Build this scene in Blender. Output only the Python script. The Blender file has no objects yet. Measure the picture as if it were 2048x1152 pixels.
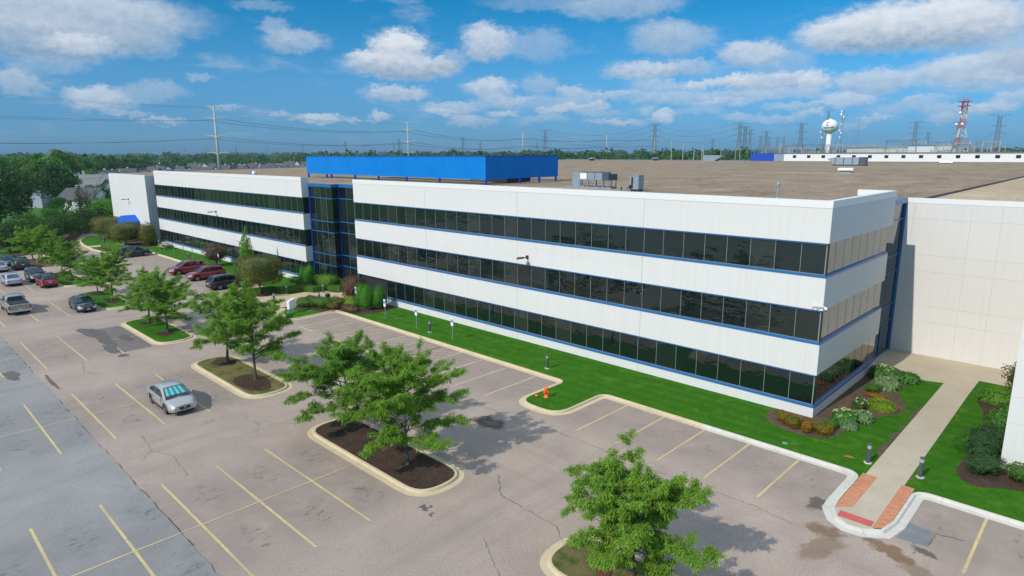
import bpy, bmesh, math, random
from mathutils import Vector, Matrix, noise as mnoise
from math import radians as R, sin, cos, pi, sqrt, atan2

SC = bpy.context.scene
COL = SC.collection

# ------------------------------------------------------------------ camera
CF, CPITCH, CROLL, CYAW = 1282.433, R(-11.925), R(-0.313), R(-44.121)
CPOS = Vector((12.152, -38.334, 15.779))
FW = Vector((sin(CYAW)*cos(CPITCH), cos(CYAW)*cos(CPITCH), sin(CPITCH)))
RT0 = Vector((cos(CYAW), -sin(CYAW), 0))
UP0 = RT0.cross(FW)
RT = cos(CROLL)*RT0 + sin(CROLL)*UP0
UP = -sin(CROLL)*RT0 + cos(CROLL)*UP0
cam_d = bpy.data.cameras.new("camera")
cam = bpy.data.objects.new("camera", cam_d)
COL.objects.link(cam)
cam_d.sensor_width = 36.0
cam_d.sensor_fit = 'HORIZONTAL'
cam_d.lens = CF*36/2048
cam_d.clip_start = 0.2
cam_d.clip_end = 20000
m = Matrix((RT, UP, -FW)).transposed().to_4x4()
m.translation = CPOS
cam.matrix_world = m
SC.camera = cam

def ray(px, py):
    return (FW + RT*((px-1024)/CF) + UP*((576-py)/CF)).normalized()
def far(px, dist):
    """ground point at a given distance in the compass direction seen at column px"""
    d = ray(px, 305); h = Vector((d.x, d.y, 0)).normalized()
    return (CPOS.x+h.x*dist, CPOS.y+h.y*dist)

# ------------------------------------------------------------------ light
SUN_DIR = Vector((-0.066, -1.0, 0.81)).normalized()      # towards the sun
SUN_EL = math.asin(SUN_DIR.z)
SUN_ROT = atan2(SUN_DIR.x, SUN_DIR.y)                     # from +Y towards +X
sl = bpy.data.lights.new("sun", 'SUN')
sl.energy = 3.75
sl.angle = R(0.5)
sl.color = (1.0, 0.935, 0.84)
so = bpy.data.objects.new("sun", sl)
COL.objects.link(so)
so.rotation_euler = (-SUN_DIR).to_track_quat('-Z', 'Y').to_euler()
so.location = (0, -60, 60)
SC.view_settings.view_transform = 'Standard'
SC.view_settings.look = 'None'
SC.view_settings.exposure = 0.0
SC.view_settings.gamma = 1.0

# ------------------------------------------------------------------ node helpers
class NT:
    def __init__(s, tree):
        s.t = tree; s.n = tree.nodes; s.l = tree.links
    def new(s, typ, **kw):
        n = s.n.new(typ)
        for k, v in kw.items():
            setattr(n, k, v)
        return n
    def put(s, sock, v):
        if hasattr(v, 'is_linked') or isinstance(v, bpy.types.NodeSocket):
            s.l.new(v, sock)
        elif v is not None:
            sock.default_value = v
    def math(s, op, a, b=None, c=None, clamp=False):
        n = s.new('ShaderNodeMath', operation=op, use_clamp=clamp)
        s.put(n.inputs[0], a)
        if b is not None: s.put(n.inputs[1], b)
        if c is not None: s.put(n.inputs[2], c)
        return n.outputs[0]
    def vmath(s, op, a, b=None, c=None):
        n = s.new('ShaderNodeVectorMath', operation=op)
        s.put(n.inputs[0], a)
        if b is not None: s.put(n.inputs[1], b)
        if c is not None: s.put(n.inputs[2], c)
        return n.outputs['Value'] if op in ('LENGTH', 'DOT_PRODUCT', 'DISTANCE') else n.outputs[0]
    def mix(s, f, a, b, blend='MIX'):
        n = s.new('ShaderNodeMix', data_type='RGBA', blend_type=blend)
        s.put(n.inputs[0], f)
        s.put(n.inputs[6], a if not isinstance(a, tuple) else (a+(1,))[:4])
        s.put(n.inputs[7], b if not isinstance(b, tuple) else (b+(1,))[:4])
        return n.outputs[2]
    def noise(s, vec, scale, detail=4, rough=0.55, dist=0.0, out='Fac'):
        n = s.new('ShaderNodeTexNoise')
        s.put(n.inputs['Vector'], vec)
        n.inputs['Scale'].default_value = scale
        n.inputs['Detail'].default_value = detail
        n.inputs['Roughness'].default_value = rough
        n.inputs['Distortion'].default_value = dist
        return n.outputs[0 if out == 'Fac' else 1]
    def ramp(s, f, lo, hi, a=0.0, b=1.0, smooth=False):
        n = s.new('ShaderNodeMapRange')
        if smooth: n.interpolation_type = 'SMOOTHSTEP'
        s.put(n.inputs['Value'], f)
        n.inputs['From Min'].default_value = lo
        n.inputs['From Max'].default_value = hi
        n.inputs['To Min'].default_value = a
        n.inputs['To Max'].default_value = b
        return n.outputs[0]
    def sep(s, v):
        n = s.new('ShaderNodeSeparateXYZ'); s.put(n.inputs[0], v); return n.outputs
    def comb(s, x, y, z):
        n = s.new('ShaderNodeCombineXYZ')
        s.put(n.inputs[0], x); s.put(n.inputs[1], y); s.put(n.inputs[2], z)
        return n.outputs[0]

# ------------------------------------------------------------------ sky
def px_azel(px, py):
    d = ray(px, py)
    return math.degrees(atan2(d.x, d.y)), math.degrees(math.asin(d.z))

CLOUDS = [  # px, py, rx, ry, opacity, brightness (as seen from the shooting position)
    (795, 92, 66, 34, 1.0, 1.0), (800, 133, 122, 27, 1.0, .55), (740, 120, 46, 20, .9, .8), (880, 130, 46, 20, .8, .6),
    (975, 84, 56, 38, .85, .8), (1075, 92, 75, 34, .4, .6), (905, 118, 40, 20, .45, .5),
    (150, 25, 215, 50, .85, .65), (60, 75, 170, 42, .75, .35), (165, 92, 70, 20, .8, .8), (285, 90, 60, 22, .5, .25),
    (30, 165, 42, 26, .6, .6), (195, 197, 66, 24, .75, .85), (310, 183, 55, 20, .4, .6), (95, 130, 60, 16, .35, .5),
    (590, 84, 68, 24, .6, .6), (555, 62, 30, 26, .4, .6), (790, 187, 72, 18, .75, .7), (405, 157, 20, 9, .35, .8),
    (640, 236, 52, 11, .75, .8), (758, 232, 26, 10, .6, 1.0), (320, 242, 40, 8, .5, .7), (710, 240, 22, 6, .5, .8),
    (980, 175, 56, 20, .8, .8), (1000, 200, 72, 14, .5, .7), (905, 215, 70, 15, .6, .7), (1080, 170, 46, 22, .45, .6),
    (945, 245, 60, 12, .55, .5), (1060, 205, 90, 16, .4, .6), (1165, 200, 52, 26, .5, .6), (1145, 215, 40, 12, .6, .85),
    (1240, 12, 130, 26, .55, .6), (1100, 5, 150, 16, .3, .5), (1345, 78, 90, 34, .6, .55), (1310, 60, 60, 22, .3, .5),
    (1700, 66, 104, 34, .95, .9), (1850, 44, 180, 44, 1.0, .9), (1940, 62, 90, 32, .8, .6), (1770, 80, 130, 22, .6, .35),
    (1500, 105, 70, 27, .8, .8), (1560, 122, 70, 22, .45, .5), (1290, 142, 86, 22, .8, .75), (1370, 135, 60, 18, .6, .6),
    (1960, 135, 115, 30, .85, .8), (2040, 105, 60, 32, .6, .5), (1980, 165, 110, 16, .45, .55),
    (1540, 162, 110, 20, .85, .75), (1625, 165, 32, 30, .7, .9), (1400, 168, 34, 13, .8, 1.0), (1460, 163, 40, 12, .7, .9),
    (1345, 195, 110, 16, .6, .65), (1510, 190, 110, 12, .6, .7), (1750, 160, 82, 24, .75, .75), (1690, 200, 56, 17, .7, .85),
    (1600, 212, 80, 8, .5, .7), (1810, 215, 60, 12, .4, .6), (1925, 218, 66, 16, .5, .65), (1880, 235, 32, 9, .45, .7),
    (1330, 232, 32, 12, .7, .95), (1290, 220, 22, 10, .5, .8), (1200, 228, 60, 8, .4, .6), (1400, 222, 50, 10, .35, .7),
    (1210, 245, 60, 7, .4, .6), (1700, 250, 30, 10, .4, .6), (1090, 238, 50, 9, .45, .6), (520, 10, 60, 12, .3, .6),
    (880, 224, 40, 8, .6, .8), (930, 234, 36, 7, .55, .8), (1010, 227, 46, 9, .6, .8), (1100, 222, 38, 9, .6, .85), (1195, 212, 30, 13, .6, .8), (1140, 180, 30, 12, .6, .8),
    (1230, 187, 62, 9, .6, .75), (1440, 206, 72, 9, .6, .8), (1250, 242, 52, 7, .5, .7), (1480, 233, 52, 7, .5, .7), (1560, 240, 60, 7, .5, .7), (1620, 228, 30, 8, .6, .8),
    (1750, 233, 42, 8, .55, .75), (1845, 196, 42, 10, .55, .8), (1990, 214, 52, 12, .6, .8), (2035, 190, 40, 13, .6, .8), (560, 229, 30, 6, .5, .8), (450, 214, 36, 7, .45, .8), (250, 226, 42, 6, .45, .7), (1320, 172, 72, 12, .55, .75),
]
def build_world():
    w = bpy.data.worlds.new("World")
    SC.world = w
    w.use_nodes = True
    T = NT(w.node_tree)
    T.n.clear()
    out = T.new('ShaderNodeOutputWorld')
    bg = T.new('ShaderNodeBackground')
    bg.inputs[1].default_value = 0.15
    T.l.new(bg.outputs[0], out.inputs[0])
    sky = T.new('ShaderNodeTexSky', sky_type='NISHITA')
    sky.sun_disc = False
    sky.sun_elevation = SUN_EL
    sky.sun_rotation = SUN_ROT
    sky.altitude = 200
    sky.air_density = 1.0
    sky.dust_density = 0.6
    sky.ozone_density = 3.0
    tc = T.new('ShaderNodeTexCoord').outputs['Generated']
    x, y, z = T.sep(T.vmath('NORMALIZE', tc))
    az = T.math('MULTIPLY', T.math('ARCTAN2', x, y), 180/pi)
    el = T.math('MULTIPLY', T.math('ARCSINE', z), 180/pi)
    p0 = T.comb(az, el, 0.0)
    ps = T.vmath('MULTIPLY', p0, (1.0, 1.7, 1.0))
    n1 = T.noise(ps, 0.34, 3, 0.55, out='Color')
    n2 = T.noise(ps, 1.5, 6, 0.62, out='Color')
    off = T.vmath('ADD', T.vmath('MULTIPLY', T.vmath('SUBTRACT', n1, (.5, .5, .5)), (2.2, .9, 0)),
                  T.vmath('MULTIPLY', T.vmath('SUBTRACT', n2, (.5, .5, .5)), (2.1, 1.35, 0)))
    p = T.vmath('ADD', p0, off)
    acc = (0.0, 0.6, 0.0)
    k = 180/pi/CF
    for (cx, cy, rx, ry, op, br) in CLOUDS:
        a0, e0 = px_azel(cx, cy)
        sx, sy = 1/(rx*k*.98), 1/(ry*k*.98)
        c0 = T.vmath('MULTIPLY_ADD', acc, (1e-7, 1e-7, 0), (-a0*sx, -e0*sy, 0))   # keeps the chain in order
        q = T.vmath('MULTIPLY_ADD', p, (sx, sy, 0), c0)
        mk = T.ramp(T.vmath('LENGTH', q), 1.12, 0.50, 0.0, op*.96, smooth=True)
        # (q.y*.42 + brightness, 1, 0)
        vec = T.vmath('MULTIPLY_ADD', q, (0, .62, 0), (1.0, br-.10, 0))
        n = T.new('ShaderNodeMix', data_type='VECTOR', factor_mode='UNIFORM')
        T.put(n.inputs[0], mk); T.put(n.inputs[4], acc); T.put(n.inputs[5], vec)
        acc = n.outputs[1]
    cov, shade, _ = T.sep(acc)
    # thin broken cloud everywhere else
    wisp = T.noise(T.vmath('MULTIPLY', p0, (1, 3.2, 1)), 0.16, 8, 0.62)
    wm = T.ramp(wisp, 0.52, 0.80, 0.0, 0.5, smooth=True)
    elm = T.ramp(el, 1.0, 6.0, 0.55, 1.0)
    cov2 = T.math('MAXIMUM', cov, T.math('MULTIPLY', wm, elm))
    fine = T.noise(ps, 4.5, 5, 0.6)
    fine2 = T.noise(ps, 1.1, 5, 0.6)
    shade2 = T.math('ADD', T.math('ADD', shade, T.math('MULTIPLY', T.math('SUBTRACT', fine, 0.5), 0.30)), T.math('MULTIPLY', T.math('SUBTRACT', fine2, 0.5), 0.7))
    lit = T.ramp(shade2, 0.0, 1.1, 0.0, 1.0)
    ccol = T.mix(lit, (1.55, 2.35, 3.35), (5.3, 5.6, 6.0))
    # tint of the clear sky, by elevation: deep azure above, dusty blue at the horizon
    tint = T.mix(T.ramp(el, 0.5, 6.0, 0, 1), SKY_LOW, (0.175, 0.475, 0.735))
    tint = T.mix(T.ramp(el, 5.5, 12.5, 0, 1), tint, SKY_HIGH)
    base = T.mix(1.0, sky.outputs[0], tint, 'MULTIPLY')
    col = T.mix(cov2, base, ccol)
    # brighter broken cloud added overhead, outside the camera view, to raise the fill light
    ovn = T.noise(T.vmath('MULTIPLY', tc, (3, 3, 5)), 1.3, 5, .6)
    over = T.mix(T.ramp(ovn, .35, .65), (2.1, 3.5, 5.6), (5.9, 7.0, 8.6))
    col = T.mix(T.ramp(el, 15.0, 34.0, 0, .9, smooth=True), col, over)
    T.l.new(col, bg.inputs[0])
    w.cycles.sampling_method = 'MANUAL'
    w.cycles.sample_map_resolution = 512
SKY_LOW = (0.125, 0.350, 0.72)
SKY_HIGH = (0.01, 0.47, 0.68)
build_world()

# ------------------------------------------------------------------ materials
def new_mat(name, rough=0.8, spec=0.3):
    mt = bpy.data.materials.new(name)
    mt.use_nodes = True
    T = NT(mt.node_tree)
    b = T.n['Principled BSDF']
    b.inputs['Roughness'].default_value = rough
    b.inputs['Specular IOR Level'].default_value = spec
    return mt, T, b
def wpos(T):
    return T.new('ShaderNodeNewGeometry').outputs['Position']
def opos(T):
    return T.new('ShaderNodeTexCoord').outputs['Object']
def bump(T, b, h, dist, strength=1.0):
    n = T.new('ShaderNodeBump')
    n.inputs['Distance'].default_value = dist
    n.inputs['Strength'].default_value = strength
    T.put(n.inputs['Height'], h)
    T.l.new(n.outputs[0], b.inputs['Normal'])

def mat_simple(name, col, rough=0.6, metal=0.0, spec=0.4, var=0.12, scale=3.0, coat=0.0):
    mt, T, b = new_mat(name, rough, spec)
    n = T.noise(opos(T), scale, 5, 0.6)
    lo = tuple(c*(1-var) for c in col); hi = tuple(min(1, c*(1+var)) for c in col)
    T.put(b.inputs['Base Color'], T.mix(n, lo, hi))
    b.inputs['Metallic'].default_value = metal
    b.inputs['Coat Weight'].default_value = coat
    b.inputs['Coat Roughness'].default_value = 0.05
    return mt

M = {}
def asphalt(name, base, warm, grid):
    mt, T, b = new_mat(name, 0.9, 0.22)
    P = wpos(T)
    x, y, z = T.sep(P)
    big = T.noise(P, 0.045, 4, 0.6)
    mid = T.noise(P, 0.35, 6, 0.62, 0.4)
    fin = T.noise(P, 14.0, 3, 0.75)
    vf = T.noise(P, 45.0, 2, 0.8)
    c = T.mix(T.ramp(big, 0.32, 0.68), base, warm)
    c = T.mix(T.ramp(mid, 0.3, 0.72), tuple(v*0.80 for v in base), c)
    c = T.mix(T.ramp(fin, 0.40, 0.70, 0, .75), c, tuple(v*1.22 for v in warm))
    c = T.mix(T.ramp(vf, 0.52, 0.72, 0, .6), c, tuple(v*0.45 for v in base))
    c = T.mix(T.ramp(T.noise(P, 5.0, 4, .8), 0.56, 0.72, 0, .45), c, tuple(v*0.6 for v in base))
    if grid:
        # parked-on strips of the bays are greyer, with oil drips
        xm = T.math('PINGPONG', T.math('ADD', x, 15.1+17.57*20), 8.785)      # 0 on the row centre line
        inrow = T.math('MULTIPLY', T.ramp(xm, 5.6, 3.6), T.ramp(y, -21.3, -22.6))
        frow = T.math('MULTIPLY', T.ramp(y, -10.9, -9.4), 1.0)
        park = T.math('MAXIMUM', inrow, frow)
        nz = T.noise(P, 0.8, 5, 0.6)
        c = T.mix(T.math('MULTIPLY', park, T.ramp(nz, 0.3, 0.65, 0.25, 0.7)), c, tuple(v*.74 for v in (base[0]*.97, base[1], base[2]*1.04)))
        ym = T.math('PINGPONG', T.math('ADD', y, 25.75+2.63*30), 1.315)
        xo = T.math('ABSOLUTE', T.math('SUBTRACT', xm, 2.6))
        d = T.vmath('LENGTH', T.comb(T.math('MULTIPLY', xo, 0.62), T.math('MULTIPLY', ym, 1.35), 0))
        st = T.noise(T.vmath('MULTIPLY', P, (2.2, 1.0, 1)), 1.7, 6, 0.7)
        oil = T.math('MULTIPLY', T.math('MULTIPLY', T.ramp(d, 1.25, 0.15), T.ramp(st, 0.52, 0.66)), T.ramp(y, -21.5, -23))
        ym2 = T.math('PINGPONG', T.math('ADD', x, -0.0+2.69*60), 1.345)
        d2 = T.vmath('LENGTH', T.comb(T.math('MULTIPLY', ym2, 1.3), T.math('MULTIPLY', T.math('ADD', y, 7.4), 0.7), 0))
        oil2 = T.math('MULTIPLY', T.ramp(d2, 1.3, 0.2), T.ramp(st, 0.56, 0.70))
        c = T.mix(T.math('MULTIPLY', T.math('MAXIMUM', oil, oil2), .7), c, (0.028, 0.026, 0.026))
    # tyre tracks along the aisles, and washed-out soil by the crossing
    if grid:
        tr = T.noise(T.vmath('MULTIPLY', P, (.55, .05, 1)), 1.3, 4, .6)
        c = T.mix(T.math('MULTIPLY', T.ramp(tr, .50, .66, 0, .35), T.ramp(xm, 4.8, 6.5)), c, tuple(v*.72 for v in base))
        tr2 = T.noise(T.vmath('MULTIPLY', P, (.05, .6, 1)), 1.3, 4, .6)
        c = T.mix(T.math('MULTIPLY', T.ramp(tr2, .50, .66, 0, .35), T.ramp(T.math('ABSOLUTE', T.math('ADD', y, 15)), 4.2, 3.0)), c, tuple(v*.75 for v in base))
        nb = T.noise(P, 1.6, 6, .7, out='Color')
        pb = T.vmath('ADD', P, T.vmath('MULTIPLY', T.vmath('SUBTRACT', nb, (.5, .5, .5)), (1.5, 1.5, 0)))
        for (bx, by, rx, ry, rot, colr, op) in [(4.6, -11.6, .75, .55, .2, (.16, .095, .045), .75), (4.9, -12.9, .55, 1.3, -.25, (.17, .11, .06), .6), (7.0, -11.3, 1.2, .40, -.35, (.17, .10, .045), .8),
                                                (8.4, -12.2, 1.7, .45, -.55, (.18, .12, .07), .6), (3.55, -9.5, .35, .75, 0, (.09, .075, .065), .85), (-13.85, -13.6, 1.25, .66, .1, (.085, .06, .048), .9),
                                                (-13.7, -13.5, .5, .25, .1, (.20, .15, .12), .7), (8.0, -10.4, .6, .3, -.3, (.08, .065, .055), .8)]:
            q = T.vmath('SUBTRACT', pb, (bx, by, 0)); cc, ss = cos(rot), sin(rot)
            qx = T.vmath('DOT_PRODUCT', q, (cc/rx, ss/rx, 0)); qy = T.vmath('DOT_PRODUCT', q, (-ss/ry, cc/ry, 0))
            c = T.mix(T.ramp(T.vmath('LENGTH', T.comb(qx, qy, 0)), 1.1, .75, 0, op), c, colr)
    # faint cracks
    vor = T.new('ShaderNodeTexVoronoi', feature='DISTANCE_TO_EDGE')
    T.put(vor.inputs['Vector'], T.vmath('ADD', P, T.vmath('MULTIPLY', T.noise(P, 0.9, 5, 0.7, out='Color'), (1.6, 1.6, 0))))
    vor.inputs['Scale'].default_value = 0.085
    crk = T.ramp(vor.outputs[0], 0.0016, 0.0006)
    cm = T.ramp(T.noise(P, 0.11, 2), 0.56, 0.66)
    c = T.mix(T.math('MULTIPLY', T.math('MULTIPLY', crk, cm), 0.38), c, (0.03, 0.028, 0.026))
    T.put(b.inputs['Base Color'], c)
    bump(T, b, fin, 0.006, 0.6)
    return mt
M['asphalt'] = asphalt('asphalt_brown', (0.332, 0.264, 0.216), (0.420, 0.335, 0.275), True)
M['asphalt_grey'] = asphalt('asphalt_grey', (0.262, 0.252, 0.232), (0.330, 0.315, 0.288), True)

def concrete(name, a, c2, scale=1.2, dirt=0.5):
    mt, T, b = new_mat(name, 0.85, 0.25)
    P = wpos(T)
    n = T.noise(P, scale, 6, 0.65)
    f = T.noise(P, 18.0, 3, 0.7)
    col = T.mix(T.ramp(n, 0.3, 0.7), a, c2)
    col = T.mix(T.ramp(f, 0.35, 0.7, 0, .35), col, tuple(v*.72 for v in a))
    if name == 'kerb_concrete': col = T.mix(T.math('MULTIPLY', T.ramp(T.sep(P)[0], -4.32, -4.28), T.ramp(T.sep(P)[1], -13, -12.9)), col, T.mix(T.ramp(n, .3, .7), (.50, .475, .41), (.60, .575, .51)))
    d = T.noise(P, 0.45, 6, 0.7, 1.0)
    col = T.mix(T.ramp(d, 0.55, 0.75, 0, dirt), col, tuple(v*.55 for v in a))
    T.put(b.inputs['Base Color'], col)
    bump(T, b, f, 0.004, 0.5)
    return mt
M['kerb'] = concrete('kerb_concrete', (0.54, 0.44, 0.28), (0.63, 0.52, 0.34), 1.5)
M['kerb_new'] = concrete('kerb_concrete_light', (0.46, 0.44, 0.38), (0.56, 0.54, 0.48), 1.5, .3)
M['walk'] = concrete('walk_concrete', (0.44, 0.375, 0.27), (0.53, 0.455, 0.34), 0.5, .25)
M['plaza'] = concrete('plaza_concrete', (0.50, 0.385, 0.245), (0.60, 0.47, 0.31), 0.5, .3)
M['patch'] = concrete('drain_concrete', (0.17, 0.18, 0.185), (0.22, 0.23, 0.235), 1.5, .3)

def paint(name, col, base):
    mt, T, b = new_mat(name, 0.8, 0.3)
    P = wpos(T)
    w = T.ramp(T.noise(P, 6.0, 6, 0.8), 0.50, 0.64, 0, .85)
    w2 = T.ramp(T.noise(P, 0.5, 3, 0.6), 0.35, 0.70, 0.06, .6)
    T.put(b.inputs['Base Color'], T.mix(T.math('MAXIMUM', w, w2), col, base))
    return mt
M['paint'] = paint('worn_yellow_paint', (0.62, 0.49, 0.21), (0.27, 0.23, 0.19))
M['paint_pale'] = paint('worn_cream_paint', (0.66, 0.56, 0.36), (0.29, 0.25, 0.21))
M['paint_faded'] = paint('faded_paint', (0.34, 0.29, 0.22), (0.25, 0.215, 0.20))

def lawn(name, a, b2, dry=0.0, dcol=(0.20, 0.15, 0.055)):
    mt, T, b = new_mat(name, 0.95, 0.12)
    P = wpos(T)
    n = T.noise(P, 0.55, 6, 0.68)
    n2 = T.noise(T.vmath('MULTIPLY', P, (1, 2.2, 1)), 6.5, 6, 0.85)
    mow = T.math('PINGPONG', T.math('ADD', T.sep(P)[1], T.math('MULTIPLY', T.noise(P, .2, 2), .8)), .55)
    n3 = T.noise(P, 32.0, 3, 0.8)
    col = T.mix(T.ramp(n, 0.28, 0.72), a, b2)
    col = T.mix(T.ramp(n2, 0.38, 0.66, 0, .8), col, tuple(v*.5 for v in a))
    col = T.mix(T.ramp(T.noise(P, 2.4, 5, .75), .5, .66, 0, .5), col, tuple(v*.55 for v in a))
    col = T.mix(T.ramp(n3, 0.45, 0.75, 0, .6), col, tuple(min(1, v*1.7) for v in b2))
    col = T.mix(T.ramp(mow, .22, .33, 0, .22), col, tuple(v*.6 for v in a))
    col = T.mix(T.ramp(T.noise(P, .9, 6, .75), .53, .70, 0, .7), col, (b2[0]*2.2, b2[1]*1.12, b2[2]*2))
    if dry > 0:
        dn = T.noise(P, 1.1, 6, 0.7)
        col = T.mix(T.ramp(dn, 0.62-dry*.4, 0.75-dry*.3, 0, .9), col, dcol)
    T.put(b.inputs['Base Color'], col)
    bump(T, b, n2, 0.06, 0.8)
    return mt
M['lawn'] = lawn('lawn_grass', (0.024, 0.120, 0.003), (0.054, 0.185, 0.008))
M['lawn_worn'] = lawn('worn_grass', (0.035, 0.090, 0.010), (0.085, 0.150, 0.022), .62, (0.200, 0.150, 0.07))
M['lawn_far'] = lawn('far_grass', (0.050, 0.125, 0.018), (0.080, 0.175, 0.030))
def mulch(name, a, b2):
    mt, T, b = new_mat(name, 0.95, 0.1)
    P = wpos(T)
    v = T.new('ShaderNodeTexVoronoi'); T.put(v.inputs['Vector'], T.vmath('MULTIPLY', P, (1, 1.6, 1))); v.inputs['Scale'].default_value = 16
    n = T.noise(P, 22.0, 4, 0.8)
    col = T.mix(T.sep(v.outputs['Color'])[0], a, b2)
    col = T.mix(T.ramp(n, 0.62, 0.74, 0, .8), col, (0.26, 0.20, 0.15))
    col = T.mix(T.ramp(T.noise(P, 1.0, 4), .35, .7, 0, .5), col, tuple(c*.6 for c in a))
    T.put(b.inputs['Base Color'], col)
    bump(T, b, n, 0.05, 1)
    return mt
M['mulch'] = mulch('bark_mulch', (0.050, 0.032, 0.024), (0.120, 0.080, 0.058))
M['mulch_tan'] = mulch('weathered_mulch', (0.090, 0.062, 0.042), (0.20, 0.145, 0.10))

def brick_mat():
    mt, T, b = new_mat('brick_pavers', 0.85, 0.2)
    br = T.new('ShaderNodeTexBrick')
    T.put(br.inputs['Vector'], T.vmath('MULTIPLY', wpos(T), (1, 1, 1)))
    br.inputs['Scale'].default_value = 1.0
    br.inputs['Brick Width'].default_value = 0.22
    br.inputs['Row Height'].default_value = 0.11
    br.inputs['Mortar Size'].default_value = 0.008
    br.inputs['Color1'].default_value = (0.50, 0.19, 0.095, 1)
    br.inputs['Color2'].default_value = (0.60, 0.27, 0.15, 1)
    br.inputs['Mortar'].default_value = (0.30, 0.17, 0.11, 1)
    T.put(b.inputs['Base Color'], br.outputs[0])
    return mt
M['brick'] = brick_mat()
M['tactile'] = mat_simple('red_tactile_paving', (0.50, 0.10, 0.085), .7, var=.2)

def panel(name, col, streak=0.08):
    mt, T, b = new_mat(name, 0.75, 0.25)
    P = wpos(T)
    n = T.noise(P, 0.22, 4, 0.6)
    s = T.noise(T.vmath('MULTIPLY', P, (2.6, 2.6, .12)), 1.4, 5, 0.65)
    f = T.noise(P, 26.0, 3, 0.7)
    c = T.mix(n, col, tuple(v*.94 for v in col))
    wn = T.new('ShaderNodeTexWhiteNoise', noise_dimensions='3D')
    T.put(wn.inputs[0], T.vmath('FLOOR', T.vmath('MULTIPLY', T.vmath('ADD', P, (.05, 0, .2)), (1/12.15, .2, 1/3.96))))
    c = T.mix(T.math('MULTIPLY', wn.outputs[0], .6), c, tuple(v*q for v, q in zip(col, (.93, .925, .90))))
    c = T.mix(T.ramp(s, 0.48, 0.75, 0, streak*4.5), c, (col[0]*.80, col[1]*.78, col[2]*.74))
    c = T.mix(T.ramp(f, 0.3, 0.7, 0, .16), c, tuple(v*.75 for v in col))
    T.put(b.inputs['Base Color'], c)
    bump(T, b, f, 0.004, 0.4)
    return mt
M['panel'] = panel('white_precast_panel', (0.70, 0.69, 0.665))
M['panel_warm'] = panel('cream_precast_panel', (0.680, 0.665, 0.640))
M['joint'] = mat_simple('sealant_joint', (0.36, 0.34, 0.32), .9)
M['coping'] = mat_simple('white_metal_coping', (0.74, 0.73, 0.70), .45, .0, .5, var=.04)
M['blue_trim'] = mat_simple('blue_window_trim', (0.018, 0.125, 0.33), .35, .0, .5, var=.15, scale=1.0)
M['blue_dark'] = mat_simple('royal_blue_trim', (0.010, 0.060, 0.40), .4, .0, .5, var=.1)
M['mullion'] = mat_simple('pale_mullion', (0.24, 0.26, 0.255), .5, .2, .4)

def glass(name, col=(0.004, 0.008, 0.008), ior=1.8, wave=0.02):
    mt, T, b = new_mat(name, 0.015, 0.5)
    P = wpos(T)
    n = T.noise(P, 0.25, 3)
    rnd = T.new('ShaderNodeNewGeometry').outputs['Random Per Island']
    T.put(b.inputs['Base Color'], T.mix(T.ramp(rnd, .72, 1.0, 0, 1), T.mix(n, col, tuple(c*1.8 for c in col)), (.022, .028, .026)))
    b.inputs['IOR'].default_value = ior
    b.inputs['Specular Tint'].default_value = (0.86, 1.0, 0.97, 1)
    wv = T.noise(T.vmath('MULTIPLY', P, (1.0, 1.0, 2.2)), 0.75, 2, 0.5)
    bump(T, b, wv, wave, 1.0)
    return mt
M['glass'] = glass('dark_tinted_glass')
M['glass_side'] = glass('dark_tinted_glass_side', wave=0.006)

def gravel(name, a, b2, c3):
    mt, T, b = new_mat(name, 0.95, 0.15)
    P = wpos(T)
    big = T.noise(T.vmath('MULTIPLY', P, (1, 1, 1)), 0.05, 5, 0.6)
    st = T.noise(T.vmath('MULTIPLY', P, (.9, .35, 1)), 0.35, 8, 0.8)
    v = T.noise(P, 5.0, 5, 0.9)
    c = T.mix(T.ramp(big, .35, .65), a, b2)
    c = T.mix(T.ramp(st, .42, .60, 0, .8), c, c3)
    c = T.mix(T.ramp(st, .46, .30, 0, .7), c, tuple(q*.55 for q in a))
    c = T.mix(T.ramp(v, .4, .62, 0, .75), c, tuple(q*.45 for q in a))
    c = T.mix(T.ramp(v, .60, .78, 0, .6), c, tuple(min(1, q*1.7) for q in b2))
    g2 = T.noise(P, 0.16, 6, .75); g3 = T.noise(P, 1.4, 6, .8)
    c = T.mix(T.ramp(g2, .40, .28, 0, .55), c, tuple(q*.55 for q in a))
    c = T.mix(T.ramp(g2, .56, .70, 0, .5), c, tuple(min(1, q*1.25) for q in c3))
    c = T.mix(T.ramp(g3, .46, .34, 0, .6), c, tuple(q*.5 for q in a))
    c = T.mix(T.ramp(g3, .56, .68, 0, .6), c, tuple(min(1, q*1.3) for q in c3))
    T.put(b.inputs['Base Color'], c)
    bump(T, b, v, 0.03, .6)
    return mt
M['roof'] = gravel('brown_roof_gravel', (0.25, 0.180, 0.116), (0.350, 0.258, 0.170), (0.44, 0.335, 0.225))
M['roof_tan'] = gravel('tan_roof_gravel', (0.50, 0.37, 0.235), (0.60, 0.46, 0.30), (0.56, 0.43, 0.28))
M['galv'] = mat_simple('galvanised_steel', (0.30, 0.36, 0.41), .45, .35, .5, var=.2)
M['steel'] = mat_simple('pale_steel', (0.42, 0.43, 0.42), .55, .2, .4, var=.2)
M['lattice'] = mat_simple('weathered_lattice_steel', (0.19, 0.21, 0.225), .7, .1, .3)
M['pole'] = mat_simple('pole_steel', (0.42, 0.41, 0.37), .6, .1, .4, var=.2)
M['wire'] = mat_simple('conductor', (0.05, 0.05, 0.055), .6, .2, .3)
M['white'] = mat_simple('white_paint', (0.80, 0.80, 0.80), .45, 0, .4, var=.05)
M['offwhite'] = mat_simple('offwhite', (0.62, 0.60, 0.56), .6, 0, .3, var=.1)
M['dark'] = mat_simple('dark_metal', (0.035, 0.035, 0.04), .5, .1, .4)
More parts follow.
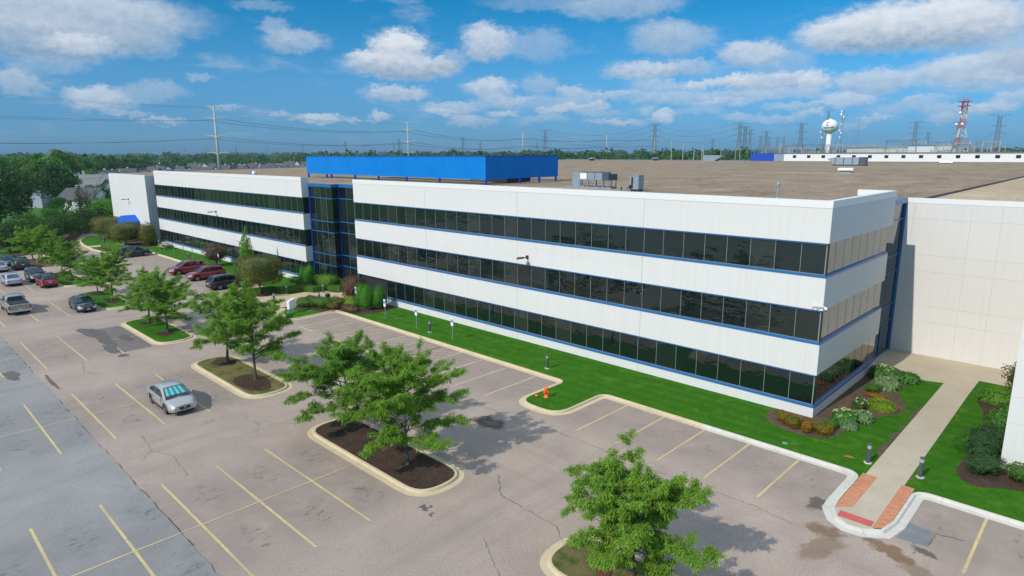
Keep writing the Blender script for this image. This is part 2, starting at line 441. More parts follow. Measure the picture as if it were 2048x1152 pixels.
M['black'] = mat_simple('black_rubber', (0.018, 0.018, 0.019), .75, 0, .3)
M['bronze'] = mat_simple('bronze_metal', (0.055, 0.042, 0.030), .5, .3, .4)
M['bollard'] = mat_simple('bollard_grey', (0.085, 0.10, 0.115), .45, .2, .4)
M['alu'] = mat_simple('bright_aluminium', (0.62, 0.63, 0.64), .3, .6, .5, var=.06)
M['orange'] = mat_simple('hydrant_orange', (0.80, 0.13, 0.015), .4, 0, .5, var=.15)
M['redpaint'] = mat_simple('tower_red', (0.55, 0.07, 0.06), .5, 0, .4)
M['rust'] = mat_simple('rusty_cast_iron', (0.125, 0.045, 0.028), .8, 0, .3, var=.4, scale=12)
M['wood'] = mat_simple('grey_timber', (0.36, 0.31, 0.25), .8, 0, .2, var=.25)
M['canopy'] = mat_simple('blue_awning_fabric', (0.008, 0.10, 0.52), .6, 0, .3)
M['sign_blue'] = mat_simple('sign_blue', (0.01, 0.11, 0.50), .4, 0, .5)
M['mono_blue'] = mat_simple('monument_blue', (0.02, 0.20, 0.55), .4, 0, .5)
M['pink'] = mat_simple('orange_flagging', (0.38, 0.14, 0.04), .9, var=.6, scale=9)
M['wet'] = mat_simple('damp_asphalt', (0.125, 0.110, 0.100), .7, 0, .25, var=.35, scale=1.2)
M['wetbrown'] = mat_simple('damp_brown_asphalt', (0.085, 0.058, 0.045), .45, 0, .4, var=.3, scale=1.2)
M['mud'] = paint('mud_stain', (0.185, 0.115, 0.055), (0.25, 0.20, 0.165))
M['tar'] = mat_simple('crack_tar', (0.095, 0.080, 0.070), .9)
M['newasphalt'] = mat_simple('newer_asphalt', (0.175, 0.155, 0.148), .9, 0, .2, var=.25, scale=1.5)

def blue_rib(name, col):
    mt, T, b = new_mat(name, .5, .12)
    x, y, z = T.sep(wpos(T))
    s = T.math('ADD', x, y)
    w = T.math('PINGPONG', s, 0.15)
    n = T.noise(wpos(T), 0.4, 3)
    c = T.mix(T.ramp(w, 0.0, 0.03), tuple(v*.7 for v in col), col)
    c = T.mix(T.ramp(T.noise(T.vmath('MULTIPLY', wpos(T), (1.5, 1.5, .25)), 1.2, 5, .7), .45, .7, 0, .4), c, tuple(v*.72 for v in col))
    T.put(b.inputs['Base Color'], T.mix(T.ramp(n, .3, .7, 0, .35), c, (col[0]+.02, col[1]*1.2, col[2]*1.12)))
    bump(T, b, T.ramp(w, 0.03, 0.06), 0.03)
    return mt
M['screen'] = blue_rib('blue_corrugated_panel', (0.0015, 0.200, 0.62))

def leafmat(name, a, b2, trans=0.35, dryc=None, dry=0.0, rough=.55):
    mt = bpy.data.materials.new(name); mt.use_nodes = True
    T = NT(mt.node_tree); T.n.clear()
    out = T.new('ShaderNodeOutputMaterial')
    g = T.new('ShaderNodeNewGeometry')
    rnd = g.outputs['Random Per Island']
    oi = T.new('ShaderNodeObjectInfo').outputs['Random']
    P = opos(T)
    n = T.noise(P, 1.2, 3, .6)
    f = T.math('ADD', T.math('MULTIPLY', rnd, .6), T.math('MULTIPLY', T.ramp(n, .3, .7), .4))
    c = T.mix(f, a, b2)
    if dryc:
        c = T.mix(T.ramp(T.math('ADD', T.math('MULTIPLY', rnd, .5), T.math('MULTIPLY', T.noise(P, 1.3, 3), .9)), 1.0-dry, 1.12-dry), c, dryc)
    c = T.mix(1.0, c, T.mix(oi, (.86, .90, .86), (1.14, 1.08, 1.1)), 'MULTIPLY')
    d = T.new('ShaderNodeBsdfPrincipled'); T.put(d.inputs['Base Color'], c)
    d.inputs['Roughness'].default_value = rough; d.inputs['Specular IOR Level'].default_value = .25
    tr = T.new('ShaderNodeBsdfTranslucent')
    T.put(tr.inputs[0], T.mix(1.0, c, (1.5, 1.6, .7), 'MULTIPLY'))
    ms = T.new('ShaderNodeMixShader'); ms.inputs[0].default_value = trans
    T.l.new(d.outputs[0], ms.inputs[1]); T.l.new(tr.outputs[0], ms.inputs[2])
    T.l.new(ms.outputs[0], out.inputs[0])
    return mt
M['locust'] = leafmat('locust_leaves', (0.080, 0.195, 0.015), (0.260, 0.430, 0.055), .42)
M['leaf_dark'] = leafmat('dark_leaves', (0.022, 0.070, 0.014), (0.065, 0.135, 0.026), .3)
M['leaf_mid'] = leafmat('mid_leaves', (0.045, 0.125, 0.016), (0.100, 0.210, 0.030), .3)
M['leaf_bright'] = leafmat('bright_leaves', (0.075, 0.210, 0.018), (0.155, 0.330, 0.036), .35)
M['leaf_spruce'] = leafmat('needle_leaves', (0.018, 0.060, 0.018), (0.045, 0.100, 0.022), .15)
M['leaf_topiary'] = leafmat('topiary_leaves', (0.060, 0.105, 0.016), (0.135, 0.175, 0.030), .25, (0.22, 0.13, 0.045), .30)
M['leaf_burg'] = leafmat('burgundy_leaves', (0.085, 0.050, 0.036), (0.175, 0.095, 0.060), .25, (0.16, 0.15, 0.05), .25)
M['leaf_orange'] = leafmat('spirea_leaves', (0.080, 0.120, 0.012), (0.170, 0.180, 0.020), .25, (0.34, 0.15, 0.016), .30)
M['leaf_rust'] = leafmat('rusty_spirea_leaves', (0.22, 0.13, 0.016), (0.36, 0.17, 0.018), .25)
M['leaf_arb'] = leafmat('arborvitae_leaves', (0.035, 0.160, 0.010), (0.085, 0.270, 0.018), .3)
M['leaf_hedge'] = leafmat('hedge_leaves', (0.060, 0.160, 0.016), (0.140, 0.270, 0.036), .25)
M['leaf_lime'] = leafmat('lime_leaves', (0.14, 0.25, 0.02), (0.26, 0.36, 0.03), .35)
M['leaf_hosta'] = leafmat('hosta_leaves', (0.10, 0.19, 0.07), (0.22, 0.33, 0.14), .3)
M['leaf_hyd'] = leafmat('hydrangea_leaves', (0.05, 0.17, 0.025), (0.11, 0.25, 0.05), .3)
M['flower'] = leafmat('cream_flowers', (0.45, 0.52, 0.20), (0.68, 0.70, 0.42), .3)
M['flower_white'] = leafmat('white_flowers', (0.60, 0.58, 0.62), (0.78, 0.76, 0.80), .3)
M['leaf_bare'] = leafmat('bare_twigs', (0.09, 0.085, 0.07), (0.16, 0.145, 0.12), .0)
def barkmat(name, a, b2):
    mt, T, b = new_mat(name, .9, .2)
    P = opos(T)
    n = T.noise(T.vmath('MULTIPLY', P, (6, 6, 1.5)), 3.0, 5, .7)
    T.put(b.inputs['Base Color'], T.mix(T.ramp(n, .3, .7), a, b2))
    bump(T, b, n, .02)
    return mt
M['bark'] = barkmat('grey_bark', (0.050, 0.042, 0.034), (0.150, 0.130, 0.105))
M['bark_light'] = barkmat('light_bark', (0.13, 0.115, 0.095), (0.30, 0.27, 0.23))
# ------------------------------------------------------------------ mesh helpers
class MB:
    def __init__(s):
        s.v = []; s.f = []; s.m = []; s.cur = 0; s.smooth = []
        s.sm = False
    def face(s, pts):
        i = len(s.v); s.v.extend([tuple(p) for p in pts])
        s.f.append(tuple(range(i, i+len(pts)))); s.m.append(s.cur); s.smooth.append(s.sm)
    def raw(s, vs, fs):
        i = len(s.v); s.v.extend([tuple(p) for p in vs])
        for f in fs:
            s.f.append(tuple(i+k for k in f)); s.m.append(s.cur); s.smooth.append(s.sm)
    def box(s, x0, x1, y0, y1, z0, z1):
        vs = [(x0,y0,z0),(x1,y0,z0),(x1,y1,z0),(x0,y1,z0),(x0,y0,z1),(x1,y0,z1),(x1,y1,z1),(x0,y1,z1)]
        s.raw(vs, [(0,3,2,1),(4,5,6,7),(0,1,5,4),(1,2,6,5),(2,3,7,6),(3,0,4,7)])
        return s
    def tube(s, p, q, r0, r1=None, n=8, cap=True):
        if r1 is None: r1 = r0
        p = Vector(p); q = Vector(q); d = q-p
        if d.length < 1e-6: return s
        d.normalize()
        a = d.orthogonal().normalized(); b = d.cross(a)
        vs = []
        for c, r in ((p, r0), (q, r1)):
            for k in range(n):
                t = 2*pi*k/n
                vs.append(c + a*(r*cos(t)) + b*(r*sin(t)))
        fs = [(k, (k+1) % n, n+(k+1) % n, n+k) for k in range(n)]
        if cap: fs += [tuple(range(n-1, -1, -1)), tuple(range(n, 2*n))]
        s.raw(vs, fs)
        return s
    def path(s, pts, r, n=6):
        """a bent tube through pts; r is one radius or one per point"""
        pts = [Vector(p) for p in pts]
        if not isinstance(r, (list, tuple)): r = [r]*len(pts)
        vs = []; prev = None
        for i, p in enumerate(pts):
            d = (pts[min(i+1, len(pts)-1)] - pts[max(i-1, 0)])
            if d.length < 1e-6: d = Vector((0, 0, 1))
            d.normalize()
            a = d.orthogonal().normalized() if prev is None else (prev - d*prev.dot(d))
            if a.length < 1e-4: a = d.orthogonal()
            a.normalize(); prev = a
            b = d.cross(a)
            for k in range(n):
                t = 2*pi*k/n
                vs.append(p + a*(r[i]*cos(t)) + b*(r[i]*sin(t)))
        fs = []
        for i in range(len(pts)-1):
            for k in range(n):
                fs.append((i*n+k, i*n+(k+1) % n, (i+1)*n+(k+1) % n, (i+1)*n+k))
        s.raw(vs, fs)
        return s
    def lathe(s, c, prof, n=20, cap=True):
        cx, cy = c[0], c[1]; cz = c[2] if len(c) > 2 else 0
        vs = []
        for (r, z) in prof:
            for k in range(n):
                t = 2*pi*k/n
                vs.append((cx+r*cos(t), cy+r*sin(t), cz+z))
        fs = []
        for i in range(len(prof)-1):
            for k in range(n):
                fs.append((i*n+k, i*n+(k+1) % n, (i+1)*n+(k+1) % n, (i+1)*n+k))
        if cap:
            fs.append(tuple(range(n-1, -1, -1)))
            b = (len(prof)-1)*n
            fs.append(tuple(range(b, b+n)))
        s.raw(vs, fs)
        return s
    def prism(s, poly, z0, z1):
        n = len(poly)
        vs = [(p[0], p[1], z0) for p in poly] + [(p[0], p[1], z1) for p in poly]
        s.raw(vs, [tuple(range(n-1, -1, -1)), tuple(range(n, 2*n))] + [(k, (k+1) % n, n+(k+1) % n, n+k) for k in range(n)])
        return s
    def sheet(s, poly, z):
        s.face([(p[0], p[1], z) for p in poly])
        return s
    def build(s, name, mats, parent=None, **tags):
        me = bpy.data.meshes.new(name)
        me.from_pydata(s.v, [], s.f)
        if not isinstance(mats, (list, tuple)): mats = [mats]
        for x in mats: me.materials.append(x)
        me.polygons.foreach_set('material_index', s.m)
        me.polygons.foreach_set('use_smooth', s.smooth)
        me.update()
        o = bpy.data.objects.new(name, me)
        COL.objects.link(o)
        if parent is not None: o.parent = parent
        for k, v in tags.items(): o[k] = v
        return o

def chk(l):
    if not 4 <= len(l.split()) <= 16: print('LABEL', len(l.split()), l)
def thing(name, label, cat, loc=(0, 0, 0), rz=0, group=None):
    chk(label)
    o = bpy.data.objects.new(name, None); COL.objects.link(o)
    o.empty_display_size = 0.2
    o.location = loc; o.rotation_euler = (0, 0, rz)
    o['label'] = label; o['category'] = cat
    if group: o['group'] = group
    return o
def tagged(o, label, cat, group=None):
    chk(label)
    o['label'] = label; o['category'] = cat
    if group: o['group'] = group
    return o
KIDS = {}
def dup(root, loc, rz=0.0, label=None, scale=None, cat=None):
    ch_map = KIDS.get(root.name)
    if ch_map is None:
        ch_map = [(c, list(c.children)) for c in root.children]
        KIDS[root.name] = ch_map
    r = root.copy(); COL.objects.link(r)
    r.location = loc; r.rotation_euler = (0, 0, rz)
    if scale is not None: r.scale = scale if isinstance(scale, tuple) else (scale,)*3
    if label: r['label'] = label; chk(label)
    if cat: r['category'] = cat
    for c, gs in ch_map:
        d = c.copy(); COL.objects.link(d); d.parent = r
        for g in gs:
            e = g.copy(); COL.objects.link(e); e.parent = d
    return r
ORD = ['first', 'second', 'third', 'fourth', 'fifth', 'sixth', 'seventh', 'eighth', 'ninth', 'tenth', 'eleventh', 'twelfth',
       'thirteenth', 'fourteenth', 'fifteenth', 'sixteenth', 'seventeenth', 'eighteenth', 'nineteenth', 'twentieth']
def ordn(i):
    if i < 20: return ORD[i]
    t = ['twenty', 'thirty', 'forty', 'fifty', 'sixty', 'seventy'][(i+1)//10-2]
    return t+'-'+ORD[(i+1) % 10-1] if (i+1) % 10 else {'twenty': 'twentieth', 'thirty': 'thirtieth', 'forty': 'fortieth', 'fifty': 'fiftieth', 'sixty': 'sixtieth'}[t]

def rounded(poly, rad, n=6):
    """round the corners of a closed or open polyline; rad: one value or one per point"""
    out = []; L = len(poly)
    for i, p in enumerate(poly):
        r = rad[i] if isinstance(rad, (list, tuple)) else rad
        p = Vector(p)
        a = Vector(poly[(i-1) % L]); b = Vector(poly[(i+1) % L])
        if r <= 0:
            out.append(p); continue
        da = (a-p); db = (b-p)
        ra = min(r, da.length*.49, db.length*.49)
        s0 = p+da.normalized()*ra; s1 = p+db.normalized()*ra
        for k in range(n+1):
            t = k/n
            out.append(s0*(1-t)**2 + p*2*t*(1-t) + s1*t*t)
    return out
def offset(poly, d, closed=True):
    """offset to the left of the travel direction"""
    L = len(poly); out = []
    for i in range(L):
        p = Vector(poly[i]).to_2d() if len(poly[i]) > 2 else Vector(poly[i])
        if closed or 0 < i < L-1:
            a = Vector(poly[(i-1) % L]); b = Vector(poly[(i+1) % L])
        elif i == 0: a = p; b = Vector(poly[1])
        else: a = Vector(poly[i-1]); b = p
        d1 = (p-a); d2 = (b-p)
        if d1.length < 1e-6: d1 = d2
        if d2.length < 1e-6: d2 = d1
        d1 = d1.normalized(); d2 = d2.normalized()
        n1 = Vector((-d1.y, d1.x)); n2 = Vector((-d2.y, d2.x))
        n = (n1+n2)
        if n.length < 1e-4: n = n1
        n.normalize()
        k = d/max(0.35, n.dot(n1))
        out.append(p+n*k)
    return out
def kerb(name, line, closed, mat, gutter=0.30, top=0.17, h=0.13):
    """gutter apron, kerb face and kerb top; the raised side is to the left of travel"""
    prof = [(0.0, -0.01), (0.0, 0.006), (gutter, 0.010), (gutter+.04, h-.015), (gutter+.065, h), (gutter+top, h+.002), (gutter+top, h-.12)]
    rings = [offset(line, d, closed) for d, z in prof]
    mb = MB(); n = len(line)
    vs = []
    for (d, z), rg in zip(prof, rings):
        vs += [(p.x, p.y, z) for p in rg]
    fs = []
    for j in range(len(prof)-1):
        for i in range(n if closed else n-1):
            i2 = (i+1) % n
            fs.append((j*n+i, j*n+i2, (j+1)*n+i2, (j+1)*n+i))
    mb.raw(vs, fs)
    # expansion joints every few metres, lying in the surface
    mb.cur = 1
    acc = 1.2
    for i in range(n if closed else n-1):
        a = Vector(line[i]); b = Vector(line[(i+1) % n]); L = (b-a).length
        if L < 1e-6: continue
        d = (b-a)/L; nn = Vector((-d.y, d.x))
        t = 3.05-acc
        while t < L:
            p = a+d*t
            for j in range(1, 5):
                (o0, z0), (o1, z1) = prof[j], prof[j+1]
                q0 = p+nn*o0; q1 = p+nn*o1; w = d*.011
                mb.face([(q0.x-w.x, q0.y-w.y, z0+.003), (q0.x+w.x, q0.y+w.y, z0+.003), (q1.x+w.x, q1.y+w.y, z1+.003), (q1.x-w.x, q1.y-w.y, z1+.003)])
            t += 3.05
        acc = (acc+L) % 3.05
    mb.build(name, [mat, M['joint']], kind='structure')
    return offset(line, gutter+top-.02, closed)

# ------------------------------------------------------------------ ground
def ground():
    # base terrain to the horizon
    mb = MB(); mb.sheet([(-6000, -3000), (3000, -3000), (3000, 6000), (-6000, 6000)], -0.25)
    mb.build('ground', M['lawn_far'], kind='structure')
    fk = [(-108, -60), (-112, -34), (-116.3, -22.8), (-118.2, -19.6), (-123.7, -15.3), (-129.8, -12.2), (-138, -9.6), (-145.8, -7.2), (-149.5, -2.5), (-153, 6), (-156, 60), (-158, 200)]
    poly = [(60, -120), (60, -.05), (-142, -.05), (-142, 200)] + fk[::-1] + [(-106, -120)]
    mb = MB(); mb.sheet(poly, 0.0)
    mb.build('parking_pavement', M['asphalt'], kind='structure')
    mb = MB()
    rng = random.Random(4)
    edge = []
    x = -108.0
    while x < 60:
        edge.append((x, -30.55+rng.uniform(-.05, .05))); x += 0.6
    mb.sheet([(-108, -120), (60, -120)]+edge[::-1], 0.004)
    mb.build('lane_pavement', M['asphalt_grey'], kind='structure')
    # sealed seam between the two surfaces
    mb = MB()
    for i in range(len(edge)-1):
        w = rng.uniform(.01, .05) if rng.random() < .45 else .004
        mb.face([(edge[i][0], edge[i][1]-w*.3, .0075), (edge[i+1][0], edge[i+1][1]-w*.3, .0075), (edge[i+1][0], edge[i+1][1]+w, .0075), (edge[i][0], edge[i][1]+w, .0075)])
    mb.build('pavement_seam_line', M['tar'], kind='structure')
    # kerb of the road on the far left, lawn beyond it
    ins = kerb('road_kerb', fk[::-1], False, M['kerb'])
    ip = [(p.x, p.y) for p in ins]
    mb = MB(); mb.sheet(ip+[(-118, -120), (-700, -300), (-700, 600), (-158, 600)], 0.09)
    mb.build('verge_lawn', M['lawn_far'], kind='structure')
    mb = MB(); b = offset(fk[1:11][::-1], .46, False); ii = offset(fk[1:11][::-1], 2.6, False)
    mb.sheet([(p.x, p.y) for p in b]+[(p.x, p.y) for p in ii][::-1], 0.10)
    mb.build('verge_ground', M['mulch'], kind='structure')

def stripe(mb, x0, y0, x1, y1, w=0.11, z=0.0085):
    a = Vector((x0, y0)); b = Vector((x1, y1)); d = (b-a).normalized(); n = Vector((-d.y, d.x))*w/2
    mb.face([(a.x-n.x, a.y-n.y, z), (b.x-n.x, b.y-n.y, z), (b.x+n.x, b.y+n.y, z), (a.x+n.x, a.y+n.y, z)])

def markings():
    mb = MB()
    for r in range(-1, 6):
        xc = -15.12-17.57*r
        if xc < -105: continue
        y = -24.45
        x0, x1 = xc-5.08, xc+5.10
        for k in range(14):
            yy = y-2.62*k
            if xc < -80 and yy < -40: continue
            stripe(mb, x0, yy, x1, yy, .115)
        stripe(mb, xc, -22.1, xc, -60, .085, .0125)
    mb2 = MB()
    for k in range(-4, 10):
        x = -9.32+2.672*k
        if -11 < x < 3.4 or x > 8.5: stripe(mb, x, -5.75, x, -10.88, .115)
    for x in (-17.18, -20.05, -22.75, -25.5-2.2):
        stripe(mb2, x, -5.75, x, -10.85, .10)
    # short ticks in front of the bays
    mb3 = MB()
    for x0, x1 in ((-21.3, -20.7), (-19.0, -18.2), (-16.35, -15.5)):
        stripe(mb3, x0, -11.35, x1, -11.35, .1)
    # hatched access aisles
    for (xa, xb) in ((-42.35, -39.85), (-37.35, -35.0), (-32.55, -30.2), (-27.7, -25.3)):
        stripe(mb2, xa, -5.6, xa, -10.65, .10); stripe(mb2, xb, -5.6, xb, -10.65, .10); stripe(mb, xa, -10.65, xb, -10.65, .14)
        for k in range(6):
            ya = -6.3-k*.88
            t1 = min(1.0, (ya+1.2+5.6 < 0) and 1 or 1)
            stripe(mb2, xa+.05, ya-.9, xb-.05, ya+.75 if ya+.75 < -5.7 else -5.7, .085, .0125)
    stripe(mb3, -44.4, -10.4, -43.2, -10.4, .1); stripe(mb3, -39.0, -10.9, -38.2, -10.9, .1)
    # bays of the row by the far kerb
    for k in range(14):
        x = -64.9-2.67*k
        stripe(mb2, x, -5.3, x, -9.9, .09)
    mb.build('yellow_road_markings', M['paint'], kind='structure')
    mb2.build('pale_road_markings', M['paint_pale'], kind='structure')
    mb3.build('faded_road_markings', M['paint_faded'], kind='structure')

def blob(cx, cy, rx, ry, seed, rot=0, n=36, rough=.28):
    rng = random.Random(seed); ph = [rng.uniform(0, 6.28) for _ in range(6)]
    out = []
    for k in range(n):
        t = 2*pi*k/n
        r = 1+rough*(sin(2*t+ph[0])*.5+sin(3*t+ph[1])*.5+sin(5*t+ph[2])*.3+sin(9*t+ph[3])*.15+sin(14*t+ph[4])*.08)
        x = rx*r*cos(t); y = ry*r*sin(t)
        out.append((cx+x*cos(rot)-y*sin(rot), cy+x*sin(rot)+y*cos(rot)))
    return out
def marks_on_ground():
    mb = MB()
    mb.sheet([(-55.2, -24.9), (-45.6, -24.9), (-45.6, -22.2), (-54.2, -21.95), (-55.2, -22.3)], .0045)
    mb.build('patch_pavement', M['newasphalt'], kind='structure')
    mb = MB()
    for i, (x, y, a, b, r) in enumerate([(-54.3, -24.6, 1.9, .9, .1), (-50.6, -24.4, 2.6, .55, -.05), (-47.2, -24.9, 1.6, .38, .1), (-44.6, -24.7, .5, .32, 0), (-50.2, -23.0, 1.2, .42, .1),
                                         (-41.5, -30.1, 1.8, .14, .0), (-45.2, -31.8, 1.3, .45, .1)]):
        mb.sheet(blob(x, y, a, b, i+3, r), .0165+.0006*i)
    for i, (x, y, a, b) in enumerate([(-10.2, -21.9+0.0, .0, .0)]): pass
    for i in range(7):
        rg = random.Random(i+70)
        mb.sheet(blob(-8.9+rg.uniform(-.5, .5), -22.2+rg.uniform(-.35, .35), rg.uniform(.06, .2), rg.uniform(.05, .14), i+40, rg.uniform(0, 3)), .014+.0005*i)
    mb.build('damp_pavement', M['wet'], kind='structure')
    # long cracks
    mb = MB()
    def crack(pts, seed, w=.018):
        rg = random.Random(seed)
        P = []
        for (a, b) in zip(pts[:-1], pts[1:]):
            a = Vector(a); b = Vector(b); n = max(2, int((b-a).length/.18)); d = (b-a).normalized(); q = Vector((-d.y, d.x))
            for k in range(n): P.append(a+(b-a)*k/n+q*rg.uniform(-.05, .05))
        for p, q in zip(P[:-1], P[1:]):
            ww = w*rg.uniform(.35, 1.4)
            stripe(mb, p.x, p.y, q.x, q.y, ww, .0195)
    crack([(-8.9, -17.7), (-7.4, -19.0), (-3.8, -19.15), (-2.9, -19.9)], 1, .022)
    crack([(-10.4, -11.8), (-3, -11.95), (1.5, -11.7), (3.6, -12.0)], 3, .018)
    crack([(-22, -12.3), (-14, -12.1), (-10.4, -11.8)], 4, .014)
    crack([(-27.0, -28.6), (-24.5, -28.8), (-23, -28.2), (-20, -28.5)], 5, .014)
    crack([(-24.5, -28.8), (-23.5, -29.6)], 6, .012)
    crack([(-5.5, -21.9), (-1, -24.5), (2, -25.6)], 7, .014)
    crack([(-45, -27.4), (-42.5, -27.9), (-40.8, -27.4)], 8, .02)
    crack([(8.0, -9.7), (8.05, -8.6), (9.2, -8.3)], 9, .03)
    mb.build('cracked_pavement_lines', M['tar'], kind='structure')

def islands():
    # (x0, x1, y0, y1, radius, surface)
    isl = [(-3.1, 8.0, -22.0, -18.45, 1.7, 'lawn_worn'), (-21.05, -9.6, -22.1, -18.5, 1.75, 'mulch'), (-38.75, -27.4, -22.1, -18.5, 1.7, 'lawn_worn'),
           (-56.4, -45.1, -22.1, -18.4, 1.7, 'lawn'), (-74.6, -62.9, -21.9, -18.2, 1.7, 'lawn'), (-92.4, -79.9, -21.8, -18.1, 1.7, 'lawn'), (-109.6, -98.0, -21.6, -18.0, 1.7, 'mulch_tan')]
    for i, (x0, x1, y0, y1, r, surf) in enumerate(isl):
        line = rounded([(x0, y0), (x1, y0), (x1, y1), (x0, y1)], r, 7)
        ins = kerb('island_kerb', line, True, M['kerb'])
        mb = MB(); mb.sheet([(p.x, p.y) for p in ins], 0.115)
        mb.build('island_ground' if 'mulch' in surf else 'island_lawn', M[surf], kind='structure')
    mb = MB()
    for (x, y, rx, ry) in ((-36.7, -19.9, 1.1, .8), (-30.6, -20.4, 2.1, 1.05), (-53.9, -20.1, .85, .7), (-48.7, -20.2, 1.0, .7), (-72.8, -19.7, 1.6, .8), (-66.8, -19.7, 1.3, .7), (-85.2, -19.5, 1.4, .7), (-91, -19.4, 1.4, .9)):
        poly = blob(x, y, rx, ry, int(-x), 0, rough=.08)
        mb.sheet(poly, .121); mb.sheet(blob(x, y, rx*.5, ry*.5, 3, rough=.08), .15)
    mb.build('tree_ring_ground', M['mulch'], kind='structure')

def lot_edge():
    A = [(60, -5.72), (7.0, -5.72), (7.0, -9.0), (6.75, -10.3), (5.9, -10.95), (5.1, -11.05), (4.35, -10.6), (3.85, -9.7), (3.78, -8.8), (3.78, -5.75),
         (-11.1, -5.72), (-11.1, -10.45), (-15.2, -10.45), (-15.2, -5.62), (-44.85, -5.45), (-44.6, -10.9), (-62.3, -11.1), (-62.4, -5.2), (-105.3, -4.9),
         (-105.6, -10.1), (-114, -10.7), (-122.4, -10.3), (-129.4, -9.2), (-134.6, -7.2), (-137.2, -3.6), (-137.6, 3), (-137.6, 40)]
    rad = [0, .25, 0, 0, 0, 0, 0, 0, 0, .3, .25, 1.75, 1.75, .25, .3, 1.8, 1.8, .3, .3, 2.4, 0, 1.5, 1.5, 2, 1.5, 0, 0]
    # smooth the round nose of the crossing
    line = []
    L = rounded(A, rad, 7)
    # travel from right to left along the front: the lawn is to the right, so reverse
    line = [Vector((p.x, p.y)) for p in L][::-1]
    ins = kerb('lot_kerb', line, False, M['kerb'])
    poly = [(p.x, p.y) for p in ins] + [(60, 0.4), (9.0, 0.4), (9.0, 19), (-1.1, 19), (-1.1, .4), (-137, .4)]
    poly = [(p.x, p.y) for p in ins][1:] + [(60, 30), (-137.1, 30)]
    mb = MB(); mb.sheet(poly, 0.11)
    mb.build('lawn', M['lawn'], kind='structure')
    # entry plaza in front of the glass tower, with its zigzag planting edge
    mb = MB()
    mb.sheet([(-62.0, -10.75), (-45.6, -10.75), (-46.4, -9.9), (-48.3, -9.3), (-49.9, -8.0), (-49.9, -6.9), (-50.9, -6.2), (-50.9, -5.2), (-49.2, -4.3), (-48.4, -3.4), (-48.4, -2.0), (-45.5, -1.4), (-43.5, -.6), (-43.5, 1.3),
              (-52.0, 1.7), (-52.4, -.6), (-54.2, -1.0), (-54.3, -2.4), (-55.6, -2.9), (-55.7, -4.6), (-57.0, -5.4), (-57.6, -7.4), (-57.0, -8.6), (-58.6, -9.3), (-61.9, -9.4)], .115)
    mb.build('entry_plaza_pavement', M['plaza'], kind='structure')
    mb = MB()
    mb.sheet([(-50.3, -8.4), (-50.2, -6.6), (-51.1, -5.9), (-51, -5.1), (-49.1, -4.1), (-48.2, -3.2), (-48.1, -1.9), (-43.4, -.7), (-43.4, -.05), (-41.5, -.05), (-41.0, -2.2), (-41.4, -4.3), (-43.2, -5.1), (-44.9, -5.2), (-45.5, -6.4), (-47.6, -7.0), (-48.9, -8.3)], .119)
    mb.sheet([(-52.1, 1.2), (-52.45, -.55), (-54.25, -.95), (-54.35, -2.35), (-55.65, -2.85), (-55.8, -4.6), (-57.05, -5.4), (-57.7, -7.3), (-58.5, -6.9), (-59.2, -4.8), (-60.0, -2.6), (-60.1, -.05), (-59.9, .8)], .119)
    mb.sheet(blob(-58.3, -6.9, 1.6, 1.3, 4, rough=.05), .123)
    mb.sheet(blob(-81.6, -2.6, 1.2, 1.0, 5, rough=.05), .123)
    # beds by the far entrance
    mb.sheet([(-105.9, -5.6), (-105.9, -9.2), (-113.5, -9.7), (-116.9, -8.8), (-116.0, -7.0), (-109, -6.0)], .119)
    mb.sheet([(-128.6, -6.2), (-127.6, -3.6), (-119.2, -3.6), (-119.6, -.2), (-130, -.2), (-131.5, -4)], .119)
    mb.sheet([(-110.4, -.05), (-110.4, -3.6), (-117.6, -4.5), (-118.0, -1.1), (-116.3, -.05)], .119)
    mb.build('planting_bed_ground', M['mulch'], kind='structure')
    mb = MB()
    mb.sheet([(-116.9, -10.2), (-118.9, -10.2), (-119.3, -.6), (-116.9, -.1), (-116.2, -5), (-105.9, -5.7), (-105.9, -5.0), (-109, -4.8), (-116.0, -4.9), (-116.3, -8)], .1225)
    mb.build('side_path', M['plaza'], kind='structure')
    # right side: corner bed, walk, crossing, bed by the white wing
    mb = MB()
    bed = [(-2.15, -.0), (-2.3, -.9), (-2.1, -1.8), (-1.6, -2.35), (-.8, -2.75), (.2, -2.9), (1.0, -2.75), (1.75, -2.2), (2.0, -1.2), (2.2, 0.1), (2.5, 1.6), (2.9, 2.9), (3.5, 3.9), (3.75, 4.9), (3.5, 6.2), (2.9, 7.3), (2.45, 8.6), (2.4, 9.6), (2.9, 10.6), (3.05, 11.5), (2.4, 12.3), (1.0, 13.6), (.4, 13.5), (-.0, 12.9)]
    mb.sheet(bed+[(-.02, -.0)], .121)
    mb.build('corner_bed_ground', M['mulch_tan'], kind='structure')
    mb = MB()
    bed = [(9.06, -.0), (20, -.0), (20, -2.2), (10.2, -2.0), (9.3, -2.5), (8.6, -3.0), (7.9, -2.7), (7.5, -1.6), (7.6, .5), (7.7, 3), (7.5, 6), (7.2, 8.2), (6.7, 9.6), (6.35, 11.4), (6.9, 12.4), (9.0, 12.9), (9.06, .0)]
    mb.sheet(bed, .121)
    mb.build('wing_bed_ground', M['mulch'], kind='structure')
    mb = MB()
    W = [(4.38, 12.25), (4.40, -8.9), (4.22, -9.2), (4.28, -9.7), (4.62, -10.25), (5.15, -10.56), (5.75, -10.50), (6.1, -10.25), (6.02, 11.2), (6.05, 14.4)]
    mb.sheet([(-.62, 18.38), (-.62, 12.9), (.1, 12.95), (1.05, 13.65), (2.45, 12.35), (3.3, 11.9)]+W+[(9.04, 14.4), (9.04, 18.38)], .126)
    mb.cur = 1
    for y in (-6.5, -3.4, -.3, 2.8, 5.9, 9.0):
        stripe(mb, 4.4, y, 6.03, y, .022, .1295)
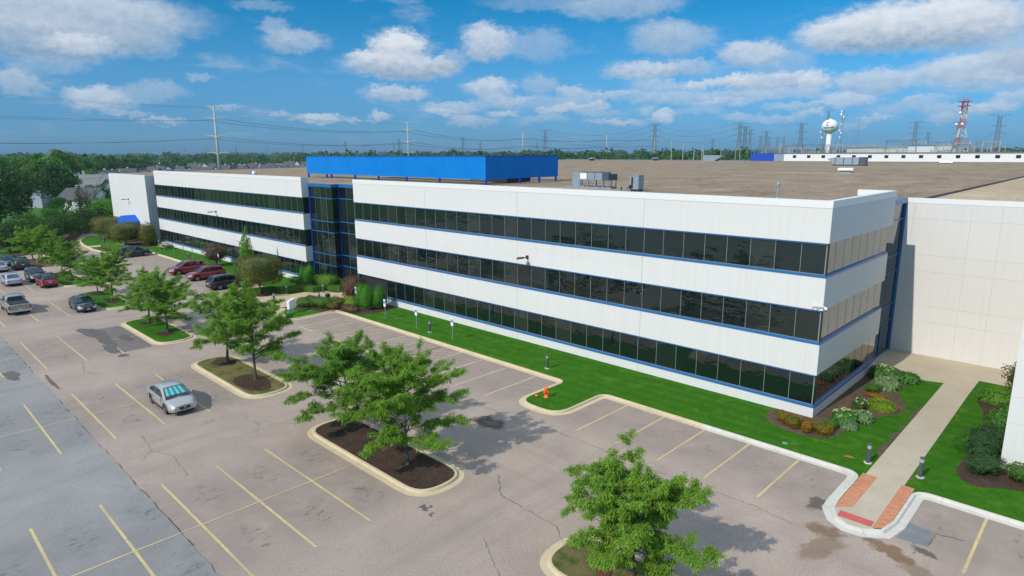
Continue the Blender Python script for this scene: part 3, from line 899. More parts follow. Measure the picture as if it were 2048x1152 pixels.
    for x0, y0, x1, y1 in ((-.6, 15.6, 9, 15.3), (1.9, 12.9, 1.9, 18.3), (4.4, 12.3, 4.4, 18.3), (6.05, 14.4, 6.6, 18.3)):
        stripe(mb, x0, y0, x1, y1, .022, .1295)
    mb.build('front_path', [M['walk'], M['joint']], kind='structure')
    mb = MB()
    mb.sheet([(4.26, -5.75), (4.40, -5.75), (4.40, -5.18), (4.26, -5.18)], .122) if False else None
    mb.sheet([(4.26, -5.2), (4.395, -5.2), (4.395, -9.4), (4.3, -9.3)], .1265) if False else None
    mb.sheet([(3.55+.72, -5.25), (4.92, -5.25), (4.92, -8.9), (4.36, -9.5), (4.27, -9.0)], .1305)
    mb.sheet([(5.98, -5.25), (6.52, -5.25), (6.52, -9.2), (6.33, -9.95), (6.02, -10.15)], .1305)
    mb.build('brick_edge_pavement', M['brick'], kind='structure')
    mb = MB()
    mb.sheet([(4.60, -9.62), (5.95, -9.60), (5.97, -10.12), (4.62, -10.17)], .1345)
    mb.build('tactile_pavement_strip', M['tactile'], kind='structure')
    mb = MB(); mb.sheet([(7.02, -8.4), (7.98, -8.55), (8.05, -9.85), (6.9, -10.0), (7.02, -9.2)], .012)
    mb.build('drain_pavement', M['patch'], kind='structure')
    # dry patches, valve cover and other marks in the lawn
    mb = MB()
    for i, (x, y, a, b) in enumerate([(4.2, -1.4, .18, 1.0), (4.2, .6, .16, .7), (4.25, 2.1, .13, .5), (4.25, 5.0, .1, 1.4)]):
        mb.sheet(blob(x, y, a, b, i, rough=.3), .117+.0005*i)
    mb.build('bare_soil_ground', M['mulch_tan'], kind='structure')
    o = MB().sheet(blob(3.2, -3.85, .20, .13, 3, .2), .119).build('lawn_markings', M['pink'], kind='structure')
ground(); markings(); marks_on_ground(); islands(); lot_edge()
# ------------------------------------------------------------------ office building
Z = dict(top=(10.63, 13.0), mid=(6.71, 8.65), low=(2.77, 4.67), base=(-.2, 0.75))
GL = [('upper', 8.65, 10.63), ('middle', 4.67, 6.71), ('ground', 0.75, 2.77)]

def band_x(mb, x0, x1, y, z0, z1, seams, depth=.32, gap=.012):
    """precast panels along X facing -Y, real gaps at the seams"""
    xs = sorted([x0]+[s for s in seams if x0+.5 < s < x1-.5]+[x1])
    mb.cur = 0
    for a, b in zip(xs[:-1], xs[1:]):
        aa = a+(gap if a != x0 else 0); bb = b-(gap if b != x1 else 0)
        mb.box(aa, bb, y, y+depth, z0, z1)
    mb.cur = 1
    for s in xs[1:-1]: mb.box(s-gap, s+gap, y+.02, y+depth-.02, z0+.01, z1-.01)
def band_y(mb, y0, y1, x, z0, z1, seams=(), depth=.32, gap=.012):
    ys = sorted([y0]+[s for s in seams if y0+.5 < s < y1-.5]+[y1])
    mb.cur = 0
    for a, b in zip(ys[:-1], ys[1:]):
        mb.box(x-depth, x, a+(gap if a != y0 else 0), b-(gap if b != y1 else 0), z0, z1)
    mb.cur = 1
    for s in ys[1:-1]: mb.box(x-depth+.02, x-.02, s-gap, s+gap, z0+.01, z1-.01)

def panes_x(mb, xs, y, z0, z1, seed, jit=.0035):
    rg = random.Random(seed)
    for a, b in zip(xs[:-1], xs[1:]):
        j = [rg.uniform(-jit, jit) for _ in range(4)]
        mb.face([(a, y+j[0], z0), (b, y+j[1], z0), (b, y+j[2], z1), (a, y+j[3], z1)])
def panes_y(mb, ys, x, z0, z1, seed, jit=.0025):
    rg = random.Random(seed)
    for a, b in zip(ys[:-1], ys[1:]):
        j = [rg.uniform(-jit, jit) for _ in range(4)]
        mb.face([(x+j[0], a, z0), (x+j[1], b, z0), (x+j[2], b, z1), (x+j[3], a, z1)])
def lin(a, b, n): return [a+(b-a)*k/n for k in range(n+1)]

def wing(root, x0, x1, n, seams, seed, side=None):
    for k, (nm, z0, z1) in enumerate(GL):
        xa = x0
        if side is not None and nm == 'ground': xa = -43.5
        nn = n if xa == x0 else 28
        xs = lin(xa, x1-.0, nn)
        gy = .13
        mb = MB(); panes_x(mb, xs, gy, z0+.06, z1, seed+k)
        if side is not None:
            ys = lin(.13, side, 8)
            mb.cur = 1
            panes_y(mb, ys, x1-.13, z0+.06, z1, seed+k+50)
        g = mb.build('ribbon_window', [M['glass'], M['glass_side']], root)
        mb = MB()
        for x in xs[:-1] if side is not None else xs[1:-1]: mb.box(x-.015, x+.015, gy-.03, gy+.02, z0+.13, z1-.02)
        if side is not None:
            for y in ys[1:-1]: mb.box(x1-.15, x1-.122, y-.007, y+.007, z0+.13, z1-.02)
            mb.box(x1-.17, x1-.105, gy-.025, gy+.04, z0+.13, z1-.02)
        mb.box(xs[0], xs[-1]-(.14 if side is not None else 0), gy-.012, gy+.019, z0+.13, z0+.165); mb.build('window_frame', M['mullion'], g)
        mb = MB()      # blue sill, proud of the wall, and thin blue head
        mb.raw([(xa, -.035, z0-.005), (x1+(.035 if side is not None else 0), -.035, z0-.005), (x1+(.035 if side is not None else 0), -.035, z0+.055), (xa, -.035, z0+.055),
                (xa, gy-.005, z0+.125), (x1-(gy-.005 if side is not None else 0), gy-.005, z0+.125)],
               [(0, 1, 2, 3), (3, 2, 5, 4)])
        mb.box(xa, x1-(.12 if side is not None else 0), .025, gy-.004, z1-.085, z1-.004)
        if side is not None:
            ye = side
            mb.raw([(.035, -.035, z0-.005), (.035, ye, z0-.005), (.035, ye, z0+.10), (.035, -.035, z0+.10), (-.125, .125, z0+.155), (-.125, ye, z0+.155)],
                   [(0, 1, 2, 3), (3, 2, 5, 4), (1, 5, 2)])
        mb.build('sill', M['blue_trim'], g)
    ends = (0, 0)
    for nm, (z0, z1) in Z.items():
        mb = MB()
        xa = -43.5 if (side is not None and nm == 'base') else x0
        zt = z1 if nm != 'base' else z1-.01
        band_x(mb, xa, x1, 0, z0, zt, seams)
        if side is not None:
            D = 12.95 if nm == 'top' else 12.45
            mb.cur = 0
            mb.box(-.32, -.001, .321, D, z0, zt)
            mb.box(-2.4 if nm != 'base' else -1.0, -.321, D-.32, D, z0, zt)
        mb.build('wall_band', [M['panel'], M['joint']], root)
    mb = MB()
    mb.box(x0-.02, x1+.02, -.022, .34, 12.62, 13.035)
    if side is not None:
        mb.box(-.34, .02, .341, 12.97, 12.62, 13.035)
        mb.box(-2.42, -.341, 12.60, 12.98, 12.62, 13.033)
    mb.build('coping', M['coping'], root)
    # inner faces of the parapet
    mb = MB(); mb.box(x0+.01, x1-.4, .321, .45, 11.9, 12.6)
    mb.build('parapet_back', M['offwhite'], root)
    # dark backing so nothing shows between floors
    mb = MB(); mb.box(x0+.05, x1-.35, .30+.02, .9, 0.0, 11.9)
    if side is not None: mb.box(-.9, -.34, .9, 12.1, 0, 11.9)
    mb.build('core_wall', M['dark'], root)

def office():
    root = thing('office_building', 'long three-storey white office building with dark ribbon windows and blue sills, filling the middle', 'office building', (0, 0, 0))
    wing(root, -48.87, 0.0, 32, [-12.25-12.15*k for k in range(3)], 1, side=12.3)
    wing(root, -112.53, -60.2, 35, [-64.0-10.4*k for k in range(5)], 7)
    # returns at the wing ends beside the glass tower
    for nm, (z0, z1) in Z.items():
        MB().box(-60.52, -60.2+.001, .322, 1.0, z0, z1-.002).build('wall_return', M['panel'], root)
        MB().box(-112.53, -112.2, .322, 1.4, z0, z1-.002).build('wall_return', M['panel'], root)
        if nm != 'base': MB().box(-48.87, -48.6, .322, 2.2, z0, z1-.002).build('wall_return', M['panel'], root)
    for z0, z1 in ((.75, 2.77), (4.67, 6.71), (8.65, 10.63)): MB().box(-60.22, -60.2, .14, 1.0, z0, z1).build('return_window', M['glass_side'], root)
    # stepped glass tower over the entry
    TZ = [0.12, 2.65, 3.95, 6.63, 7.9, 10.63, 11.92]
    g = MB(); g2 = MB(); tr = MB(); po = MB()
    y1, y2 = 1.0, 1.95
    xs1 = lin(-60.2, -54.95, 4); xs2 = lin(-54.95, -48.87+.0, 4)
    for i in range(len(TZ)-1):
        panes_x(g, xs1, y1, TZ[i], TZ[i+1], 100+i); panes_x(g, xs2, y2, TZ[i], TZ[i+1], 120+i)
        panes_y(g, [y1, y2], -54.95, TZ[i], TZ[i+1], 140+i)
    gl = g.build('entry_tower_window', M['glass'], root)
    mm = MB()
    for x in xs1[1:-1]: mm.box(x-.014, x+.014, y1-.03, y1+.01, .15, 11.9)
    for x in xs2[1:-1]: mm.box(x-.014, x+.014, y2-.03, y2+.01, .15, 11.9)
    mm.build('window_frame', M['mullion'], gl)
    for z in TZ[1:-1]:
        tr = MB()
        tr.box(-60.2, -54.93, y1-.06, y1+.01, z-.05, z+.05)
        tr.box(-54.93, -48.9, y2-.06, y2+.01, z-.05, z+.05)
        tr.box(-54.94, -54.89, y1-.06, y2-.061, z-.05, z+.05)
        tr.build('transom', M['blue_trim'], gl)
    po.box(-60.2, -60.05, y1-.10, y1+.02, .12, 11.92); po.box(-55.02, -54.86, y2-.16, y2-.062, .12, 11.92)
    po.build('blue_post', M['blue_dark'], gl)
    co = MB(); co.box(-60.2, -54.90, y1-.12, y1+.25, 11.92, 12.3); co.box(-54.90, -48.9, y2-.12, y2+.3, 11.92, 12.298); co.box(-55.2, -54.86, y1+.25, y2+.1, 11.921, 12.301)
    co.build('blue_cornice', M['blue_trim'], root)
    # recessed ground-floor entry under the near wing
    e = MB(); panes_x(e, lin(-48.87, -43.5, 4), 1.3, .12, 2.77, 77); panes_y(e, [.0, 1.3], -43.52, .12, 2.77, 78)
    ew = e.build('entry_window', M['glass_side'], root)
    e = MB()
    for x in lin(-48.87, -43.5, 4)[1:-1]: e.box(x-.03, x+.03, 1.25, 1.31, .12, 2.75)
    e.box(-48.87, -43.5, 1.24, 1.31, .12, .3)
    e.build('entry_frame', M['blue_trim'], ew)
    e = MB(); e.box(-48.85, -48.65, .02, .22, .1, 2.77); e.build('entry_post', M['blue_trim'], root)
    e = MB(); e.box(-48.86, -43.5, .321, 1.4, 2.78, 2.9); e.build('soffit', M['offwhite'], root)
    # plain wing on the far left with its recess
    mb = MB()
    band_x(mb, -140.2, -117.6, 0.0, -.2, 12.08, [], .4); mb.cur = 0
    mb.box(-117.99, -117.6, .4, 1.6, -.2, 12.08); mb.box(-140.2, -139.8, .4, 9, -.2, 12.08)
    mb.build('plain_wall', [M['panel'], M['joint']], root)
    g = MB(); zz = [0.1, 2.65, 3.95, 6.63, 7.9, 10.6, 11.7]
    for i in range(6): panes_x(g, lin(-117.6, -112.5, 3), 1.5, zz[i], zz[i+1], 160+i)
    gg = g.build('recess_window', M['glass'], root)
    for z in zz[1:-1]: MB().box(-117.6, -112.5, 1.44, 1.505, z-.04, z+.04).build('transom', M['mullion'], gg)
    t = MB(); t.box(-117.6, -112.5, 1.38, 1.8, 11.7, 12.1); t.build('blue_cornice', M['blue_trim'], root)
    # glazed recess between the near wing and the right-hand block
    g = MB(); zz = [.13, 2.7, 3.98, 6.68, 7.93, 10.67, 11.85]
    for i in range(6): panes_y(g, [12.45, 14.4, 16.4, 18.3], -.64, zz[i], zz[i+1], 180+i, .001)
    gg = g.build('recess_window', M['glass_side'], root)
    for z in zz[1:-1]: MB().box(-.66, -.59, 12.46, 18.3, z-.035, z+.035).build('transom', M['blue_trim'], gg)
    for y in (13.3, 14.4, 15.5): MB().box(-.66, -.585, y-.05, y+.05, .13, 2.66).build('door_frame', M['blue_trim'], gg)
    t = MB(); t.box(-.9, -.48, 12.98, 18.38, 11.85, 12.24); t.box(-.68, -.52, 18.22, 18.395, .13, 11.85)
    t.box(-.68, -.58, 12.46, 18.3, .1, .22)
    t.build('blue_cornice', M['blue_trim'], root)
    # big flat roof
    mb = MB()
    mb.sheet([(-139.8, .42), (-117.99, .42), (-117.99, 1.6), (-112.3, 1.8), (-112.3, .42), (-60.4, .42), (-60.4, 1.2), (-55.2, 1.2), (-55.2, 2.2), (-48.8, 2.2), (-48.8, .42), (-.40, .42), (-.40, 12.6), (-2.4, 12.62), (-2.4, 12.98), (-.85, 12.98), (-.85, 18.45), (.42, 18.45), (.42, 216), (-101, 216), (-205, 226), (-206, 216), (-152, 35), (-146, 12), (-140, 9)], 12.05)
    mb.build('roof', M['roof'], root)
    mb = MB()
    pts = [(-140.2, 9), (-146.4, 12), (-152.4, 35), (-206.4, 216), (-205.4, 226.4), (-101, 216.4)]
    for a, b in zip(pts[:-1], pts[1:]):
        mb.face([(a[0], a[1], -.2), (b[0], b[1], -.2), (b[0], b[1], 12.12), (a[0], a[1], 12.12)])
    mb.build('rear_wall', M['panel_warm'], root)
    mb = MB()
    for a, b in zip(pts[:-1], pts[1:]):
        d = (Vector(b)-Vector(a)).normalized(); n = Vector((-d.y, d.x))*.2
        mb.prism([(a[0]-n.x, a[1]-n.y), (b[0]-n.x, b[1]-n.y), (b[0]+n.x, b[1]+n.y), (a[0]+n.x, a[1]+n.y)][::-1], 12.06, 12.22)
    mb.box(-139.7, -118.0, .41, .62, 12.051, 12.13)
    mb.build('roof_edge', M['galv'], root)
    # darker flashing strip at the back of the roof
    mb = MB(); mb.sheet([(-205, 222), (-205.5, 225), (-101, 215.5), (.4, 215.5), (.4, 209), (-101, 209)], 12.056)
    mb.build('roof_border', M['newasphalt'], root)
    # ballast strips along seams and around the units
    for i, (x, y, a, b) in enumerate([(-30.5, 15.6, 6.5, .5), (-24, 14.2, 3.5, .45), (-28, 78, 9, 2.2), (-26, 157, 8, 2.5), (-42, 137, 9, 2.0), (-9, 9.2, 2.5, .5), (-108, 199, 12, 3)]):
        MB().sheet(blob(x, y, a, b, i+11, 0, rough=.15), 12.057+.0006*i).build('ballast_strip', M['roof_tan'], root)
    return root
office()

def right_block():
    root = thing('warehouse_block', 'plain cream windowless block with tan gravel roof at the right of the offices', 'warehouse', (0, 0, 0))
    mb = MB()
    hz = [2.8, 4.02, 6.7, 7.94, 10.68]
    xs = [-.5, .02, 3.7, 5.5, 9.06]
    zs = [-.2]+hz+[12.2]
    mb.cur = 0
    g = .0045
    for a, b in zip(xs[:-1], xs[1:]):
        for c, d in zip(zs[:-1], zs[1:]):
            mb.box(a+(g if a > -.5 else 0), b-g, 18.4, 18.7, c+(g*.8 if c > 0 else 0), d-(g*.8 if d < 12 else 0))
    mb.cur = 1
    for x in xs[1:]: mb.box(x-g, x+g, 18.42, 18.68, -.1, 12.15)
    for z in hz: mb.box(-.49, 9.05, 18.43, 18.67, z-.008, z+.008)
    mb.build('wall', [M['panel_warm'], M['joint']], root)
    mb = MB(); mb.box(-.5, 9.06, 18.38, 18.74, 11.86, 12.235); mb.build('coping', M['coping'], root)
    mb = MB()
    hz2 = [2.6, 3.96, 6.71, 7.95, 10.68]
    zs = [-.2]+hz2+[13.0]
    xs = [9.06, 18.2, 27.3, 36.5]
    for a, b in zip(xs[:-1], xs[1:]):
        for c, d in zip(zs[:-1], zs[1:]):
            mb.box(a+(g if a > 9.1 else 0), b-g, 0, .3, c+(g*.8 if c > 0 else 0), d-(g*.8 if d < 12.9 else 0))
    for c, d in zip(zs[:-1], zs[1:]): mb.box(9.06, 9.36, .302, 18.39, c+(g*.8 if c > 0 else 0), d-(g*.8 if d < 12.9 else 0))
    mb.cur = 1
    for z in hz2: mb.box(9.07, 36.4, .02, .28, z-.008, z+.008); mb.box(9.08, 9.34, .31, 18.38, z-.008, z+.008)
    mb.build('wing_wall', [M['panel'], M['joint']], root)
    mb = MB(); mb.box(9.04, 36.5, -.02, .34, 12.65, 13.03); mb.box(9.04, 9.40, .341, 18.37, 12.65, 13.03)
    mb.build('wing_coping', M['coping'], root)
    mb = MB(); mb.sheet([(.46, 18.74), (9.3, 18.74), (9.4, .34), (60, .34), (60, 216), (.46, 216)], 12.06)
    mb.build('roof', M['roof_tan'], root)
    mb = MB(); mb.box(.36, .50, 18.76, 216, 12.0, 12.22); mb.build('roof_seam', M['dark'], root)
right_block()

def far_block():
    root = thing('warehouse', 'low white block with small dark windows and a blue end, beyond the roof', 'warehouse', (-40, 216, 12.0))
    X = lambda x: x+40
    mb = MB(); mb.box(X(-88), X(60), 0, 60, 0, 2.75); mb.build('wall', M['coping'], root)
    mb = MB(); mb.box(X(-91.8), X(-88.001), 0, 60, 0, 2.74); mb.build('pale_blue_wall', M['galv'], root)
    mb = MB(); mb.box(X(-101.2), X(-91.801), 0, 60, .02, 3.0); mb.build('blue_wall', M['blue_dark'], root)
    mb = MB(); mb.box(X(-91.8), X(60.2), -.15, 60, 2.76, 3.02); mb.build('roof_edge', M['newasphalt'], root)
    for k in range(20):
        x = X(-84.0+5.23*k)
        f = MB(); f.box(x-.62, x+.62, -.05, -.003, 1.22, 2.22); w = f.build('window', M['dark'], root)
        f = MB(); f.face([(x-.54, -.056, 1.3), (x+.54, -.056, 1.3), (x+.54, -.056, 2.14), (x-.54, -.056, 2.14)]); f.build('pane', M['glass_side'], w)
    mb = MB(); mb.box(X(60), X(61), 0, 60, -12, 0); mb.box(X(-101.2), X(60), 0.02, 60, -12.2, -.001); mb.build('lower_wall', M['panel_warm'], root)
far_block()

def roof_things():
    # blue equipment screen standing on posts
    r = thing('equipment_screen', 'long bright blue corrugated screen on short posts, on the flat roof', 'equipment screen', (-43.2, 14.4, 12.05))
    L, D = 41.9, 13.05
    zb, zt = .62, 3.30
    mb = MB()
    mb.box(-L, 0, 0, .12, zb, zt); mb.box(-.12, 0, .121, D, zb, zt); mb.box(-L, 0, D+.001, D+.12, zb, zt); mb.box(-L, -L+.12, .121, D, zb, zt)
    mb.build('screen_panel', M['screen'], r)
    mb = MB(); mb.box(-L-.05, .05, -.05, .17, zt+.002, zt+.08); mb.box(-.17, .05, .171, D, zt+.002, zt+.08); mb.build('top_rail', M['blue_dark'], r)
    for x in (-L+.3, -36, -34.6, -28, -22, -15.5, -8.6, -.12):
        p = MB(); p.box(x-.11, x+.11, .0, .22, 0, zb-.001); p.build('post', M['blue_dark'], r)
    for y in (6.0, 9.6, D-.2):
        p = MB(); p.box(-.24, -.02, y-.11, y+.11, 0, zb-.001); p.build('post', M['blue_dark'], r)
    # machinery glimpsed under the screen
    r = thing('chiller', 'grey machinery with yellow pipe glimpsed under the blue screen', 'chiller', (-52, 20, 12.05))
    mb = MB(); mb.box(-22, 0, 0, 2.2, .2, 1.9); mb.build('casing', M['galv'], r)
    mb = MB(); mb.box(4.0, 7.6, -.8, 3.5, .1, 1.2); mb.build('fan_box', M['dark'], r)
    mb = MB(); mb.tube((-8, -4.4, .35), (8, -4.4, .35), .07); mb.build('gas_pipe', mat_simple('yellow_pipe', (.6, .42, .05), .5), r)
    # condenser rack
    r = thing('condenser', 'long grey air conditioning rack with white access panels, beside the blue screen', 'air conditioner', (-29.5, 17.3, 12.05), R(-2))
    mb = MB(); mb.box(-3.3, 2.9, -.9, -.7, 0, .18); mb.box(-2.2, 3.6, .8, 1.0, 0, .18); mb.build('sleeper', M['galv'], r)
    mb = MB(); mb.box(-2.5, 2.3, -.6, .9, .85, 1.5)
    for x in (-1.5, -.5, .5, 1.5): mb.lathe((x, .15, 1.5), [(.42, 0), (.42, .16), (.36, .17)], 14)
    mb.build('coil_box', M['bollard'], r)
    mb = MB()
    mb.box(-2.52, -1.5, -.66, -.605, .19, 1.62)
    for k in range(1, 4): mb.box(-2.5+k*1.02, -1.54+k*1.02, -.66, -.605, .86, 1.62)
    mb.build('access_panel', M['galv'], r)
    mb = MB(); mb.box(-1.44, -.56, -.68, -.662, .95, 1.55); mb.build('sign_panel', M['white'], r)
    for x in (-2.4, -1.5, -.4, .6, 1.6, 2.2):
        for y in (-.58, .82):
            p = MB(); p.box(x-.04, x+.04, y-.04, y+.04, 0.18, .85); p.build('leg', M['galv'], r)
    r = thing('ventilator_cabinet', 'upright grey metal cabinet on the roof right of the condenser rack', 'ventilation unit', (-22.75, 15.0, 12.05))
    mb = MB(); mb.box(-.5, .5, -.45, .45, .22, 1.5); mb.box(-.54, .54, -.49, .49, 1.5, 1.56); mb.build('casing', M['galv'], r)
    mb = MB(); mb.box(-.42, .5, -.35, .4, 0, .219); mb.build('base', M['dark'], r)
    mb = MB(); mb.box(-.28, -.12, -.52, -.452, .35, 1.35); mb.box(-.5, -.3, -.6, -.452, .25, .6); mb.build('conduit', M['dark'], r)
    r = thing('roof_vent_pipe', 'slim grey vent pipe with cap behind the near parapet', 'vent pipe', (-7.35, 10.6, 12.05))
    mb = MB(); mb.lathe((0, 0), [(.30, 0), (.13, .3), (.09, .34), (.09, 1.25)], 14); mb.build('pipe', M['galv'], r)
    mb = MB(); mb.lathe((0, 0), [(.15, 1.22), (.15, 1.36), (.10, 1.44)], 14); mb.build('cap', M['galv'], r)
    r = thing('roof_drain_stub', 'short dark pipe stub on the roof between the two air units', 'pipe', (-24.9, 15.6, 12.05))
    MB().tube((0, 0, 0), (0, 0, .33), .07).build('stub', M['dark'], r)
    for nm, lab, x, y, s in (('roof_vent', 'white square roof vent, the nearer of two on the right of the roof', -24.3, 81.5, 1.1), ('roof_vent', 'white square roof vent, the farther of two on the right of the roof', -24.5, 160, 1.35)):
        r = thing(nm, lab, 'roof vent', (x, y, 12.05), R(10))
        MB().box(-.75*s, .75*s, -.75*s, .75*s, 0, .4*s).build('curb', M['galv'], r)
        mb = MB(); mb.prism([(-1.05*s, -1.05*s), (1.05*s, -1.05*s), (1.05*s, 1.05*s), (-1.05*s, 1.05*s)], .42*s, .78*s); mb.build('hood', M['white'], r)
    r = thing('rooftop_unit', 'large pale grey air handling unit on the roof before the windowed block', 'air conditioner', (-41.5, 140.3, 12.05), R(5))
    mb = MB(); mb.box(-3.6, 2.2, -1.2, 1.2, .3, 2.1); mb.build('casing', M['galv'], r)
    mb = MB(); mb.box(2.25, 3.8, -1.3, 1.4, .2, 2.15); mb.build('fan_section', M['bollard'], r)
    mb = MB(); mb.raw([(-3.6, -1.15, .5), (-3.6, -1.15, 2.05), (-5.1, -1.15, 1.7), (-3.6, 1.15, .5), (-3.6, 1.15, 2.05), (-5.1, 1.15, 1.7)], [(0, 1, 2), (3, 5, 4), (1, 4, 5, 2), (0, 2, 5, 3)]); mb.build('hood', M['galv'], r)
    for x in (-3.2, -1.2, .8): MB().box(x-.08, x+.08, -1.24, -1.201, .35, 2.0).build('seam_strip', M['dark'], r)
    MB().box(-3.7, 3.9, -1.3, 1.3, 0, .28).build('curb', M['dark'], r)
    r = thing('rooftop_unit', 'pale grey air handling unit with sloped intake hood, far across the roof in the middle', 'air conditioner', (-110, 202, 12.05), R(-10))
    MB().box(-4, 1.5, -1.3, 1.3, .1, 2.3).build('casing', M['galv'], r)
    mb = MB(); mb.raw([(1.5, -1.3, .3), (1.5, -1.3, 2.25), (4.6, -1.3, 2.1), (4.4, -1.3, 1.7), (1.5, 1.3, .3), (1.5, 1.3, 2.25), (4.6, 1.3, 2.1), (4.4, 1.3, 1.7)], [(0, 3, 2, 1), (4, 5, 6, 7), (1, 2, 6, 5), (0, 4, 7, 3), (2, 3, 7, 6)]); mb.build('hood', M['galv'], r)
    for lab, x, y in (('small grey roof vent far across the roof, right of the blue screen', -165, 196), ('small grey roof vent far across the roof, below the tall lattice pylon', -140, 208)):
        r = thing('roof_vent', lab, 'roof vent', (x, y, 12.05), R(20))
        MB().box(-.9, .9, -.9, .9, 0, .7).build('curb', M['dark'], r)
        mb = MB(); mb.lathe((0, 0), [(1.5, .72), (1.7, 1.0), (1.2, 1.25)], 6); mb.build('hood', M['galv'], r)
    r = thing('roof_vent', 'small silver dome vent on the roof of the far left wing', 'roof vent', (-99.5, 12.2, 12.05))
    mb = MB(); mb.sm = True; mb.lathe((0, 0), [(.5, 0), (.5, .35), (.42, .5), (.42, .62), (.3, .78), (.1, .85)], 14); mb.build('dome', M['alu'], r)
roof_things()
# ------------------------------------------------------------------ plants
def leaf_strip(V, F, p, d, l, w, rg, droop=.5):
    """a drooping compound leaf: two bent quads"""
    d = d.normalized()
    side = d.cross(Vector((0, 0, 1)))
    if side.length < .1: side = Vector((1, 0, 0))
    side = (side.normalized() + Vector((rg.uniform(-.5, .5), rg.uniform(-.5, .5), rg.uniform(-.6, .6)))*.8).normalized()
    a = p; b = p+d*l*.5+Vector((0, 0, -l*droop*.12)); c = p+d*l*.9+Vector((0, 0, -l*droop))
    i = len(V)
    V += [tuple(a-side*w*.2), tuple(a+side*w*.2), tuple(b-side*w*.5), tuple(b+side*w*.5), tuple(c-side*w*.12), tuple(c+side*w*.12)]
    F += [(i, i+1, i+3, i+2), (i+2, i+3, i+5, i+4)]

def make_locust(seed, H, RR, limbs=17, dens=1.0, lean=(0, 0)):
    rg = random.Random(seed)
    wood = MB(); wood.sm = True
    V = []; F = []
    tp = []; n = 9
    bx, by = rg.uniform(-.2, .2), rg.uniform(-.2, .2)
    for i in range(n+1):
        t = i/n
        tp.append(Vector((lean[0]*t+bx*sin(t*3), lean[1]*t+by*sin(t*2.3), H*.80*t)))
    tr = [max(.012, .105*(1-t/n*.92)) for t in range(n+1)]; tr[0] = .135
    trunk = MB(); trunk.sm = True; trunk.path(tp[:5], tr[:5], 9)
    wood.path(tp[4:], tr[4:], 7)
    def trunk_at(z):
        for a, b in zip(tp[:-1], tp[1:]):
            if a.z <= z <= b.z: return a+(b-a)*((z-a.z)/(b.z-a.z))
        return tp[-1]
    def leaves_at(p, dirv, k):
        for _ in range(k):
            az = rg.uniform(0, 2*pi)
            d = Vector((cos(az), sin(az), rg.uniform(-.35, .45)))*.9+dirv*.55
            l = rg.uniform(.10, .20); w = rg.uniform(.030, .056)
            leaf_strip(V, F, p+Vector((rg.uniform(-.11, .11), rg.uniform(-.11, .11), rg.uniform(-.08, .10))), d, l, w, rg, rg.uniform(.25, .85))
    def twig(p, d, L, depth):
        m = 4 if depth == 0 else 3
        pts = [p]; q = Vector(p); dd = Vector(d)
        for k in range(m):
            dd = (dd+Vector((rg.uniform(-.25, .25), rg.uniform(-.25, .25), rg.uniform(-.12, .10)))).normalized()
            q = q+dd*(L/m); pts.append(q.copy())
        r0 = .018 if depth == 0 else .008
        wood.path(pts, [r0*(1-.8*k/m) for k in range(m+1)], 4)
        for k in range(1, m+1):
            leaves_at(pts[k], dd, int((3.8 if depth else 2.2)*dens+rg.random()))
            mid = (pts[k]+pts[k-1])*.5
            leaves_at(mid, dd, int(2.2*dens+rg.random()*.6))
            if depth == 0:
                for s in (-1, 1):
                    if rg.random() < .85:
                        a = s*rg.uniform(.6, 1.2)
                        nd = Vector((dd.x*cos(a)-dd.y*sin(a), dd.x*sin(a)+dd.y*cos(a), dd.z+rg.uniform(-.1, .2)))
                        twig(pts[k], nd, L*rg.uniform(.35, .55), 1)
    for i in range(limbs):
        t = i/(limbs-1)
        z0 = H*(.22+.50*t**.9)
        az = i*2.39996+rg.uniform(-.4, .4)
        pitch = .42+.62*t+rg.uniform(-.22, .22)
        p = trunk_at(z0); q = Vector(p)
        d = Vector((cos(az)*cos(pitch), sin(az)*cos(pitch), sin(pitch)))
        # grow to an uneven egg-shaped envelope
        k_env = (1+.22*sin(az*2+seed)+.12*sin(az*3+seed*2))*rg.uniform(.80, 1.06); L = .4
        while L < RR*1.12:
            e = p+d*L-Vector((0, 0, .10*L*L))
            if ((e.x-tp[-1].x*.5)/(RR*k_env))**2+((e.y-tp[-1].y*.5)/(RR*k_env))**2+((e.z-H*.53)/(H*.36*(.85+.15*k_env)))**2 > 1: break
            L += .12
        segs = 7; pts = [q.copy()]
        for k in range(segs):
            d = (d+Vector((rg.uniform(-.13, .13), rg.uniform(-.13, .13), -.07+.03*t+rg.uniform(-.10, .10)))).normalized()
            q = q+d*(L/segs); pts.append(q.copy())
        r0 = .048*(1-.5*t)
        wood.path(pts, [max(.006, r0*(1-.85*k/segs)) for k in range(segs+1)], 5)
        for k in range(2, segs+1):
            s = k/segs
            for sg in (-1, 1):
                if rg.random() < .80:
                    a = sg*rg.uniform(.5, 1.35)
                    nd = Vector((d.x*cos(a)-d.y*sin(a), d.x*sin(a)+d.y*cos(a), rg.uniform(-.25, .75)))
                    twig(pts[k], nd, RR*rg.uniform(.12, .30)*(1.15-.45*s), 0)
        twig(pts[-1], d, RR*.2, 0)
    for k in range(6):
        a = rg.uniform(0, 6.28)
        twig(tp[-1]-Vector((0, 0, .15*k)), Vector((cos(a)*.8, sin(a)*.8, .8)), RR*.30, 0)
    crown = MB(); crown.v = V; crown.f = F; crown.m = [0]*len(F); crown.smooth = [False]*len(F)
    return trunk, wood, crown

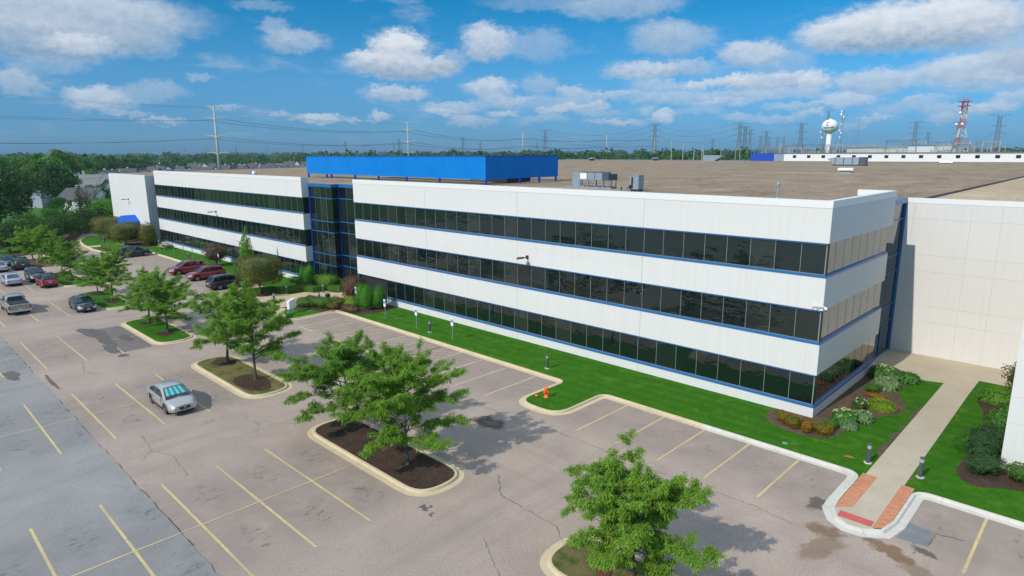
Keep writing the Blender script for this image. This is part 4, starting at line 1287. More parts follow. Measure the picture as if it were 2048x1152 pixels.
def quad_leaf(V, F, p, nrm, size, rg, asp=1.0):
    nrm = (nrm+Vector((rg.uniform(-1, 1), rg.uniform(-1, 1), rg.uniform(-1, 1)))*.75).normalized()
    a = nrm.orthogonal().normalized(); b = nrm.cross(a)
    t = rg.uniform(0, pi); u = a*cos(t)+b*sin(t); v = nrm.cross(u)
    s = size*rg.uniform(.6, 1.25)*.5
    i = len(V)
    V += [tuple(p-u*s), tuple(p-v*s*asp*.6), tuple(p+u*s), tuple(p+v*s*asp*.6)]
    F.append((i, i+1, i+2, i+3))

def superpoint(u, v, r, e):
    f = lambda x: math.copysign(abs(x)**e, x)
    return Vector((r[0]*f(cos(v))*f(cos(u)), r[1]*f(cos(v))*f(sin(u)), r[2]*f(sin(v))))
def shell(seed, r, n, size, e=1.0, zc=0.0, lump=.08, lo=-.95, core=True, asp=1.0, depth=.12):
    """leaf shell over a super-ellipsoid with an irregular surface"""
    rg = random.Random(seed); V = []; F = []
    off = Vector((seed*3.7, seed*1.3, 0))
    if core:
        nu, nv = 18, 10
        for j in range(nv+1):
            v = -pi/2+pi*j/nv
            for i in range(nu):
                p = superpoint(2*pi*i/nu, v, r, e)
                k = .80*(1+lump*1.2*mnoise.noise(p*1.3+off))
                V.append((p.x*k, p.y*k, p.z*k+zc))
        for j in range(nv):
            for i in range(nu):
                F.append((j*nu+i, j*nu+(i+1) % nu, (j+1)*nu+(i+1) % nu, (j+1)*nu+i))
    for _ in range(n):
        z = rg.uniform(lo, 1); v = math.asin(z); u = rg.uniform(0, 2*pi)
        p = superpoint(u, v, r, e)
        nn = Vector((p.x/r[0]**2, p.y/r[1]**2, p.z/r[2]**2)).normalized()
        k = 1+lump*2.2*mnoise.noise(p*1.3+off)+lump*1.6*mnoise.noise(p*3.1+off)+rg.uniform(0, .05)
        q = p*k*(1-rg.random()**2*(depth+.06))
        quad_leaf(V, F, q+Vector((0, 0, zc)), nn, size, rg, asp)
    mb = MB(); mb.v = V; mb.f = F; mb.m = [0]*len(F); mb.smooth = [False]*len(F)
    return mb

def make_dense(seed, H, RR, n=2600, size=.5, base=.22, blobs=16, sx=1.0):
    rg = random.Random(seed); V = []; F = []
    cz = H*(1+base)/2; rz = H*(1-base)/2
    bl = []
    for i in range(blobs):
        a = rg.uniform(0, 2*pi); q = rg.uniform(-1, 1); rr = sqrt(max(0, 1-q*q))*rg.uniform(.35, .75)
        c = Vector((cos(a)*rr*RR, sin(a)*rr*RR*sx, cz+q*rz*.72))
        bl.append((c, RR*rg.uniform(.30, .50)*(1-.25*abs(q))))
    bl.append((Vector((0, 0, cz)), RR*.62)); bl.append((Vector((0, 0, cz+rz*.6)), RR*.42))
    tot = sum(b[1]**2 for b in bl)
    for c, r in bl:
        for _ in range(int(n*r*r/tot)):
            d = Vector((rg.gauss(0, 1), rg.gauss(0, 1), rg.gauss(0, 1)+.25)).normalized()
            k = r*(1-rg.random()**2*.35)*rg.uniform(.85, 1.12)
            p = c+Vector((d.x*k, d.y*k, d.z*k*.85))
            if p.z < H*base*.7: p.z = H*base*.7+rg.uniform(0, .4)
            quad_leaf(V, F, p, d, size, rg)
    crown = MB(); crown.v = V; crown.f = F; crown.m = [0]*len(F); crown.smooth = [False]*len(F)
    tk = MB(); tk.sm = True
    tk.path([(0, 0, 0), (0.05*H*.2, 0, H*.3), (0, .1, H*.75)], [H*.022, H*.016, H*.006], 7)
    for i in range(7):
        a = rg.uniform(0, 6.28); z = H*rg.uniform(.22, .6)
        tk.path([(0, 0, z), (cos(a)*RR*.4, sin(a)*RR*.4, z+H*.1), (cos(a)*RR*.75, sin(a)*RR*.75, z+H*.16)], [H*.009, H*.005, H*.002], 5)
    return tk, crown

def make_conifer(seed, H, RR, n=2600, size=.28):
    rg = random.Random(seed); V = []; F = []
    tk = MB(); tk.path([(0, 0, 0), (0, 0, H*.97)], [H*.018, .02], 7)
    tiers = 26
    for i in range(tiers):
        z = H*(.04+.94*i/tiers); r = RR*(1-i/tiers)**.85+.08
        m = max(5, int(11*(1-i/tiers)+4)); a0 = rg.uniform(0, 6.28)
        for k in range(m):
            a = a0+2*pi*k/m+rg.uniform(-.2, .2); rr = r*rg.uniform(.78, 1.12)
            tip = Vector((cos(a)*rr, sin(a)*rr, z-rr*.18+rg.uniform(-.05, .05)))
            tk.path([(0, 0, z), tip], [.03, .006], 3)
            cnt = max(4, int(n/tiers/m*(r/RR+.25)))
            for q in range(cnt):
                t = rg.uniform(.15, 1.05); w = (1-t)*.35*rr+.06
                p = Vector((0, 0, z))*(1-t)+tip*t+Vector((-sin(a), cos(a), 0))*rg.uniform(-w, w)+Vector((0, 0, rg.uniform(-.05, .08)))
                quad_leaf(V, F, p, Vector((cos(a)*.3, sin(a)*.3, .8)), size, rg, .7)
    c = MB(); c.v = V; c.f = F; c.m = [0]*len(F); c.smooth = [False]*len(F)
    return tk, c

def build_tree(name, label, cat, loc, parts, mats, rz=0, group=None):
    t = thing(name, label, cat, loc, rz, group)
    for (pn, mb), mt in zip(parts, mats): mb.build(pn, mt, t)
    return t

def trees():
    PL = []
    specs = [(11, 5.75, 2.85, 30, 1.9), (12, 6.3, 2.9, 27, 1.5), (13, 6.9, 2.85, 27, 1.5), (14, 6.4, 2.7, 23, 1.25), (15, 5.9, 2.6, 20, 1.1)]
    protos = []
    G = 'honey locust trees in the parking islands'
    spots = [
        (0, .45, -19.8, 0.0, .86, 0.9, 'locust tree on the rounded dry island, its trunk beside a rusty round cover'),
        (1, -18.9, -20.1, 0, .96, 0, 'locust tree on the dark mulch island with the spreading left-hand crown, farther of its pair'),
        (2, -12.9, -20.3, 0, .97, 0, 'locust tree with leaning trunk at the near end of the dark mulch island'),
        (3, -31.0, -20.0, 0, 1.02, 0, 'locust tree with open forked crown, nearer of two by the silver sedan'),
        (4, -36.6, -19.7, 0, 1.02, 1, 'locust tree behind the forked one on the island by the silver sedan'),
        (1, -48.9, -19.9, .9, .86, 2.1, 'young locust tree at the near end of the grass island past the damp asphalt'),
        (4, -53.8, -20.0, 0, .95, 2.8, 'young locust tree at the far end of the grass island past the damp asphalt'),
        (3, -67.1, -19.6, 0, .94, 4.0, 'locust tree on the island beside the dark green sedan, nearer of two'),
        (2, -72.8, -19.6, 0, .68, 3.3, 'locust tree on the island beside the dark green sedan, farther of two'),
        (4, -85.3, -19.4, 0, .80, 5.1, 'small single-stem locust tree on the grass island behind the red crossover'),
        (0, -91.2, -19.3, 0, .82, 1.7, 'small forked locust tree on the grass island behind the red crossover'),
        (3, -103.0, -19.5, 0, .88, 5.6, 'thick-trunked locust tree at the near end of the triangular mulch island, far left'),
        (1, -106.8, -19.1, 0, .86, .6, 'locust tree in the middle of three on the far left mulch island'),
        (2, -108.3, -19.6, 0, .78, 1.6, 'locust tree at the back of the far left mulch island, leftmost trunk of three'),
    ]
    made = {}
    for v, x, y, _, sc, rz, lab in spots:
        if v not in made:
            sd, H, RR, lb, dn = specs[v]
            a, b, c = make_locust(sd, H, RR, lb, dn, lean=((-.55, .3) if v == 2 else (0, 0)))
            t = build_tree('locust_tree', lab, 'tree', (x, y, .1), [('trunk', a), ('branches', b), ('crown', c)], [M['bark'], M['bark'], M['locust']], rz, G)
            t.scale = (sc, sc, sc*.90) if v in (0, 1, 2) else (sc,)*3
            made[v] = t
        else:
            dup(made[v], (x, y, .1), rz, lab, (sc, sc, sc*.92))
trees()

def shrubs():
    def sh(name, label, cat, loc, seed, r, n, size, mat, e=1.0, lump=.08, rz=0, group=None, stem=0.0, asp=1.0, core=True):
        if stem <= .3:
            o = shell(seed, r, n, size, e, zc=r[2]*.92+stem, lump=max(lump, .12), core=core, asp=asp).build(name, mat)
            o.location = (loc[0], loc[1], .12); o.rotation_euler = (0, 0, rz)
            return tagged(o, label, cat, group)
        t = thing(name, label, cat, (loc[0], loc[1], .12), rz, group)
        shell(seed, r, n, size, e, zc=r[2]*.92+stem, lump=lump, core=core, asp=asp).build('foliage', mat, t)
        if stem > .3:
            k = MB(); k.sm = True
            k.path([(0, 0, 0), (.04, .0, stem*.6), (0, 0, stem+.4)], [.12, .10, .08], 8)
            for a in range(5): k.path([(0, 0, stem*.7), (cos(a*1.26)*.35, sin(a*1.26)*.35, stem+.3)], [.05, .03], 5)
            k.build('trunk', M['bark'], t)
        return t
    sh('clipped_tree', 'large clipped flat-topped tree with rusty upper leaves, beside the dark crossover near the entry', 'tree', (-58.4, -6.9), 1, (2.55, 2.3, 1.62), 9000, .13, M['leaf_topiary'], .62, .05, stem=1.25)
    sh('clipped_tree', 'clipped flat-topped tree on the rounded far lawn, left of the other two', 'tree', (-128.2, -4.2), 2, (3.2, 2.6, 1.75), 5200, .18, M['leaf_topiary'], .6, .06, stem=.8)
    sh('clipped_tree', 'clipped flat-topped tree in front of the blue awning', 'tree', (-116.6, -4.5), 3, (3.5, 2.8, 1.75), 5600, .18, M['leaf_topiary'], .65, .07, stem=.6)
    sh('clipped_shrub', 'tall rounded reddish shrub against the building corner by the picnic tables', 'shrub', (-111.9, -2.2), 4, (1.45, 1.4, 2.0), 3600, .15, M['leaf_topiary'], .85, .05)
    sh('burgundy_shrub', 'round burgundy shrub beside the entrance plaza', 'shrub', (-48.35, -1.0), 5, (1.3, 1.25, 1.28), 5200, .10, M['leaf_burg'], .9, .12)
    sh('burgundy_tree', 'small burgundy tree at the end of the lawn beside the left wing', 'tree', (-81.6, -2.6), 6, (1.65, 1.5, 1.25), 4200, .13, M['leaf_burg'], .95, .16, stem=.65)
    sh('hedge_mound', 'broad rounded light green shrub beneath the glass tower', 'shrub', (-55.7, .15), 7, (1.75, 1.05, .85), 4200, .09, M['leaf_hedge'], .7, .05, rz=R(5))
    def arb(lab, x, y, h, r, seed):
        mb = shell(seed, (r, r, h/2), 3600, .10, .85, h*.47, .16, asp=.5)
        for i, (vx, vy, vz) in enumerate(mb.v):
            f = 1.12-.55*max(0, vz/h)**2; mb.v[i] = (vx*f, vy*f, vz*(1+.04*sin(vx*9+seed)))
        o = mb.build('arborvitae', M['leaf_arb']); o.location = (x, y, .12); tagged(o, lab, 'shrub')
    for lab, x, y, h, r in (('columnar arborvitae beside the tower, left of its pair', -59.6, -.9, 2.4, .62), ('columnar arborvitae beside the tower, fuller one right of its pair', -58.4, -.75, 2.9, .85)):
        arb(lab, x, y, h, r, int(-x))
    for i, (lab, x, y, h, r) in enumerate((('bright green arborvitae by the accessible parking signs, left of three', -44.3, -2.5, 2.75, .68), ('bright green arborvitae by the accessible parking signs, front one in the middle of three', -43.1, -2.7, 2.75, .80), ('bright green arborvitae by the accessible parking signs, right one at the wall', -42.3, -1.75, 2.7, .75))):
        arb(lab, x, y, h, r, 80+i)
    # low zigzag hedge along the plaza
    def hedge(name, label, pts, w, h, mat, seed, group=None):
        t = thing(name, label, 'hedge', (pts[0][0], pts[0][1], .12), 0, group)
        rg = random.Random(seed); V = []; F = []
        for a, b in zip(pts[:-1], pts[1:]):
            a = Vector(a)-Vector(pts[0]); b = Vector(b)-Vector(pts[0]); L = (b-a).length; d = (b-a)/L; n = Vector((-d.y, d.x))
            i = len(V); q = w*.46
            for z in (0, h*.93):
                for c, s in ((a-d*.1, -1), (b+d*.1, -1), (b+d*.1, 1), (a-d*.1, 1)): V.append((c.x+n.x*q*s, c.y+n.y*q*s, z))
            F += [(i, i+1, i+5, i+4), (i+1, i+2, i+6, i+5), (i+2, i+3, i+7, i+6), (i+3, i, i+4, i+7), (i+4, i+5, i+6, i+7)]
            for _ in range(int(L*620)):
                t0 = rg.uniform(-.1, L+.1); s = rg.uniform(-1, 1); f = rg.random()
                bmp = .04*mnoise.noise(Vector((a.x+t0*2, s*2, seed)))
                if f < .45: p = Vector((a.x+d.x*t0+n.x*s*w/2, a.y+d.y*t0+n.y*s*w/2, h+bmp)); nn = Vector((0, 0, 1))
                else:
                    sg = 1 if f < .72 else -1
                    p = Vector((a.x+d.x*t0+n.x*sg*(w/2+bmp), a.y+d.y*t0+n.y*sg*(w/2+bmp), rg.uniform(0, h))); nn = Vector((n.x*sg, n.y*sg, .2))
                quad_leaf(V, F, p, nn, .085, rg)
        mb = MB(); mb.v = V; mb.f = F; mb.m = [0]*len(F); mb.smooth = [False]*len(F)
        mb.build('foliage', mat, t)
    hedge('low_hedge', 'low clipped zigzag hedge along the edge of the entrance plaza', [(-59.4, -8.7), (-58.3, -5.4), (-56.5, -4.9), (-56.2, -2.7), (-54.9, -2.1), (-54.7, -.5), (-52.9, .2)], .75, .62, M['leaf_hedge'], 5)
    hedge('low_hedge', 'low dark hedge beside the walk to the far entrance', [(-118.9, -1.0), (-125.5, -1.6), (-129, -3.4)], .9, .6, M['leaf_mid'], 6)
    hedge('low_hedge', 'bright green low hedge behind the navy crossover', [(-106.6, -6.8), (-110.5, -7.4), (-115.6, -8.2)], 1.2, .75, M['leaf_bright'], 7)
    # mixed plants in the bed south of the plaza
    mix = [('spreading_juniper', 'dark green spreading juniper by the white and blue sign', -49.3, -6.4, (1.25, .8, .42), 'leaf_mid'), ('spreading_juniper', 'broad green juniper in the bed, between sign and litter bin', -47.6, -5.3, (1.7, 1.0, .5), 'leaf_mid'),
           ('low_shrub', 'brownish low shrub behind the white and blue sign', -50.1, -5.2, (.9, .75, .42), 'leaf_burg'), ('low_shrub', 'bronze low shrub beside the litter bin', -47.5, -3.5, (1.1, .8, .40), 'leaf_topiary'),
           ('lime_shrub', 'yellow-green shrub below the burgundy ball', -47.0, -2.3, (.85, .7, .38), 'leaf_lime'), ('lime_shrub', 'yellow-green shrub left of the arborvitae trio', -45.2, -3.3, (.8, .65, .36), 'leaf_lime'),
           ('low_shrub', 'small green shrub behind the yellow-green ones', -45.9, -1.9, (.8, .6, .5), 'leaf_mid'), ('low_shrub', 'straggly brown shrub at the corner of the bed by the kerb', -44.0, -4.3, (1.2, .6, .28), 'leaf_burg'),
           ('low_shrub', 'olive low shrub behind the kerb corner', -46.0, -5.0, (.9, .7, .38), 'leaf_topiary'), ('low_shrub', 'dark green shrub under the glass tower, right of the mound', -53.0, .9, (.8, .5, .5), 'leaf_dark'),
           ('low_shrub', 'dark green shrub at the foot of the left wing, near the arborvitae pair', -61.3, -.9, (1.1, .7, .45), 'leaf_dark'), ('low_shrub', 'low flowering shrub behind the zigzag hedge', -57.3, -1.9, (1.2, .8, .35), 'leaf_topiary')]
    for i, (nm, lab, x, y, r, mt) in enumerate(mix):
        sh(nm, lab, 'shrub', (x, y), 20+i, r, int(1900*r[0]), .10, M[mt], .95, .2)
    for i, (lab, x, y, r, mt) in enumerate([('olive round shrub in the corner bed, leftmost of the row', -1.15, -1.55, .46, 'leaf_orange'), ('olive round shrub in the corner bed, second from the left', -.42, -1.95, .47, 'leaf_orange'), ('rusty orange round shrub below the building corner', .42, -2.05, .40, 'leaf_rust'), ('olive round shrub in the corner bed, right of the rusty orange one', 1.15, -1.75, .48, 'leaf_orange')]):
        sh('round_shrub', lab, 'shrub', (x, y), 40+i, (r, r*.95, .30), 1900, .075, M[mt], .95, .30, group='round shrubs below the building corner')
    sh('low_shrub', 'dark green low shrub left of the cream hydrangea', 'shrub', (1.25, -.65), 45, (.42, .4, .26), 1600, .06, M['leaf_mid'], .9, .15)
    sh('low_shrub', 'small clipped green ball in the corner bed before the far hostas', 'shrub', (1.3, 7.2), 46, (.45, .45, .27), 1500, .06, M['leaf_mid'], .85, .08)
    sh('low_shrub', 'flat russet groundcover in the corner bed beside the clipped ball', 'shrub', (1.75, 6.3), 47, (.7, .45, .10), 1100, .06, M['leaf_rust'], .9, .2)
    def rosette(name, label, loc, seed, rad, h, n, mat, lw, fl=None, nfl=0, flr=.05, up=.5, cat='plant'):
        rg = random.Random(seed); t = thing(name, label, cat, (loc[0], loc[1], .12)) if fl else None; V = []; F = []
        for _ in range(n):
            a = rg.uniform(0, 2*pi); q = rad*sqrt(rg.random())*.75
            p = Vector((cos(a)*q, sin(a)*q, h*rg.uniform(.15, .95)*(1-(q/rad)**2*.5)))
            d = Vector((cos(a+rg.uniform(-.6, .6)), sin(a+rg.uniform(-.6, .6)), up*rg.uniform(.2, 1.3)))
            leaf_strip(V, F, p, d, rad*rg.uniform(.3, .5), lw*rg.uniform(.7, 1.2), rg, rg.uniform(.3, .8))
        mb = MB(); mb.v = V; mb.f = F; mb.m = [0]*len(F); mb.smooth = [False]*len(F); o = mb.build('leaves' if fl else name, mat, t)
        if not fl: o.location = (loc[0], loc[1], .12); tagged(o, label, cat)
        if fl:
            for _ in range(nfl):
                V = []; F = []
                a = rg.uniform(0, 2*pi); q = rad*sqrt(rg.random())*.95; c = Vector((cos(a)*q, sin(a)*q, h*(1.05-(q/rad)**2*.45)))
                for k in range(16):
                    d = Vector((rg.gauss(0, 1), rg.gauss(0, 1), rg.gauss(0, 1)+.6)).normalized()
                    quad_leaf(V, F, c+d*flr*.8, d, flr*1.2, rg)
                mb = MB(); mb.v = V; mb.f = F; mb.m = [0]*len(F); mb.smooth = [False]*len(F); mb.build('flower', fl, t)
    rosette('hydrangea', 'bushy hydrangea with cream flower heads near the building corner', (1.55, .75), 1, .68, .75, 1300, M['leaf_hyd'], .12, M['flower'], 34, .07)
    rosette('hosta', 'variegated pale hosta beside the cream hydrangea', (2.05, -.1), 2, .48, .42, 700, M['leaf_hosta'], .10)
    rosette('hosta', 'large variegated hosta with white flower spikes, right of the cream hydrangea', (2.25, 1.6), 3, .60, .6, 1000, M['leaf_hosta'], .10, M['flower_white'], 16, .035)
    rosette('ornamental_grass', 'rounded mound of bright yellow-green grass in the corner bed', (2.55, 4.35), 4, .85, .50, 3400, M['leaf_lime'], .035, up=.8)
    rosette('ornamental_grass', 'narrow blue-green clump with white blooms beside the bright grass mound', (1.55, 3.6), 5, .5, .6, 900, M['leaf_mid'], .035, M['flower_white'], 12, .05, up=1.3)
    rosette('hydrangea', 'green hydrangea with pale heads at the far end of the corner bed', (.95, 10.7), 6, .85, .85, 1300, M['leaf_hyd'], .13, M['flower'], 22, .07)
    rosette('hosta', 'variegated hosta with white spikes, front of the far clump in the corner bed', (1.75, 8.6), 7, .80, .65, 1100, M['leaf_hosta'], .12, M['flower_white'], 14, .04)
    rosette('hosta', 'pale green hosta at the tip of the corner bed near the paving', (2.45, 10.9), 8, .75, .65, 1000, M['leaf_hyd'], .12)
    rosette('hosta', 'variegated hosta in the middle of the far clump', (1.55, 9.9), 9, .6, .6, 800, M['leaf_hosta'], .11)
    # right-hand bed
    rosette('sprawling_shrub', 'bright green sprawling shrub at the top of the bed by the white wing', (7.55, 10.9), 11, 1.05, .55, 2200, M['leaf_bright'], .10, cat='shrub')
    rosette('sprawling_shrub', 'glossy green shrub in the bed by the white wing, just above the large juniper', (8.35, 6.2), 12, .8, 1.0, 1700, M['leaf_hyd'], .11, cat='shrub')
    rosette('sprawling_shrub', 'grey-green shrub against the wing edge, second below the sprawling one', (8.45, 8.3), 13, .7, .8, 1300, M['leaf_mid'], .10, cat='shrub')
    sh('spreading_juniper', 'large spreading olive juniper in the bed by the white wing', 'shrub', (8.25, 1.6), 51, (.85, 2.2, .62), 6500, .11, M['leaf_spruce'], .95, .30, asp=.6)
    sh('spreading_juniper', 'low front juniper at the foot of the large one, on the mulch', 'shrub', (8.55, -.9), 52, (.75, .9, .40), 3600, .10, M['leaf_spruce'], .95, .30, asp=.6)
    sh('flowering_shrub', 'loose shrub with dark flower spikes in front of the white wing wall', 'shrub', (10.0, -1.0), 53, (.6, .5, .45), 1400, .10, M['leaf_mid'], .95, .25)
    t = thing('young_tree', 'slender young leafy tree against the cream block beside the wing edge', 'tree', (8.0, 13.4, .12))
    shell(54, (.62, .6, .85), 900, .15, .9, 1.15, .3, core=False, depth=.9).build('crown', M['leaf_topiary'], t)
    k = MB(); [k.path([(0, 0, 0), (.12*cos(a), .12*sin(a), .8), (.35*cos(a), .35*sin(a), 1.7)], [.03, .02, .008], 5) for a in (0, 1.4, 2.9, 4.3)]; k.build('stems', M['bark'], t)
    # conical trees
    a, c = make_dense(61, 7.4, 1.75, 5200, .19, .06, 22)
    for i in range(len(c.v)):
        x, y, z = c.v[i]; f = max(.05, min(1.15, 1.25*(1-z/7.9))); c.v[i] = (x*f*1.1, y*f*1.1, z)
    build_tree('conical_tree', 'tall conical light green tree in the lawn before the left wing', 'tree', (-68.0, -3.9, .1), [('trunk', a), ('crown', c)], [M['bark'], M['leaf_bright']])
    a, c = make_conifer(62, 10.0, 2.9, 4200, .34)
    build_tree('spruce_tree', 'tall spruce at the left end of the plain white wall', 'tree', (-142.5, -5.2, .1), [('trunk', a), ('crown', c)], [M['bark'], M['leaf_spruce']])
shrubs()
# ------------------------------------------------------------------ vehicles
def paintmat(name, col, metal=.35):
    mt, T, b = new_mat(name, .32, .5)
    n = T.noise(opos(T), 1.5, 4, .6)
    T.put(b.inputs['Base Color'], T.mix(n, tuple(c*.9 for c in col), col))
    b.inputs['Metallic'].default_value = metal
    b.inputs['Coat Weight'].default_value = 1.0
    b.inputs['Coat Roughness'].default_value = .04
    T.put(b.inputs['Roughness'], T.ramp(T.noise(opos(T), 6, 4, .7), .3, .7, .28, .42))
    return mt
def carglass():
    mt, T, b = new_mat('car_glass', .03, .6)
    b.inputs['Base Color'].default_value = (.010, .014, .016, 1)
    b.inputs['IOR'].default_value = 1.7
    return mt
M['car_glass'] = carglass()
M['lamp_clear'] = mat_simple('headlamp', (.55, .58, .60), .12, .4, .8)
M['lamp_red'] = mat_simple('tail_lamp', (.35, .01, .01), .15, 0, .8)
M['rim'] = mat_simple('alloy_rim', (.50, .51, .52), .3, .8, .6)
M['plate'] = mat_simple('number_plate', (.55, .60, .66), .5)
M['plate_blue'] = mat_simple('blue_number_plate', (.10, .30, .42), .5, var=.4, scale=20)
M['shade'] = mat_simple('windscreen_shade', (.17, .52, .46), .4, .2, .4, var=.4, scale=6)
M['shade_dark'] = mat_simple('windscreen_shade_fold', (.01, .22, .24), .3, 0, .5)
M['plastic'] = mat_simple('black_plastic', (.02, .02, .022), .55)

SPEC = dict(
    sedan=dict(L=4.45, W=1.76, ga=.30, wb=2.58, wx=-1.31, wr=.315, belt=.90, hood=.86, deck=.96, zr=1.40,
               cab=[(-1.95, .97), (-1.02, 1.36), (-.35, 1.41), (.28, 1.36), (1.22, .92)], nose=.66, side=2),
    suv=dict(L=4.55, W=1.82, ga=.34, wb=2.62, wx=-1.32, wr=.345, belt=1.02, hood=1.02, deck=1.05, zr=1.66,
             cab=[(-2.18, 1.07), (-1.82, 1.56), (-.6, 1.66), (.30, 1.60), (1.12, 1.06)], nose=.78, side=3),
    pickup=dict(L=5.45, W=1.92, ga=.42, wb=3.45, wx=-1.65, wr=.375, belt=1.12, hood=1.12, deck=1.15, zr=1.76,
                cab=[(-.72, 1.16), (-.60, 1.66), (0.0, 1.75), (.75, 1.70), (1.35, 1.16)], nose=.90, side=2),
)
def make_car(kind, paint, opts):
    s = SPEC[kind]
    L, W = s['L'], s['W']; hx = L/2
    wxs = (s['wx'], s['wx']+s['wb']); wr = s['wr']; ra = wr+.065
    cab = s['cab']
    parts = []
    # ---- body shell lofted along x
    xs = set([-hx, -hx+.05, -hx+.15, -hx+.30, hx-.40, hx-.25, hx-.13, hx-.04, hx])
    for w in wxs:
        for k in range(-6, 7): xs.add(round(w+ra*sin(k/6*pi/2), 4))
    x = -hx+.45
    while x < hx-.45: xs.add(round(x, 4)); x += .22
    xs = sorted(xs)
    xs2 = [xs[0]]
    for x in xs[1:]:
        if x-xs2[-1] > .018 or x == xs[-1]: xs2.append(x)
    xs = xs2
    def ztop(x):
        rb, fb = cab[0][0], cab[-1][0]
        if x > fb:
            t = (x-fb)/(hx-fb)
            return s['hood']+.03-(s['hood']-s['nose'])*(t**2.2)
        if x < rb:
            t = (rb-x)/(hx+rb) if hx+rb > .01 else 0
            if kind == 'pickup': return s['deck']-.03*(t > .97)
            return s['deck']-.10*t**2
        return s['belt']+.02
    def zbelt(x):
        t = abs(x)/hx
        return min(s['belt'], ztop(x)-.05)-.03*max(0, t-.8)/.2
    def hw(x):
        t = x/hx
        if t > 0: k = 1-.20*max(0, (t-.62)/.38)**2.2-.03*t*t
        else: k = 1-(.13 if kind != 'pickup' else .04)*max(0, (-t-.68)/.32)**2
        return W/2*k
    def zlow(x):
        z = s['ga']-.08+.06*max(0, (abs(x)/hx-.86)/.14)
        for w in wxs:
            d = abs(x-w)
            if d < ra: z = max(z, wr+sqrt(ra*ra-d*d))
        return z
    mb = MB(); mb.sm = True; rings = []
    for x in xs:
        w = hw(x); zl = zlow(x); zb = zbelt(x); zt = ztop(x)
        zl = min(zl, zb-.08)
        endf = 0.0
        ring = [(0, zl), (w*.80, zl), (w*.965, zl+.01), (w*.995, zl+(zb-zl)*.30), (w, zl+(zb-zl)*.62), (w*.975, zb-.015), (w*.90, zb+(zt-zb)*.62), (w*.62, zt), (0, zt+.028)]
        rings.append([(x, y, z) for y, z in ring]+[(x, -y, z) for y, z in ring[-2:0:-1]])
    n = len(rings[0]); vs = [p for r in rings for p in r]; fs = []
    for i in range(len(rings)-1):
        for k in range(n): fs.append((i*n+k, i*n+(k+1) % n, (i+1)*n+(k+1) % n, (i+1)*n+k))
    mb.raw(vs, fs)
    # rounded nose and tail
    for idx, sg in ((0, -1), (len(rings)-1, 1)):
        r = rings[idx]; zc = (r[0][2]+r[8][2])/2
        inner = [(p[0]+sg*.05, p[1]*.90, zc+(p[2]-zc)*.82) for p in r]
        b = len(mb.v); mb.raw(r+inner, [(k, (k+1) % n, n+(k+1) % n, n+k) if sg > 0 else ((k+1) % n, k, n+k, n+(k+1) % n) for k in range(n)])
        mb.raw(inner, [tuple(range(n)) if sg > 0 else tuple(range(n-1, -1, -1))])
    parts.append(('body', mb, [paint], None))
    # ---- cabin
    cm = MB(); cm.sm = False
    def cabw(z):
        t = (z-s['belt'])/(s['zr']-s['belt'])
        return W/2*(.93-.20*max(0, t)**1.15)
    P = cab
    ringc = []
    for x, z in P:
        zb = s['belt']-.02
        w0 = cabw(s['belt'])*(hw(x)/(W/2)); w1 = cabw(z)*(1 if abs(x) < hx*.8 else .97)
        ringc.append([(x, w0, zb), (x, (w0*.25+w1*.75) if z-zb > .2 else w1, zb+(z-zb)*.80), (x, w1*.93, z-.005), (x, w1*.5, z+.022), (x, 0, z+.028), (x, -w1*.5, z+.022), (x, -w1*.93, z-.005), (x, -((w0*.25+w1*.75) if z-zb > .2 else w1), zb+(z-zb)*.80), (x, -w0, zb)])
    # sample the profile more finely for a curved roof
    fine = []
    for i in range(len(ringc)-1):
        for k in range(4):
            t = k/4
            a0 = ringc[max(0, i-1)]; a1 = ringc[i]; a2 = ringc[i+1]; a3 = ringc[min(len(ringc)-1, i+2)]
            row = []
            for p0, p1, p2, p3 in zip(a0, a1, a2, a3):
                if i in (0, len(ringc)-2): q = Vector(p1).lerp(Vector(p2), t)
                else:
                    v0, v1, v2, v3 = map(Vector, (p0, p1, p2, p3))
                    q = v1.lerp(v2, t)+Vector((0, 0, .012*sin(pi*t)))
                row.append(tuple(q))
            fine.append(row)
    fine.append(ringc[-1])
    cm.sm = True
    vs = [p for r in fine for p in r]; m9 = 9; fs = []
    for i in range(len(fine)-1):
        for k in range(m9-1): fs.append((i*m9+k, (i+1)*m9+k, (i+1)*m9+k+1, i*m9+k+1))
    cm.raw(vs, fs)
    for r, fl in ((ringc[0], 0), (ringc[-1], 1)): cm.raw(r, [tuple(range(9)) if fl else tuple(range(8, -1, -1))])
    parts.append(('cabin', cm, [opts.get('roof', paint)], None))
    # ---- glass laid just outside the cabin
    def lift(a, b, c, d, e):
        A, B, C, D = map(Vector, (a, b, c, d)); nn = (B-A).cross(D-A).normalized()*e
        return [A+nn, B+nn, C+nn, D+nn]
    def inset(q, u, v0, v1):
        A, B, C, D = map(Vector, q)
        f = lambda s, t: A.lerp(B, s).lerp(D.lerp(C, s), t)
        return [f(u, v0), f(1-u, v0), f(1-u, v1), f(u, v1)]
    def glassq(name, q, e=.02, sub=None):
        g = MB(); A, B, C, D = q; nn = (B-A).cross(D-A).normalized()*e
        # slightly bowed pane
        vs = []; N = 4
        for j in range(N+1):
            for i in range(N+1):
                s1, t1 = i/N, j/N
                p = A.lerp(B, s1).lerp(D.lerp(C, s1), t1)+nn*(1+1.0*sin(pi*s1))
                vs.append(p)
        g.sm = True
        g.raw(vs, [(j*(N+1)+i, j*(N+1)+i+1, (j+1)*(N+1)+i+1, (j+1)*(N+1)+i) for j in range(N) for i in range(N)])
        return g
    f0, f1 = ringc[-1], ringc[-2]   # windscreen: base, top
    w0 = f0[1][1]; w1 = f1[2][1]
